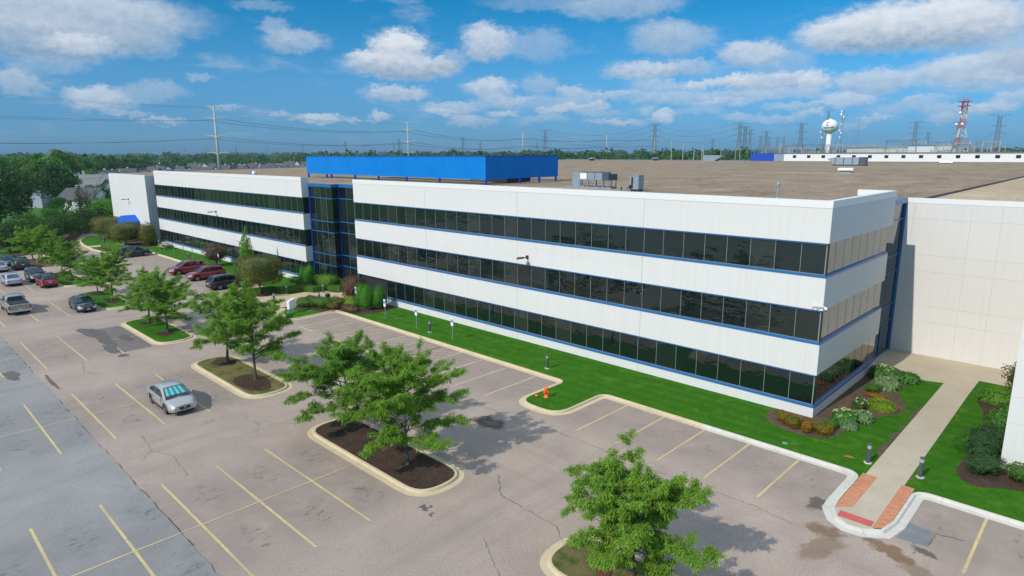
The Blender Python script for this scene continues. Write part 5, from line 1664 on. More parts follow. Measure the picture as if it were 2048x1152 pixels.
    q = [Vector((f0[0][0]+.0, w0*.98, f0[2][2]-.0)), Vector((f0[0][0], -w0*.98, f0[2][2])), Vector((f1[0][0], -w1*.96, f1[2][2])), Vector((f1[0][0], w1*.96, f1[2][2]))]
    ws = inset(q, .035, .02, .97)
    parts.append(('windscreen', glassq('w', ws[::-1] if (ws[1]-ws[0]).cross(ws[3]-ws[0]).x < 0 else ws, .03), [M['car_glass']], None))
    b0, b1 = ringc[0], ringc[1]
    w0 = b0[1][1]; w1 = b1[2][1]
    q = [Vector((b0[0][0], -w0*.94, b0[2][2]+.02)), Vector((b0[0][0], w0*.94, b0[2][2]+.02)), Vector((b1[0][0], w1*.93, b1[2][2])), Vector((b1[0][0], -w1*.93, b1[2][2]))]
    rw = inset(q, .07, .10, .92)
    parts.append(('rear_window', glassq('r', rw if (rw[1]-rw[0]).cross(rw[3]-rw[0]).x < 0 else rw[::-1], .025), [M['car_glass']], None))
    # side glass: follows the cabin's side between belt and roof, split by pillars
    xa = P[0][0]; xb = P[-1][0]
    def roofz(x):
        for (x0, z0), (x1, z1) in zip(P[:-1], P[1:]):
            if x0 <= x <= x1: return z0+(z1-z0)*(x-x0)/(x1-x0)
        return P[0][1]
    zb = s['belt']+.035
    cuts = {'sedan': [(-1.55, -.60), (-.52, .98)], 'suv': [(-1.92, -1.42), (-1.33, -.40), (-.30, .92)], 'pickup': [(-.50, .02), (.12, 1.16)]}[kind]
    def sidepoly(x0, x1, sg):
        pts = []; N = 8
        lowz = zb
        top = []
        for k in range(N+1):
            x = x0+(x1-x0)*k/N
            z = min(roofz(x)-.085, s['zr']-.10)
            if z > lowz+.02: top.append((x, z))
        if len(top) < 2: return None
        def yy(x, z):
            zz = roofz(x); w0 = cabw(s['belt'])*(hw(x)/(W/2)); w1 = cabw(zz)
            zb0 = s['belt']-.02; t = (z-zb0)/max(.01, (zz-zb0)*.80)
            return (w0+(w0*.25+w1*.75-w0)*min(1, t))+.012
        poly = [(x, sg*yy(x, lowz), lowz) for x in (top[0][0], (top[0][0]+top[-1][0])/2, top[-1][0])]+[(x, sg*yy(x, z), z) for x, z in top[::-1]]
        if sg > 0: poly = poly[::-1]
        return poly
    for sg in (-1, 1):
        g = MB()
        for x0, x1 in cuts:
            pl = sidepoly(x0, x1, sg)
            if pl: g.face(pl)
        parts.append(('side_window', g, [M['car_glass']], None))
    # ---- lamps, grille, plates, mirrors, seams
    def curved(x0, x1, y0, y1, z0, z1, e): 
        g = MB(); g.box(x0, x1, y0, y1, z0, z1); return g
    for sg in (-1, 1):
        g = MB(); pts = []
        # a patch of the body's own surface at the front corner, set just proud
        st = [r for r in rings if r[0][0] > hx-.46]
        ks = (3, 4, 5, 6) if sg > 0 else (n-3, n-4, n-5, n-6)
        rows = []
        for ri, r in enumerate(st):
            zt_ = r[6][2]; zb_ = s['nose']-.20; row = []
            for t in (0, .33, .66, 1.0):
                z = zb_+(zt_-.01-zb_)*t
                z = min(z, s['nose']+.04+.20*(hx-r[0][0]))
                yv = abs(r[4][1]) if z < r[5][2] else abs(r[5][1])+(abs(r[6][1])-abs(r[5][1]))*min(1, (z-r[5][2])/max(.01, r[6][2]-r[5][2]))
                row.append((r[0][0]+.012, sg*(yv+.012), z))
            rows.append(row)
        rn = rows[-1]; yn = abs(rn[0][1])
        rows.append([(hx+.058, sg*(yn*.86), p[2]) for p in rn]); rows.append([(hx+.066, sg*(yn*.60), p[2]-.01) for p in rn])
        g.sm = False
        vs_ = [p for r in rows for p in r]; f_ = []
        for i_ in range(len(rows)-1):
            for k_ in range(3): f_.append((i_*4+k_, (i_+1)*4+k_, (i_+1)*4+k_+1, i_*4+k_+1) if sg > 0 else (i_*4+k_, i_*4+k_+1, (i_+1)*4+k_+1, (i_+1)*4+k_))
        g.raw(vs_, f_)
        parts.append(('headlight', g, [M['lamp_clear']], None))
        g = MB(); yo = hw(-hx+.02)
        zt = s['deck']
        if kind == 'sedan': g.box(-hx-.058, -hx+.02, min(sg*yo*.60, sg*yo*.94), max(sg*yo*.60, sg*yo*.94), zt-.28, zt-.15)
        elif kind == 'suv': g.box(-hx-.055, -hx+.16, min(sg*yo*.72, sg*(yo+.012)), max(sg*yo*.72, sg*(yo+.012)), zt-.20, zt-.02)
        else: g.box(-hx-.055, -hx+.10, min(sg*yo*.86, sg*(yo+.012)), max(sg*yo*.86, sg*(yo+.012)), zt-.46, zt-.12)
        parts.append(('tail_light', g, [M['lamp_red']], None))
        g = MB(); xm = cab[-1][0]-.28; ym = W/2*.93
        g.sm = True; g.raw([(xm+a, sg*(ym+b), s['belt']+.03+c) for a, b, c in ((0, 0, 0), (.10, .16, .0), (.06, .20, .11), (-.05, .19, .12), (-.06, .17, .0), (-.03, .02, .08))], [(0, 1, 4), (1, 2, 3, 4), (0, 5, 2, 1), (0, 4, 3, 5), (5, 3, 2)])
        parts.append(('mirror', g, [opts.get('mirror', paint)], None))
    g = MB(); yo = hw(hx)*.9; g.box(hx+.02, hx+.062, -yo*.52, yo*.52, s['nose']-.24, s['nose']-.05); g.box(hx+.02, hx+.062, -yo*.80, yo*.80, .22 if kind == 'sedan' else .36, .33 if kind == 'sedan' else .48)
    parts.append(('grille', g, [M['plastic']], None))
    g = MB(); g.box(hx+.05, hx+.075, -yo*.52, yo*.52, s['nose']-.075, s['nose']-.06); g.box(hx+.05, hx+.085, -.06, .06, s['nose']-.16, s['nose']-.11)
    parts.append(('grille_trim', g, [M['alu']], None))
    g = MB(); g.box(hx+.055, hx+.08, -.16, .16, s['nose']-.34, s['nose']-.22)
    parts.append(('number_plate', g, [opts.get('plate', M['plate'])], None))
    g = MB(); zp = s['deck']-.36 if kind != 'suv' else s['deck']-.30
    if kind == 'pickup': zp = .62
    g.box(-hx-.075, -hx-.045, -.16, .16, zp, zp+.11)
    parts.append(('number_plate', g, [M['plate']], None))
    g = MB(); yo = hw(-hx+.02); g.box(-hx-.065, -hx+.3, -yo*1.0, yo*1.0, s['ga']-.02, s['ga']+(.16 if kind != 'sedan' else .08))
    parts.append(('rear_bumper', g, [M['alu'] if kind == 'pickup' else M['plastic']], None))
    # door seams, sill and belt lines as thin strips set just proud
    g = MB()
    for sg in (-1, 1):
        doors = {'sedan': (-.56, .95, -1.45), 'suv': (-.35, .98, -1.35), 'pickup': (.07, 1.2, -.56)}[kind]
        for x in doors:
            y = sg*(hw(x)*1.003)
            g.box(x-.006, x+.006, min(y, y-sg*.05), max(y, y-sg*.05), s['ga']+.05, s['belt']-.08)
        for x in doors[:2]:
            y = sg*(hw(x)*1.0); xx = x-.17
            g.box(xx-.11, xx+.04, min(y, y+sg*.02), max(y, y+sg*.02), s['belt']-.17, s['belt']-.145)
        x0, x1 = wxs[0]+ra+.02, wxs[1]-ra-.02
        g.box(x0, x1, min(sg*W/2*.99, sg*W/2*.93), max(sg*W/2*.99, sg*W/2*.93), s['ga']-.10, s['ga']-.01)
    parts.append(('door_trim', g, [M['plastic']], None))
    # hood and boot shut lines
    g = MB(); fb = cab[-1][0]
    g.box(fb+.0, fb+.05, -W/2*.80, W/2*.80, s['hood']+.035, s['hood']+.058)
    parts.append(('wiper_cowl', g, [M['plastic']], None))
    if kind == 'suv':
        g = MB()
        for sg in (-1, 1): g.box(-1.6, .2, sg*W/2*.66-.02, sg*W/2*.66+.02, s['zr']+.035, s['zr']+.07)
        parts.append(('roof_rail', g, [M['plastic']], None))
    if kind == 'pickup':
        g = MB(); g.box(-hx+.10, cab[0][0]-.05, -W/2*.82, W/2*.82, s['deck']+.03, s['deck']+.06)
        parts.append(('bed_cover', g, [M['plastic']], None))
        g = MB(); g.box(-hx-.052, -hx-.045, -.12, .12, s['deck']-.12, s['deck']-.06); parts.append(('tailgate_handle', g, [M['plastic']], None))
    if opts.get('shade'):
        g = MB()
        A, B, C, D = ws if (ws[1]-ws[0]).cross(ws[3]-ws[0]).x > 0 else ws[::-1]
        nn = (B-A).cross(D-A).normalized()*.066
        for k in range(8):
            u0, u1 = .06+k*.11, .06+(k+1)*.11
            g.cur = k % 2
            f = lambda s1, t1: A.lerp(B, s1).lerp(D.lerp(C, s1), t1)+nn*(1+.25*sin(pi*s1))
            g.face([f(u0, .12), f(u1, .12), f(u1, .86), f(u0, .86)])
        parts.append(('sun_shade', g, [M['shade_dark'], M['shade']], None))
    if kind == 'sedan':
        g = MB(); g.tube((-1.0, 0, 1.40), (-1.12, 0, 1.56), .012); parts.append(('aerial', g, [M['plastic']], None))
    # ---- wheels
    wheels = []
    for w in wxs:
        for sg in (-1, 1):
            t = MB(); t.sm = True
            yi, yo = W/2-.26, W/2-.025
            prof = [(wr*.62, 0), (wr*.94, 0), (wr, .03), (wr, .19), (wr*.94, .225), (wr*.66, .232), (wr*.62, .20)]
            N = 26
            vs = []
            for r, d in prof:
                for k in range(N):
                    a = 2*pi*k/N; vs.append((w+r*cos(a), sg*(yi+d), wr+r*sin(a)))
            fs = [(j*N+k, j*N+(k+1) % N, (j+1)*N+(k+1) % N, (j+1)*N+k) for j in range(len(prof)-1) for k in range(N)]
            if sg > 0: fs = [f[::-1] for f in fs]
            t.raw(vs, fs)
            r = MB()
            yy = sg*(yi+.205); r.sm = False
            r.cur = 1; N2 = 20
            r.face([(w+wr*.63*cos(2*pi*k/N2), yy-sg*.05, wr+wr*.63*sin(2*pi*k/N2)) for k in range(N2)][::(1 if sg < 0 else -1)])
            r.cur = 0
            rr = []
            for k in range(N2):
                a0, a1 = 2*pi*k/N2, 2*pi*(k+1)/N2
                r.face([(w+wr*.58*cos(a0), yy+sg*.012, wr+wr*.58*sin(a0)), (w+wr*.58*cos(a1), yy+sg*.012, wr+wr*.58*sin(a1)), (w+wr*.66*cos(a1), yy+sg*.02, wr+wr*.66*sin(a1)), (w+wr*.66*cos(a0), yy+sg*.02, wr+wr*.66*sin(a0))])
            for k in range(5):
                a = 2*pi*k/5+.3
                for da in (-.13, .13):
                    c0, c1 = a+da*.4, a+da*1.5
                    r.face([(w+wr*.10*cos(c0-.4), yy+sg*.018, wr+wr*.10*sin(c0-.4)), (w+wr*.60*cos(c1-.085), yy+sg*.006, wr+wr*.60*sin(c1-.085)), (w+wr*.60*cos(c1+.085), yy+sg*.006, wr+wr*.60*sin(c1+.085)), (w+wr*.10*cos(c0+.4), yy+sg*.018, wr+wr*.10*sin(c0+.4))])
            r.face([(w+wr*.14*cos(2*pi*k/8), yy+sg*.024, wr+wr*.14*sin(2*pi*k/8)) for k in range(8)])
            wheels.append((t, r))
    # dark liner inside the arches and underbody
    g = MB(); g.box(-hx+.35, hx-.4, -W/2*.70, W/2*.70, s['ga']-.06, s['belt']-.25)
    parts.append(('underbody', g, [M['plastic']], None))
    return parts, wheels

def car(name, label, cat, kind, paint, front, ang, **opts):
    """front = ground point under the middle of the front bumper; ang = heading"""
    L = SPEC[kind]['L']; d = Vector((cos(ang), sin(ang)))
    sc = opts.pop('scale', 1.0)
    c = Vector(front)-d*L/2*sc
    root = thing(name, label, cat, (c.x, c.y, .006), ang)
    root.scale = (sc,)*3
    parts, wheels = make_car(kind, paint, opts)
    for nm, mb, mats, _ in parts: mb.build(nm, mats, root)
    for t, r in wheels:
        w = t.build('wheel', M['black'], root)
        r.build('rim', [M['rim'], M['plastic']], w)
    return root
C_SILV = paintmat('paint_champagne', (.50, .48, .44), .55)
C_SILV2 = paintmat('paint_silver', (.48, .50, .54), .5)
C_LILAC = paintmat('paint_pale_silver', (.50, .51, .60), .4)
C_GRN = paintmat('paint_dark_teal', (.012, .030, .040), .5)
C_RED = paintmat('paint_red', (.42, .012, .020), .25)
C_RED2 = paintmat('paint_crimson', (.26, .010, .022), .3)
C_DRED = paintmat('paint_dark_maroon', (.045, .012, .018), .3)
C_BLK = paintmat('paint_black', (.010, .012, .014), .2)
C_NAVY = paintmat('paint_navy', (.010, .022, .045), .4)
C_TAN = paintmat('paint_pewter', (.36, .32, .25), .45)
def cars():
    car('sedan_car', 'champagne silver sedan with teal windscreen shade, parked alone in the open lot', 'car', 'sedan', C_SILV, (-28.35, -25.68), 0, shade=True, plate=M['plate_blue'])
    car('sedan_car', 'dark teal sedan facing the camera beside the grass island', 'car', 'sedan', C_GRN, (-63.2, -22.75), R(0))
    car('pickup_truck', 'pewter crew cab pickup with dark bed cover, seen from behind at the left edge', 'pickup truck', 'pickup', C_TAN, (-67.05-5.45, -27.75), pi, mirror=M['plastic'])
    car('crossover_car', 'bright red compact crossover seen from behind, near the grass island', 'car', 'suv', C_RED, (-80.9-4.4, -22.6), pi, roof=C_BLK, scale=.97)
    car('crossover_car', 'black crossover facing the camera, nose to nose with the red one', 'car', 'suv', C_BLK, (-86.2, -22.75), 0, scale=1.0)
    car('sedan_car', 'pale silver sedan seen from behind, left of the red crossover', 'car', 'sedan', C_LILAC, (-85.4-4.45, -25.4), pi)
    car('crossover_car', 'dark grey crossover seen from behind beside the mulch island, far left', 'car', 'suv', C_NAVY, (-98.6-4.5, -22.4), pi)
    car('sedan_car', 'dark sedan facing the camera behind the dark grey crossover, far left', 'car', 'sedan', C_GRN, (-103.4, -22.9), 0)
    car('sedan_car', 'pale blue-silver sedan cut by the left edge of the photo, seen from behind', 'car', 'sedan', C_SILV2, (-98.4-4.45, -24.9), pi)
    car('crossover_car', 'navy crossover in side view at the far end of the row by the lawn', 'car', 'suv', C_NAVY, (-100.75, -5.35), R(90), scale=1.02)
    car('crossover_car', 'crimson crossover facing the camera, farther of two side by side', 'car', 'suv', C_RED2, (-79.0, -9.9), R(-90), scale=1.02)
    car('crossover_car', 'crimson crossover facing the camera, nearer of two side by side', 'car', 'suv', C_RED2, (-73.0, -9.7), R(-90))
    car('crossover_car', 'black crossover half hidden behind the large clipped tree', 'car', 'suv', C_BLK, (-65.3, -5.35), R(90), scale=1.02)
cars()
# ------------------------------------------------------------------ street furniture
def furniture():
    # bollard lights
    def bollard(label, x, y):
        t = thing('bollard_light', label, 'bollard light', (x, y, .115), 0, 'bollard lights in the lawns')
        mb = MB(); mb.sm = True; mb.lathe((0, 0), [(.10, 0.04), (.10, .80)], 18, False); mb.build('post', M['bollard'], t)
        mb = MB(); mb.lathe((0, 0), [(.185, 0), (.185, .035), (.16, .05)], 18); mb.build('footing', M['kerb_new'], t)
        mb = MB(); mb.lathe((0, 0), [(.092, .80), (.092, .985)], 18, False)
        for k in range(3): mb.lathe((0, 0), [(.10, .83+k*.055), (.07, .845+k*.055)], 18, False)
        mb.build('lamp_head', M['alu'], t)
        mb = MB(); mb.lathe((0, 0), [(.102, .985), (.104, 1.05), (.07, 1.075)], 18); mb.build('cap', M['bollard'], t)
        return t
    b = bollard('grey bollard light left of the front walk, beside the bare soil patches', 4.12, -3.93)
    for lab, x, y in [('grey bollard light right of the front walk', 6.42, -3.80), ('grey bollard light on the lawn above the nearer hydrant', -17.5, -4.05), ('grey bollard light between two accessible parking signs', -31.6, -3.8),
                      ('bollard light at the outer bend of the zigzag hedge', -55.9, -5.0), ('bollard light behind the white and blue sign', -53.0, -7.9), ('bollard light left of the litter bin', -49.9, -4.3), ('bollard light in front of the hedge mound', -53.5, -1.75),
                      ('bollard light in the lawn behind the two crimson crossovers', -90.4, -3.3), ('bollard light at the edge of the rounded far lawn, left one', -122.0, -6.6), ('bollard light at the edge of the rounded far lawn, right one', -117.6, -7.8)]:
        dup(b, (x, y, .115), 0, lab)
    # hydrants
    def hydrant(label, x, y):
        t = thing('fire_hydrant', label, 'fire hydrant', (x, y, .11))
        mb = MB(); mb.sm = True
        mb.lathe((0, 0), [(.17, 0), (.17, .05), (.105, .06), (.10, .42), (.13, .44), (.13, .48)], 18); mb.build('barrel', M['orange'], t)
        mb = MB(); mb.sm = True; mb.lathe((0, 0), [(.125, .48), (.12, .55), (.08, .63), (.03, .66), (.03, .71)], 18); mb.build('bonnet', M['orange'], t)
        for d in ((1, 0), (-1, 0), (0, -1)):
            mb = MB(); r = .075 if d[1] else .055; mb.tube((d[0]*.08, d[1]*.08, .36), (d[0]*.20, d[1]*.20, .36), r, r, 12); mb.build('nozzle_cap', M['orange'], t)
        t.scale = (1.1,)*3
        return t
    h = hydrant('orange fire hydrant on the rounded lawn nub nearest the camera', -13.8, -8.4)
    dup(h, (-60.3, -8.75, .11), .4, 'orange fire hydrant near the large clipped tree')
    t = thing('orange_stone', 'small orange painted stone beside the nearer hydrant', 'stone', (-14.35, -8.75, .11))
    shell(9, (.17, .13, .08), 0, .1, 1, .07).build('stone', M['orange'], t)
    # parking signs
    def sign(label, x, y, kind=0):
        t = thing('parking_sign', label, 'sign', (x, y, .11), R(0), 'accessible parking signs' if kind == 0 else 'reserved parking signs')
        MB().box(-.025, .025, -.02, .02, 0, 1.95).build('post', M['galv'], t)
        if kind == 0:
            mb = MB(); mb.box(-.155, .155, -.045, -.022, 1.42, 1.98); p = mb.build('plate', M['white'], t)
            mb = MB(); mb.box(-.13, .13, -.050, -.0455, 1.56, 1.83); q = mb.build('blue_field', M['sign_blue'], p)
            mb = MB()    # wheelchair figure
            y0 = -.054
            for k in range(14):
                a = R(-150)+R(260)*k/13; a2 = R(-150)+R(260)*(k+1)/13
                mb.tube((.065*cos(a)-.01, y0, 1.645+.065*sin(a)), (.065*cos(a2)-.01, y0, 1.645+.065*sin(a2)), .010, .010, 4)
            mb.tube((-.02, y0, 1.78), (-.01, y0, 1.68), .016, .016, 4); mb.tube((-.01, y0, 1.69), (.05, y0, 1.68), .013, .013, 4); mb.tube((.05, y0, 1.68), (.075, y0, 1.60), .013, .013, 4)
            mb.tube((-.024, y0+.004, 1.805), (-.024, y0-.004, 1.805), .018, .018, 8)
            mb.build('wheelchair_symbol', M['white'], p)
            mb = MB(); mb.box(-.155, .155, -.045, -.022, 1.27, 1.41); mb.build('fine_plate', M['white'], t)
        else:
            mb = MB(); mb.box(-.15, .15, -.045, -.022, 1.50, 1.95); p = mb.build('plate', M['galv'] if kind == 1 else M['white'], t)
        return t
    s = sign('accessible parking sign between the burgundy ball and the arborvitae trio', -45.4, -2.5)
    for lab, x, y in [('accessible parking sign right of the arborvitae trio', -38.3, -3.85), ('accessible parking sign left of the lawn bollard light', -33.35, -3.9), ('accessible parking sign right of the lawn bollard light', -28.25, -4.0)]:
        dup(s, (x, y, .11), 0, lab)
    s = sign('small grey sign on a post beside the picnic tables', -103.1, -3.3, 1)
    for i, x in enumerate((-96.3, -91.8, -88.2, -84.6)):
        dup(s, (x, -3.4, .11), 0, 'small grey sign on a post on the far lawn, %s from the picnic tables' % ordn(i+1))
    s = sign('small white sign on a post behind the crimson crossovers, left one', -81.9, -3.3, 2)
    dup(s, (-79.9, -2.9, .11), 0, 'small white sign on a post behind the crimson crossovers, right one')
    # litter bin
    t = thing('litter_bin', 'dark ribbed litter bin on the edge of the entrance plaza', 'litter bin', (-48.6, -4.0, .115))
    mb = MB(); mb.lathe((0, 0), [(.25, 0), (.25, .05), (.24, .06), (.24, .85), (.27, .86), (.27, .90)], 18)
    for k in range(18): a = 2*pi*k/18; mb.tube((.25*cos(a), .25*sin(a), .08), (.25*cos(a), .25*sin(a), .84), .015, .015, 4)
    mb.build('basket', M['dark'], t)
    mb = MB(); mb.sm = True; mb.lathe((0, 0), [(.27, .90), (.22, 1.0), (.12, 1.05)], 18); mb.build('lid', M['dark'], t)
    # monument sign
    t = thing('monument_sign', 'small white and blue slab sign in the lawn before the plaza', 'sign', (-47.45, -8.75, .11), R(118)); t.scale = (.88,)*3
    mb = MB(); mb.box(-.62, .62, -.15, .15, .0, .47); mb.build('blue_base', M['mono_blue'], t)
    mb = MB()
    top = [(.62, 1.62), (-.62, 1.45)]
    pts = [(-.62, .53)]+[(-.62+1.24*k/8, .53-.05*sin(pi*k/8)) for k in range(1, 8)]+[(.62, .60)]
    N = len(pts)
    vs = [(x, -.152, z) for x, z in pts+top]+[(x, .152, z) for x, z in pts+top]; n = N+2
    mb.raw(vs, [tuple(range(n)), tuple(range(2*n-1, n-1, -1))]+[(k, n+k, n+(k+1) % n, (k+1) % n) for k in range(n)])
    mb.build('white_panel', M['white'], t)
    # wall lamps
    def lamp(label, x, z):
        t = thing('wall_lamp', label, 'wall lamp', (x, 0, z))
        MB().box(-.09, .09, -.16, -.002, -.02, .26).build('bracket', M['bronze'], t)
        mb = MB(); mb.tube((0, -.14, .12), (0, -.55, .12), .035); mb.build('arm', M['bronze'], t)
        mb = MB(); mb.sm = True
        vs = []
        for j, (yy, w) in enumerate([(-.5, .10), (-.62, .22), (-.9, .26), (-1.15, .20), (-1.28, .06)]):
            for xx, zz in ((-w, .10), (-w*.8, .19), (w*.8, .19), (w, .10), (0, .06)): vs.append((xx, yy, zz))
        mb.raw(vs, [(j*5+k, (j+1)*5+k, (j+1)*5+(k+1) % 5, j*5+(k+1) % 5) for j in range(4) for k in range(5)]+[(0, 1, 2, 3, 4), (24, 23, 22, 21, 20)])
        mb.build('lamp_head', M['bronze'], t)
        return t
    l = lamp('bronze wall lamp on the middle white band of the near wing', -23.2, 7.25)
    dup(l, (-86.5, 0, 7.25), 0, 'bronze wall lamp on the middle white band of the left wing')
    dup(l, (-128.6, 0, 7.2), 0, 'bronze wall lamp on the plain white wall at the far left')
    # security camera on the corner
    t = thing('security_camera', 'white dome security camera on the near corner of the building', 'security camera', (0, 0, 6.86))
    MB().box(-.55, -.08, -.10, -.003, .05, .15).build('bracket', M['offwhite'], t)
    mb = MB(); mb.tube((-.1, -.06, .12), (.20, -.14, .12), .025); mb.build('arm', M['white'], t)
    mb = MB(); mb.sm = True; mb.lathe((.20, -.14, 0), [(.02, .13), (.07, .10), (.085, .02), (.075, -.03)], 14); mb.build('housing', M['white'], t)
    mb = MB(); mb.sm = True; mb.lathe((.20, -.14, 0), [(.068, -.03), (.055, -.075), (.02, -.10)], 14); mb.build('lens_dome', M['dark'], t)
    mb = MB(); mb.path([(-.42+.16*cos(a), -.08, -.02+.15*sin(a)) for a in [pi*k/8+pi for k in range(9)]], .014, 5); mb.build('cable', M['dark'], t)
    # picnic tables
    def picnic(label, x, y, rz):
        t = thing('picnic_table', label, 'picnic table', (x, y, .11), rz)
        mb = MB(); [mb.box(-1.2, 1.2, -.40+k*.165, -.25+k*.165, .72, .77) for k in range(5)]; mb.build('tabletop', M['wood'], t)
        for s in (-1, 1):
            MB().box(-1.2, 1.2, s*.75-.14, s*.75+.14, .42, .47).build('bench', M['wood'], t)
            mb = MB()
            for q in (-1, 1): mb.tube((s*.8, q*.75, 0), (s*.8, q*.15, .72), .04, .04, 5)
            mb.box(s*.8-.03, s*.8+.03, -.8, .8, .36, .42); mb.build('leg_frame', M['wood'], t)
        return t
    p = picnic('pale timber picnic table on the far lawn, nearer of two', -105.2, -1.7, R(8))
    dup(p, (-107.6, -1.0, .11), R(-6), 'pale timber picnic table behind the nearer one by the far shrub')
    t = thing('patio_umbrella', 'folded bright blue umbrella beside the tall rounded shrub at the far entrance', 'umbrella', (-114.2, -2.6, .11))
    MB().tube((0, 0, 0), (0, 0, 2.3), .03).build('pole', M['alu'], t)
    mb = MB(); mb.lathe((0, 0), [(.32, 1.0), (.26, 1.3), (.12, 2.0), (.03, 2.25)], 8); mb.build('canopy', M['canopy'], t)
    # awning at the far entrance
    t = thing('blue_awning', 'bright blue fabric entrance awning on the plain white wall', 'awning', (-125.9, 0, 0))
    zr, ze, zb = 4.5, 3.35, 2.75
    mb = MB(); x0, x1, y1 = -2.9, 2.6, -3.2
    mb.raw([(x0, -.01, ze), (x0, y1, ze), (x1, y1, ze), (x1, -.01, ze), (0.1, -.01, zr), (.1, -2.4, zr)], [(0, 1, 5, 4), (1, 2, 5), (2, 3, 4, 5)])
    mb.raw([(x0, -.01, ze), (x0, y1, ze), (x1, y1, ze), (x1, -.01, ze), (x0, -.01, zb), (x0, y1, zb), (x1, y1, zb), (x1, -.01, zb)], [(0, 4, 5, 1), (1, 5, 6, 2), (2, 6, 7, 3)])
    mb.build('fabric', M['canopy'], t)
    for x in (x0+.1, x1-.1): MB().tube((x, y1+.1, .1), (x, y1+.1, zb), .06).build('post', M['alu'], t)
    t = thing('entrance_door', 'dark glazed door under the blue awning', 'door', (-125.8, 0, .11))
    MB().box(-1.1, 1.1, -.03, -.003, 0, 2.4).build('frame', M['alu'], t)
    for s in (-1, 1): MB().box(s*.52-.44, s*.52+.44, -.045, -.031, .1, 2.3).build('door_leaf', M['glass_side'], t)
    # manhole cover on the near island, valve lid in the lawn, yellow post
    t = thing('manhole_cover', 'rusty round cast iron cover on the near dry island', 'manhole cover', (-.46, -20.38, .115))
    mb = MB(); mb.lathe((0, 0), [(.30, 0), (.30, .035), (.27, .045)], 26); mb.build('ring', M['rust'], t)
    mb = MB(); mb.lathe((0, 0), [(.25, .045), (.25, .055)], 26)
    for k in range(-3, 4): mb.box(-.2, .2, k*.06-.01, k*.06+.01, .055, .062)
    mb.build('lid', M['rust'], t)
    t = thing('valve_cover', 'small pale green plastic lid set in the lawn near the kerb', 'valve cover', (.15, -4.55, .112))
    MB().lathe((0, 0), [(.16, 0), (.16, .02), (.12, .028)], 18).build('lid', mat_simple('green_lid', (.10, .30, .22), .5), t)
    t = thing('utility_marker', 'short pale yellow marker box under the trees on the far left mulch island', 'marker', (-103.9, -19.75, .115))
    MB().box(-.19, .19, -.19, .19, 0, .62).build('box', mat_simple('marker_yellow', (.45, .38, .13), .6), t)
    MB().box(-.21, .21, -.21, .21, .621, .68).build('lid', M['kerb'], t)
    # street lamps beyond the verge
    def slamp(label, x, y, h, rz):
        t = thing('street_lamp', label, 'street lamp', (x, y, .05), rz)
        mb = MB(); mb.tube((0, 0, 0), (0, 0, h-.9), .14, .085, 8); mb.build('pole', M['pole'], t)
        mb = MB(); mb.path([(0, 0, h-.92), (-.25, 0, h-.45), (-1.0, 0, h-.08), (-2.0, 0, h)], [.08, .065, .05, .05], 6); mb.build('arm', M['pole'], t)
        mb = MB(); mb.sm = True; mb.box(-2.7, -1.95, -.16, .16, h-.05, h+.12); mb.build('lamp_head', M['pole'], t)
        return t
    s = slamp('tall pale street lamp among the left trees, leftmost', -199, -5.6, 11.6, R(150))
    dup(s, (-228, 4.0, .05), R(-25), 'tall pale street lamp among the left trees, right one with its arm to the left')
furniture()
# ------------------------------------------------------------------ far landscape
def P3(px, d, z=-.2):
    x, y = far(px, d); return (x, y, z)
def hgt(py, px, d):
    """height of something seen at row py, column px, at distance d"""
    return CPOS.z + d*math.tan(math.radians(px_azel(px, py)[1]))

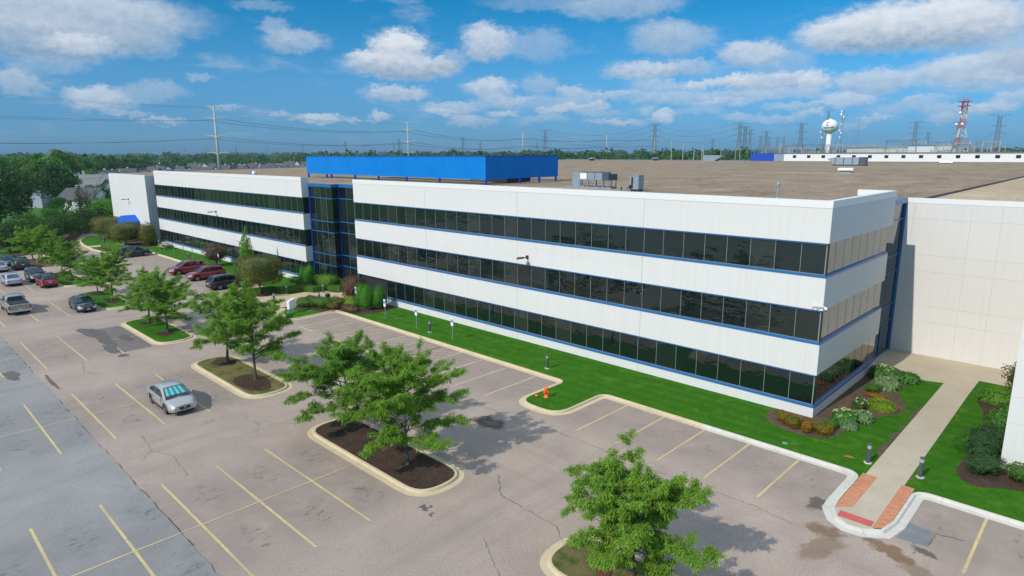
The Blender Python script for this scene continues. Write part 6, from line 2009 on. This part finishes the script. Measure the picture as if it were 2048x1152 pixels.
def woods():
    protos = []
    kinds = [(71, 14, 5.0, 'leaf_dark', 3000, .62), (72, 12, 4.6, 'leaf_mid', 3000, .55), (73, 16, 5.2, 'leaf_mid', 3400, .65), (74, 5.5, 3.6, 'leaf_dark', 2000, .42), (75, 4.2, 3.2, 'leaf_bright', 1700, .38), (76, 9, 4.2, 'leaf_bright', 2400, .5)]
    reg = {}
    desc = {0: 'tall dark tree', 1: 'round green tree', 2: 'tall full green tree', 3: 'dense dark shrub-like tree', 4: 'bright green bushy shrub', 5: 'bright green tree'}
    # (kind, px, distance, height scale, place)
    L = [
        (3, -12, 133, .95, 'at the left edge of the photo behind the road kerb'), (3, 12, 135, 1.0, 'behind the road kerb, just in from the left edge'), (3, 34, 138, .9, 'behind the road kerb, left of the first street lamp base'),
        (3, 55, 143, .8, 'behind the road kerb, between the two street lamps'), (4, 40, 165, 1.0, 'at the foot of the leftmost street lamp'), (4, 78, 170, 1.15, 'below the second street lamp, left of it'),
        (3, 76, 147, .75, 'behind the road kerb, right of the first street lamp'), (3, 96, 150, .8, 'behind the road kerb, below the second street lamp'), (4, 128, 164, 1.0, 'over the dark shrubs by the bend of the road kerb'), (4, 150, 172, 1.05, 'over the dark shrubs opposite the rounded lawn'), (4, 20, 150, 1.0, 'over the dark shrubs near the left edge'),
        (5, 100, 178, .75, 'in front of the second street lamp'), (3, 118, 154, .8, 'by the bend of the road kerb, under the street lamp'), (3, 138, 160, .75, 'along the road kerb left of the rounded lawn'), (3, 156, 164, .8, 'along the road kerb opposite the rounded lawn'),
        (3, 174, 168, .85, 'along the road kerb, next to the spruce'), (4, 190, 182, 1.35, 'beside the spruce, light-coloured'), (4, 168, 186, 1.3, 'under the bare tree'), (5, 205, 195, .72, 'behind the spruce at the wall end'),
        (0, 16, 176, 1.02, 'left of the first street lamp, crown in front of the far wood'), (0, -22, 165, 1.1, 'cut by the left edge of the photo'), (0, 96, 205, 1.02, 'between the two street lamps, dark trunk to the grass'), (0, 118, 222, .95, 'just right of the second street lamp'),
        (2, 66, 246, .98, 'behind the gap of grass between the lamps'), (5, 130, 236, 1.1, 'left of the white house'), (1, 178, 262, .95, 'behind the bare tree'), (1, 200, 235, .62, 'beside the grey hipped roof'),
        (2, 2, 268, 1.03, 'in the back row at the left edge'), (2, 30, 285, 1.05, 'in the back row above the leftmost lamp'), (1, 52, 275, 1.35, 'in the back row, second group'), (2, 80, 300, 1.12, 'in the back row above the grass gap'), (5, 96, 262, 1.75, 'in the back row right of the grass gap'),
        (2, 108, 320, 1.22, 'forming the highest crown of the back row'), (2, 130, 335, 1.15, 'in the back row, right of the highest crown'), (1, 150, 350, 1.35, 'in the back row, above the white house'), (2, 168, 372, 1.0, 'in the back row, dipping towards the roofs'), (1, 190, 395, 1.35, 'in the back row, right end next to the roofs'),
        (1, 149, 208, .62, 'in front of the grey-roofed house, left'), (3, 190, 214, 1.35, 'below the grey hipped roof'), (1, 168, 222, .66, 'between the white house and the grey hipped roof'),
        (0, 222, 420, 1.1, 'behind the first grey roofs'), (0, 246, 455, 1.05, 'behind the grey roofs, right of the gap'),
        # beyond the big roof
        (0, 895, 520, 1.15, 'above the roof line right of the second steel pole'), (2, 1100, 430, .85, 'just right of the blue screen, above the roof'), (1, 1246, 455, 1.05, 'further left of the tall lattice pylon'), (1, 1262, 480, .95, 'close left of the tall lattice pylon'),
        (2, 1345, 420, .98, 'in the clump right of the tall lattice pylon, left half'), (2, 1362, 440, 1.02, 'in the clump right of the tall lattice pylon, right half'), (0, 1338, 350, .85, 'in front of the tall clump'), (0, 1425, 330, .98, 'left of the three lattice pylons, first of a pair'), (0, 1443, 335, .92, 'left of the three lattice pylons, second of a pair'),
        (1, 1462, 330, .85, 'behind the roof edge lamps'), (2, 1492, 345, .82, 'left of the blue end of the rear block'), (0, 1510, 350, .95, 'behind the blue end of the rear block'), (5, 1478, 315, .85, 'beside the blue end of the rear block'), (1, 1532, 380, 1.02, 'above the blue end of the rear block'),
        (2, 2010, 420, 1.0, 'above the rear block near the right edge'), (2, 2032, 400, 1.05, 'above the rear block at the right edge, taller'), (2, 2052, 390, 1.10, 'cut by the right edge of the photo above the rear block'), (1, 1985, 470, 1.1, 'above the rear block, right of the last pylon'), (1, 1212, 520, .9, 'low, behind the fourth steel pole'), (1, 1172, 540, .9, 'low, beyond the roof right of the blue screen'),
    ]
    rg = random.Random(3)
    for k, px, d, sc, place in L:
        x, y = far(px, d)
        lab = ('%s %s' % (desc[k], place))
        if k in reg:
            o = dup(reg[k], (x, y, -.1), rg.uniform(0, 6.28), lab, (sc*rg.uniform(.92, 1.12), sc*rg.uniform(.92, 1.12), sc), 'shrub' if k in (3, 4) else 'tree')
        else:
            sd, H, RR, mt, n, sz = kinds[k]
            a, c = make_dense(sd, H, RR, n, sz, .05 if k in (3, 4) else .14, 18)
            o = build_tree('broadleaf_tree' if k not in (3, 4) else 'bushy_shrub', lab, 'shrub' if k in (3, 4) else 'tree', (x, y, -.1), [('trunk', a), ('crown', c)], [M['bark'], M[mt]], rg.uniform(0, 6), 'trees beyond the car park')
            o.scale = (sc, sc, sc); reg[k] = o
    # bare tree
    rg = random.Random(8); t = thing('bare_tree', 'grey leafless tree in front of the white house', 'tree', P3(170, 186))
    tk = MB(); tw = MB(); tk.path([(0, 0, 0), (.1, 0, 2.2), (0, .1, 4)], [.3, .22, .15], 7)
    for i in range(46):
        a = rg.uniform(0, 6.28); z0 = rg.uniform(.9, 3.6); rr = rg.uniform(1.4, 4.0); z1 = z0+rg.uniform(3.4, 7.2)*(1-.35*rr/4.2)
        mid = Vector((cos(a)*rr*.45, sin(a)*rr*.45, z0+(z1-z0)*.45)); tip = Vector((cos(a)*rr, sin(a)*rr, z1))
        tw.path([(0, 0, z0), mid, tip], [.085, .05, .014], 4)
        for q in range(9):
            s = rg.uniform(.25, 1); p = mid.lerp(tip, s)
            tw.path([p, p+Vector((rg.uniform(-.9, .9), rg.uniform(-.9, .9), rg.uniform(.4, 1.5)))], [.028, .008], 3)
    tk.build('trunk', M['leaf_bare'], t); tw.build('branches', M['leaf_bare'], t)
    # distant wood: one mass to the horizon
    rg = random.Random(12); V = []; F = []
    zones = [(-180, 2230, 520, 900, 190), (-180, 2230, 800, 1500, 420), (-180, 2230, 1500, 3000, 560), (620, 1500, 400, 560, 60), (250, 640, 560, 800, 85), (-200, 250, 380, 560, 60)]
    for p0, p1, d0, d1, n in zones:
        for _ in range(n):
            px = rg.uniform(p0, p1); d = sqrt(rg.uniform(d0*d0, d1*d1)); x, y = far(px, d)
            if 1500 < px < 1960 and d < 900: continue
            H = (rg.uniform(11, 18.5) if px > 640 else rg.uniform(10, 16.5)) if d < 1500 else rg.uniform(13, 21)
            if 1950 < px: H += 3*(min(px, 2100)-1950)/150
            RR = H*rg.uniform(.40, .62)*(1.0 if d < 1500 else 1.9)
            m = 70 if d < 900 else (42 if d < 1500 else 26)
            if d0 <= 560 and d < 600: m = 120
            for _ in range(m):
                dv = Vector((rg.gauss(0, 1), rg.gauss(0, 1), rg.gauss(0, 1)+.35)).normalized()
                k = rg.uniform(.75, 1.1)
                p = Vector((x+dv.x*RR*k, y+dv.y*RR*k, max(.8, H*.52+dv.z*H*.48*k)))
                quad_leaf(V, F, p, dv, RR*(.36 if m > 60 else .52), rg)
    mb = MB(); mb.v = V; mb.f = F; mb.m = [0]*len(F); mb.smooth = [False]*len(F)
    o = mb.build('distant_woods', M['leaf_dark']); o['kind'] = 'stuff'; o['label'] = 'dark band of woods along the whole horizon'; o['category'] = 'woods'

woods()

def houses():
    rg = random.Random(5)
    roofm = [mat_simple('grey_shingles', (.085, .085, .092), .9, var=.2, scale=.8), mat_simple('brown_shingles', (.11, .095, .085), .9, var=.2, scale=.8), mat_simple('pale_shingles', (.19, .19, .19), .9, var=.15, scale=.8)]
    wallm = [M['offwhite'], mat_simple('beige_siding', (.42, .37, .30), .8), mat_simple('blue_grey_siding', (.30, .34, .38), .8)]
    def house(label, x, y, rz, W, D, H, roof, wall, cross=True, pitch=.55, group='houses with pitched roofs beyond the left wing'):
        t = thing('house', label, 'house', (x, y, -.2), rz, group)
        mb = MB(); mb.box(-W/2, W/2, -D/2, D/2, 0, H)
        rh = D/2*pitch
        for s in (-1, 1): mb.face([(s*W/2, -D/2, H), (s*W/2, D/2, H), (s*W/2, 0, H+rh)])
        if cross:
            cw = W*.18; cx = W*.2; ch = cw*1.0
            mb.box(cx-cw, cx+cw, -D/2-1.5, -D/2-.001, 0, H)
            mb.face([(cx-cw, -D/2-1.5, H), (cx+cw, -D/2-1.5, H), (cx, -D/2-1.5, H+ch*1.15)])
        mb.build('wall', wall, t)
        mb = MB(); e = .4
        for s in (-1, 1):
            mb.raw([(-W/2-e, s*(D/2+e), H-e*pitch), (W/2+e, s*(D/2+e), H-e*pitch), (W/2+e, 0, H+rh+.02), (-W/2-e, 0, H+rh+.02), (-W/2-e, s*(D/2+e), H-e*pitch+.2), (W/2+e, s*(D/2+e), H-e*pitch+.2), (W/2+e, 0, H+rh+.25), (-W/2-e, 0, H+rh+.25)],
                   [(0, 1, 2, 3), (4, 5, 6, 7), (0, 1, 5, 4), (0, 3, 7, 4), (1, 2, 6, 5)])
        if cross:
            for s in (-1, 1):
                mb.face([(cx+s*(cw+e), -D/2-1.9, H-e*.5), (cx, -D/2-1.9, H+ch*1.15+.15), (cx, -D/2+ch*1.8, H+ch*1.15+.15), (cx+s*(cw+e), -D/2+.6, H-e*.5+.1)])
        rf = mb.build('roof', roof, t)
        mb = MB(); mb.box(-W*.3, -W*.3+.7, .4, 1.1, H+rh*.4, H+rh+.9); mb.build('chimney', wallm[1], rf)
        for wx in (-W*.36, -W*.12, W*.2):
            yy = -D/2-1.5 if cross and wx > 0 else -D/2
            for wz in (1.0, 3.7):
                if wz+1.3 < H: MB().box(wx-.55, wx+.55, yy-.05, yy-.004, wz, wz+1.3).build('window', M['glass_side'], t)
        return t
    # two nearer houses at the left
    x, y = far(158, 196); house('small white clapboard house behind the bare tree, partly hidden by shrubs', x, y, R(38), 9, 8, 5.2, roofm[0], M['white'], False, .6, 'houses by the left trees')
    x, y = far(196, 238); house('large house with grey hipped roof just left of the plain white wall', x, y, R(62), 17, 15, 5.2, roofm[2], wallm[2], True, .62, 'houses by the left trees')
    x, y = far(60, 250); house('pale blue house glimpsed through the left trees', x, y, R(30), 14, 9, 5.2, roofm[0], wallm[2], False, .6, 'houses by the left trees')
    protos = []
    cols = [(176, 285), (205, 330), (222, 300), (236, 350), (250, 305), (272, 322), (292, 372), (306, 330), (330, 362), (352, 335), (366, 385), (388, 352), (408, 405), (428, 372), (447, 420), (462, 380), (486, 430), (500, 398), (522, 445), (545, 415), (570, 455), (596, 440), (262, 420), (318, 430), (402, 470), (474, 490), (540, 500), (590, 520)]
    cols.sort()
    names = ['grey roof', 'brown roof', 'pale roof']
    for i, (px, d) in enumerate(cols):
        x, y = far(px, d+rg.uniform(-6, 6)); v = i % 4
        rz = R(45)+rg.choice([0, 0, 0, R(90), R(12), R(-14)])+rg.uniform(-.1, .1)
        lab = '%s house in the band of roofs beyond the left wing, %s from the left' % (['grey-roofed', 'brown-roofed', 'dark-roofed', 'pale-roofed'][v], ordn(i))
        if len(protos) < 4:
            o = house(lab, x, y, rz, [15, 13, 17, 14][v], [10, 9, 11, 9.5][v], [6.6, 5.8, 7.0, 6.2][v], [roofm[0], roofm[1], roofm[0], roofm[2]][v], [M['offwhite'], wallm[1], M['offwhite'], wallm[2]][v], v != 3)
            protos.append(o)
        else: dup(protos[v], (x, y, -.2), rz, lab)
    # distant sheds and warehouses
    for lab, px, d, w, dd, h, mt in (('long pale warehouse on the horizon left of the first steel pole', 288, 900, 60, 30, 9, M['white']), ('low pale building between trees left of the blue screen', 555, 620, 40, 20, 7, M['offwhite']),
                                     ('white trailers and sheds past the right end of the blue screen', 1180, 300, 26, 5, 6.2, M['white']), ('large pale concrete wall behind the rear block', 1800, 470, 55, 20, 17.6, M['offwhite']), ('white flat-roofed box building behind the rear block', 1858, 420, 18, 9, 18.4, M['white'])):
        x, y = far(px, d); t = thing('warehouse', lab, 'warehouse', (x, y, -.2), R(40))
        mb = MB(); mb.box(-w/2, w/2, -dd/2, dd/2, 0, h); mb.build('wall', mt, t)
        mb = MB(); mb.box(-w/2-.3, w/2+.3, -dd/2-.3, dd/2+.3, h+.002, h+.5); mb.build('roof', M['galv'], t)
        for k in range(5): MB().box(-w/2+w*(k+.35)/5, -w/2+w*(k+.65)/5, -dd/2-.06, -dd/2-.004, .2, min(4, h*.5)).build('loading_door', M['bollard'], t)
houses()

def lattice(H, base, top, bars, arms, flare=False, r=.11):
    """tapered lattice tower with cross arms; arms = list of (height fraction, half length)"""
    mb = MB()
    def wd(z):
        t = z/H
        return base*(1-t/.62)+top*(t/.62) if t < .62 else top
    zs = [H*(1-(1-k/bars)**1.15) for k in range(bars+1)]
    cn = [(-1, -1), (1, -1), (1, 1), (-1, 1)]
    for a, b in zip(zs[:-1], zs[1:]):
        for k in range(4):
            c, c2 = cn[k], cn[(k+1) % 4]
            pa = lambda q, z: (q[0]*wd(z)/2, q[1]*wd(z)/2, z)
            mb.tube(pa(c, a), pa(c, b), r*1.25, r*1.1, 4, False)
            mb.tube(pa(c, a), pa(c2, b), r*.6, None, 3, False); mb.tube(pa(c2, a), pa(c, b), r*.6, None, 3, False)
            mb.tube(pa(c, b), pa(c2, b), r*.6, None, 3, False)
    am = []
    for f, hl in arms:
        z = H*f; w = wd(z)/2; g = MB()
        for s in (-1, 1):
            tip = (s*hl, 0, z+(H*.03 if flare and f > .95 else 0))
            for q in (-1, 1):
                g.tube((s*w, q*w, z), tip, r*.8, None, 4, False); g.tube((s*w, q*w, z+H*.035), tip, r*.6, None, 3, False)
            for k in (.35, .7): g.tube((s*(w+(hl-w)*k), 0, z), (s*(w+(hl-w)*k), 0, z+H*.035*(1-k)), r*.5, None, 3, False)
            g.tube(tip, (tip[0], 0, tip[2]-H*.045), r*.5, None, 4, False)
        am.append(g)
    return mb, am

def pylons():
    G = 'lattice pylons along the horizon'
    A = [(.98, 7.5), (.86, 6.2), (.72, 7.4), (.58, 6.2)]
    B = [(.99, 8.5), (.80, 5.5), (.66, 6.5)]
    protos = {}
    def put(kind, px, ytop, lab, H=45.0, rz=None):
        d = (H-CPOS.z)/math.tan(math.radians(px_azel(px, ytop)[1]))
        x, y = far(px, d)
        a = atan2(y-CPOS.y, x-CPOS.x)+pi/2+(rz if rz is not None else .35)
        key = (kind, H)
        if key not in protos:
            t = thing('lattice_pylon', lab, 'pylon', (x, y, -.2), a, G)
            rr = .15 if d > 900 else .10
            mb, am = lattice(H, 9.5 if kind != 'B' else 8, 2.4, 10, A if kind == 'A' else (B if kind == 'B' else [(.97, 6), (.8, 7), (.64, 6)]), kind == 'B', rr)
            mb.build('mast', M['lattice'], t)
            for g in am: g.build('cross_arm', M['lattice'], t)
            protos[key] = t
        else: t = dup(protos[key], (x, y, -.2), a, lab)
        return t
    small = [(237, 299), (265, 297), (296, 297), (329, 297), (370, 296), (416, 295.5), (472, 292), (535, 294), (606, 290), (669, 296), (692, 281.5), (788, 290), (961, 283)]
    for i, (px, yt) in enumerate(small):
        put('C', px, yt, 'tiny lattice pylon on the horizon left of the middle, %s from the left' % ordn(i), 42.0)
    for kind, px, yt, lab in [('A', 799, 278, 'lattice pylon just left of the second steel pole'), ('A', 926, 275, 'lattice pylon above the blue screen, with three pairs of arms'), ('A', 1074, 283, 'small lattice pylon left of the one with raised arms, right of the third steel pole'),
                              ('B', 1090, 261, 'lattice pylon with raised V-shaped top, right of the third steel pole'), ('A', 1308, 248, 'tall lattice pylon directly behind a white steel pole'), ('C', 1424, 277, 'faint distant lattice pylon above the dark round trees'),
                              ('A', 1477, 246, 'tall lattice pylon, first of the group left of the water tower'), ('C', 1488, 252, 'lattice pylon just behind the first of the group left of the water tower'), ('A', 1498, 259, 'lattice pylon, third of the group left of the water tower'), ('C', 1519, 272, 'short lattice pylon between the third and the pale one, left of the water tower'),
                              ('C', 1530, 262, 'pale lattice pylon midway between the group and the water tower'), ('C', 1537, 275, 'small lattice pylon right behind the pale one'), ('C', 1553, 274, 'small dark lattice pylon, left of the crossbeam frame'), ('B', 1566, 273, 'squat lattice frame with cross beam, left of the slender mast pylon'), ('C', 1599, 246, 'slender lattice pylon with pointed top, left of the water tower'),
                              ('B', 1650, 222, 'tallest dark lattice pylon behind the water tower tank'), ('A', 1826, 243, 'lattice pylon with wide arms between the water tower and the red mast'), ('C', 1852, 264, 'faint lattice pylon right of the wide-armed one'), ('A', 1911, 243, 'lattice pylon just left of the red and white mast'), ('B', 1990, 231, 'lattice pylon with raised V-shaped top at the right')]:
        put(kind, px, yt, lab, 72.0 if px == 1650 else (45.0 if kind != 'C' else 42.0))
    # steel poles with curved arms
    def spole(lab, px, d, H, arms, first=None, rz=0):
        x, y = far(px, d)
        if first: return dup(first, (x, y, -.2), rz, lab)
        t = thing('steel_pole', lab, 'power pole', (x, y, -.2), rz, 'steel power poles of the near line')
        mb = MB(); mb.sm = True; mb.tube((0, 0, 0), (0, 0, H), .75, .28, 12); mb.build('mast', M['pole'], t)
        for z, hl in arms:
            for s in (-1, 1):
                g = MB(); g.path([(s*.2, 0, z-.5), (s*hl*.4, 0, z), (s*hl, 0, z+.15)], [.22, .17, .10], 6); a = g.build('arm', M['pole'], t)
                g = MB(); g.tube((s*hl, 0, z+.1), (s*hl, 0, z-1.0), .10, .10, 6); g.build('insulator', M['steel'], a)
        return t
    arms = [(34.7, 3.6), (30.6, 5.6), (23.4, 5.8), (16.6, 5.8), (9.5, 5.0)]
    p1 = Vector(far(436, 296)); p2 = Vector(far(817, 417)); p3 = Vector(far(1046, 640)); p4 = Vector(far(1213, 770)); p5 = Vector(far(1309, 775))
    q0 = Vector(far(0, 233)); p0 = p1+(q0-p1)*2.3
    line = (p2-p1).normalized(); rz = atan2(line.y, line.x)+pi/2
    f = spole('large steel power pole with curved arms behind the left wing', 436, 296, 35, arms, rz=rz)
    spole('steel power pole behind the blue screen, second in the line', 817, 417, 35, arms, f, rz)
    spole('thin white steel power pole above the right end of the blue screen', 1046, 640, 35, arms, f, rz)
    spole('thin white steel power pole midway across the rear roof line', 1213, 770, 35, arms, f, rz)
    spole('white steel power pole in front of the tall lattice pylon', 1309, 775, 35, arms, f, rz)
    # conductors
    def wire(lab, a, b, sag, r, nm='power_line'):
        a = Vector(a); b = Vector(b); n = 26; pts = []
        for k in range(n+1):
            t = k/n; p = a.lerp(b, t); p.z -= sag*4*t*(1-t); pts.append(p)
        mb = MB(); mb.path(pts, r, 4); o = mb.build(nm, M['wire']); tagged(o, lab, 'power line', 'wires of the near power line')
    nrm = Vector((-line.y, line.x))
    def at(p, s, z, hl): q = p+nrm*s*hl; return (q.x, q.y, z-1.2)
    nm = {0: 'left of the large steel pole', 1: 'between the large steel pole and the second pole', 2: 'right of the second steel pole', 3: 'between the third and fourth steel poles', 4: 'between the fourth and fifth steel poles'}
    PP = [p0, p1, p2, p3, p4, p5]
    for i in range(5):
        a, b = PP[i], PP[i+1]
        for (z, hl), lv in ((arms[1], 'upper'), (arms[2], 'lower')):
            for s, sd in ((-1, 'front'), (1, 'rear')):
                wire('%s %s conductor %s' % (lv, sd, nm[i]), at(a, s, z, hl), at(b, s, z, hl), 3.2 if i == 0 else (b-a).length*.016, .042+.03*min(i, 3))
        if i < 2:
            for s, sd in ((-1, 'front'), (1, 'rear')): wire('thin %s earth wire %s' % (sd, nm[i]), at(a, s, 35.4, 3.5), at(b, s, 35.4, 3.5), 2.2, .03)
    # wires of the farther line towards the lattice pylon
    t1 = Vector(far(1309, 700)); t2 = Vector(far(1480, 655)); t0 = Vector(far(1090, 790))
    for zz, nmz in ((43, 'top'), (38, 'middle'), (32, 'bottom')):
        wire('%s wire from the tall pylon towards the right group of pylons' % nmz, (t1.x, t1.y, zz), (t2.x, t2.y, zz+1), 8, .10)
        wire('%s wire from the raised-top pylon to the tall pylon' % nmz, (t0.x, t0.y, zz), (t1.x, t1.y, zz), 9, .11)
    # low service wires at the left
    for zz, lab in ((10.0, 'upper service wire in front of the left trees'), (6.4, 'lower service wire in front of the left trees')):
        a = far(-60, 196); b = far(216, 205); wire(lab, (a[0], a[1], zz), (b[0], b[1], zz), .5, .035, 'service_wire')

def towers():
    # water tower
    d = 700; x, y = far(1655, d); hz = lambda py: hgt(py, 1655, d)
    zt, zb, zn = hz(238.5), hz(266), hz(306)
    t = thing('water_tower', 'white water tower with rounded tank and slim stem, black lettering on the tank', 'water tower', (x, y, -.2))
    zc = zb+(zt-zb)*.58; RR = 13.2*d/CF
    mb = MB(); mb.sm = True
    prof = []
    for k in range(13):
        a = -pi/2*.0+(-1.15+2.72*k/12); prof.append((RR*cos(a) if k < 12 else .3, (zc)+(zt-zc if a > 0 else (zc-zb)*.92)*sin(a)))
    zc = zb+(zt-zb)*.50
    prof = [(2.3, zb-.8), (RR*.30, zb-.1), (RR*.62, zb+(zc-zb)*.22)]+[(RR*cos(a)**.9, zc+(zt-zc)*sin(a)) for a in [-.62+(.62+pi/2*.98)*k/13 for k in range(14)]]
    mb.lathe((0, 0), prof, 40, True); mb.build('tank', M['white'], t)
    mb = MB(); mb.sm = True; mb.lathe((0, 0), [(3.2, 0), (2.5, 6), (2.2, 14), (2.2, zb-.5)], 24); mb.build('stem', M['white'], t)
    mb = MB(); mb.lathe((0, 0), [(1.2, zt-.1), (1.2, zt+.7)], 10); mb.build('vent', M['white'], t)
    # lettering wrapped on the side facing the car park
    face = atan2(CPOS.y-y, CPOS.x-x)-.12
    def text(s, size, zoff, name, aoff=0):
        c = bpy.data.curves.new(name, 'FONT'); c.body = s; c.size = size; c.align_x = 'CENTER'; c.extrude = 0; c.offset = .02*size
        o = bpy.data.objects.new(name, c); COL.objects.link(o)
        me = bpy.data.meshes.new_from_object(o.evaluated_get(bpy.context.evaluated_depsgraph_get()))
        bpy.data.objects.remove(o); bpy.data.curves.remove(c)
        for v in me.vertices:
            z = zoff+v.co.y; a = face+(v.co.x)/RR+aoff
            k = (z-zc)/(zt-zc)
            r = RR*sqrt(max(.05, 1-k*k))**.9+.14
            v.co = (r*cos(a), r*sin(a), z)
        me.materials.clear(); me.materials.append(M['dark'])
        o = bpy.data.objects.new(name, me); COL.objects.link(o); o.parent = t
    text('E', 4.8, zc+.4, 'emblem', -.22)
    text('Naperville', 2.4, zc-2.0, 'lettering', -.05)
    # guyed antenna mast beside it
    def mast(lab, px, ytop, d, w, mt, nm='antenna_mast', dishes=()):
        x, y = far(px, d); H = hgt(ytop, px, d)
        t = thing(nm, lab, 'mast', (x, y, -.2), .4)
        mb = MB(); n = int(H/(w*1.6))
        cn = [(w/2*cos(2*pi*k/3), w/2*sin(2*pi*k/3)) for k in range(3)]
        for i in range(n):
            z0, z1 = H*i/n, H*(i+1)/n
            for k in range(3):
                a, b = cn[k], cn[(k+1) % 3]
                mb.tube((a[0], a[1], z0), (a[0], a[1], z1), .10, None, 3, False); mb.tube((a[0], a[1], z0), (b[0], b[1], z1), .06, None, 3, False)
        mb.build('mast', mt, t)
        if dishes:
            for (f, s, a) in dishes:
                g = MB(); g.sm = True; c = (w*.8*cos(a), w*.8*sin(a), H*f); g.lathe(c, [(s*.4, -s), (s*.5, 0), (s*.4, s)], 8); g.build('antenna', M['white'], t)
        return t
    mast('slender lattice mast with white antennas right of the water tower', 1679, 222, 560, 1.5, M['lattice'], dishes=[(.99, 1.0, 2.6), (.94, 1.3, 3.4), (.90, 1.1, 5), (.78, .8, 4), (.68, 1.0, 3), (.64, 1.0, 4.4), (.57, .9, 2.2)])
    mast('slender lattice mast with white dishes left of the water tower stem', 1641, 262, 540, 1.4, M['lattice'], dishes=[(.97, .9, 3.2), (.84, .9, 4.5)])
    mast('very thin faint mast right of the antenna mast', 1712, 232, 760, 1.0, M['galv'])
    # red and white communication tower
    d = 820; x, y = far(1916, d); H = hgt(199, 1922, d)
    t = thing('communication_tower', 'red and white lattice communication tower with dishes and splayed legs', 'tower', (x, y, -.2), R(20))
    segs = 14; 
    def leg(z):
        f = z/H
        return 11.5*(1-f/.62)+3.0*(f/.62) if f < .62 else 3.0
    mr = MB(); 
    for i in range(segs):
        z0, z1 = H*i/segs, H*(i+1)/segs
        mr.cur = 0 if (i//2) % 2 == 0 or i >= 11 else 1
        if i in (2, 3, 6, 7): mr.cur = 1
        for k in range(3):
            a, b = 2*pi*k/3, 2*pi*(k+1)/3
            p = lambda an, z: (leg(z)*cos(an), leg(z)*sin(an), z)
            mr.tube(p(a, z0), p(a, z1), .42, .36, 4, False)
            mr.tube(p(a, z0), p(b, z1), .16, None, 3, False); mr.tube(p(b, z0), p(a, z1), .16, None, 3, False); mr.tube(p(a, z1), p(b, z1), .20, None, 3, False)
    mr.build('mast', [M['redpaint'], M['offwhite']], t)
    for f in (.90, .965): g = MB(); g.lathe((0, 0, H*f), [(6.0, 0), (6.2, .5), (3.2, .55)], 12); g.build('platform', M['redpaint'], t)
    for a, f in ((3.4, .63), (4.6, .63), (4.0, .80)): g = MB(); g.sm = True; g.lathe((5*cos(a), 5*sin(a), H*f), [(.4, -1.6), (1.7, 0), (.4, 1.6)], 12); g.build('dish', M['white'], t)
    for k in range(6): a = k*1.05; g = MB(); g.tube((3*cos(a), 3*sin(a), H), (3*cos(a), 3*sin(a), H+2.5), .15, None, 4); g.build('antenna', M['redpaint'], t)
    # substation: a field of steel gantries
    rg = random.Random(31)
    x0, y0 = far(1640, 500); t = thing('electrical_substation', 'field of grey steel gantries and posts behind the rear block', 'substation', (x0, y0, -.2))
    for i in range(64):
        px = 1540+i*7.2 if i < 50 else 1880+(i-50)*9
        d = rg.uniform(380, 560); x, y = far(px+rg.uniform(-4, 4), d); x -= x0; y -= y0
        H = rg.uniform(15.5, 21.0); w = rg.uniform(5, 9); a = R(45)+rg.choice([0, pi/2]); c, s = cos(a), sin(a)
        g = MB(); r = .12
        for q in (-1, 1):
            for o in (-.35, .35): g.tube((x+q*w*c+o, y+q*w*s, 0), (x+q*w*c+o*.3, y+q*w*s, H), r, None, 4, False)
            for k in range(5): z = H*k/5; g.tube((x+q*w*c-.35, y+q*w*s, z), (x+q*w*c+.35, y+q*w*s, z+H/5), .07, None, 3, False)
        for z in (H, H-.9): g.tube((x-w*c, y-w*s, z), (x+w*c, y+w*s, z), r, None, 4, False)
        for k in range(8): u, v = -1+k/4, -1+(k+1)/4; g.tube((x+u*w*c, y+u*w*s, H if k % 2 else H-.9), (x+v*w*c, y+v*w*s, H-.9 if k % 2 else H), .07, None, 3, False)
        if rg.random() < .5: g.tube((x, y, H), (x, y, H+rg.uniform(2, 6)), .10, .04, 4, False)
        g.build('gantry', M['steel'] if i % 3 else M['lattice'], t)
    # lamp posts and lone posts behind the roof
    for i, (px, yt) in enumerate([(1442, 297), (1471, 298), (1480, 297), (1366, 283), (1388, 296), (1404, 287), (1407, 296), (1560, 288), (1343, 279)]):
        d = 290 if i < 3 else 360; x, y = far(px, d); H = hgt(yt, px, d)
        q = thing('street_lamp' if i < 3 else 'steel_post', ('street lamp behind the roof edge left of the blue end, %s of three' % ordn(i)) if i < 3 else ('pale steel post beyond the roof near the tall pylon, %s of six' % ordn(i-3)), 'street lamp' if i < 3 else 'post', (x, y, -.2), R(45))
        g = MB(); g.tube((0, 0, 0), (0, 0, H), .14 if i < 3 else .26, .10 if i < 3 else .2, 6); g.build('pole', M['pole'], q)
        if i < 3: g = MB(); g.path([(0, 0, H-.3), (1.6*(1 if i else -1), 0, H+.2), (3.0*(1 if i else -1), 0, H+.25)], .10, 4); g.build('arm', M['pole'], q)
pylons(); towers()

# ------------------------------------------------------------------ air
def haze():
    mb = MB(); mb.box(-3100, 1500, -400, 3100, -1.4, 104)
    o = mb.build('haze', None); o.data.materials.clear()
    mt = bpy.data.materials.new('haze'); mt.use_nodes = True
    T = NT(mt.node_tree); T.n.clear()
    out = T.new('ShaderNodeOutputMaterial'); v = T.new('ShaderNodeVolumePrincipled')
    v.inputs['Color'].default_value = (.62, .82, 1.0, 1)
    v.inputs['Density'].default_value = HAZE
    v.inputs['Anisotropy'].default_value = .3
    T.l.new(v.outputs[0], out.inputs['Volume'])
    o.data.materials.append(mt); o['kind'] = 'stuff'
HAZE = 0.00013
haze()
SC.cycles.volume_bounces = 0
SC.cycles.max_bounces = 6
SC.cycles.transparent_max_bounces = 8
SC.cycles.use_denoising = True
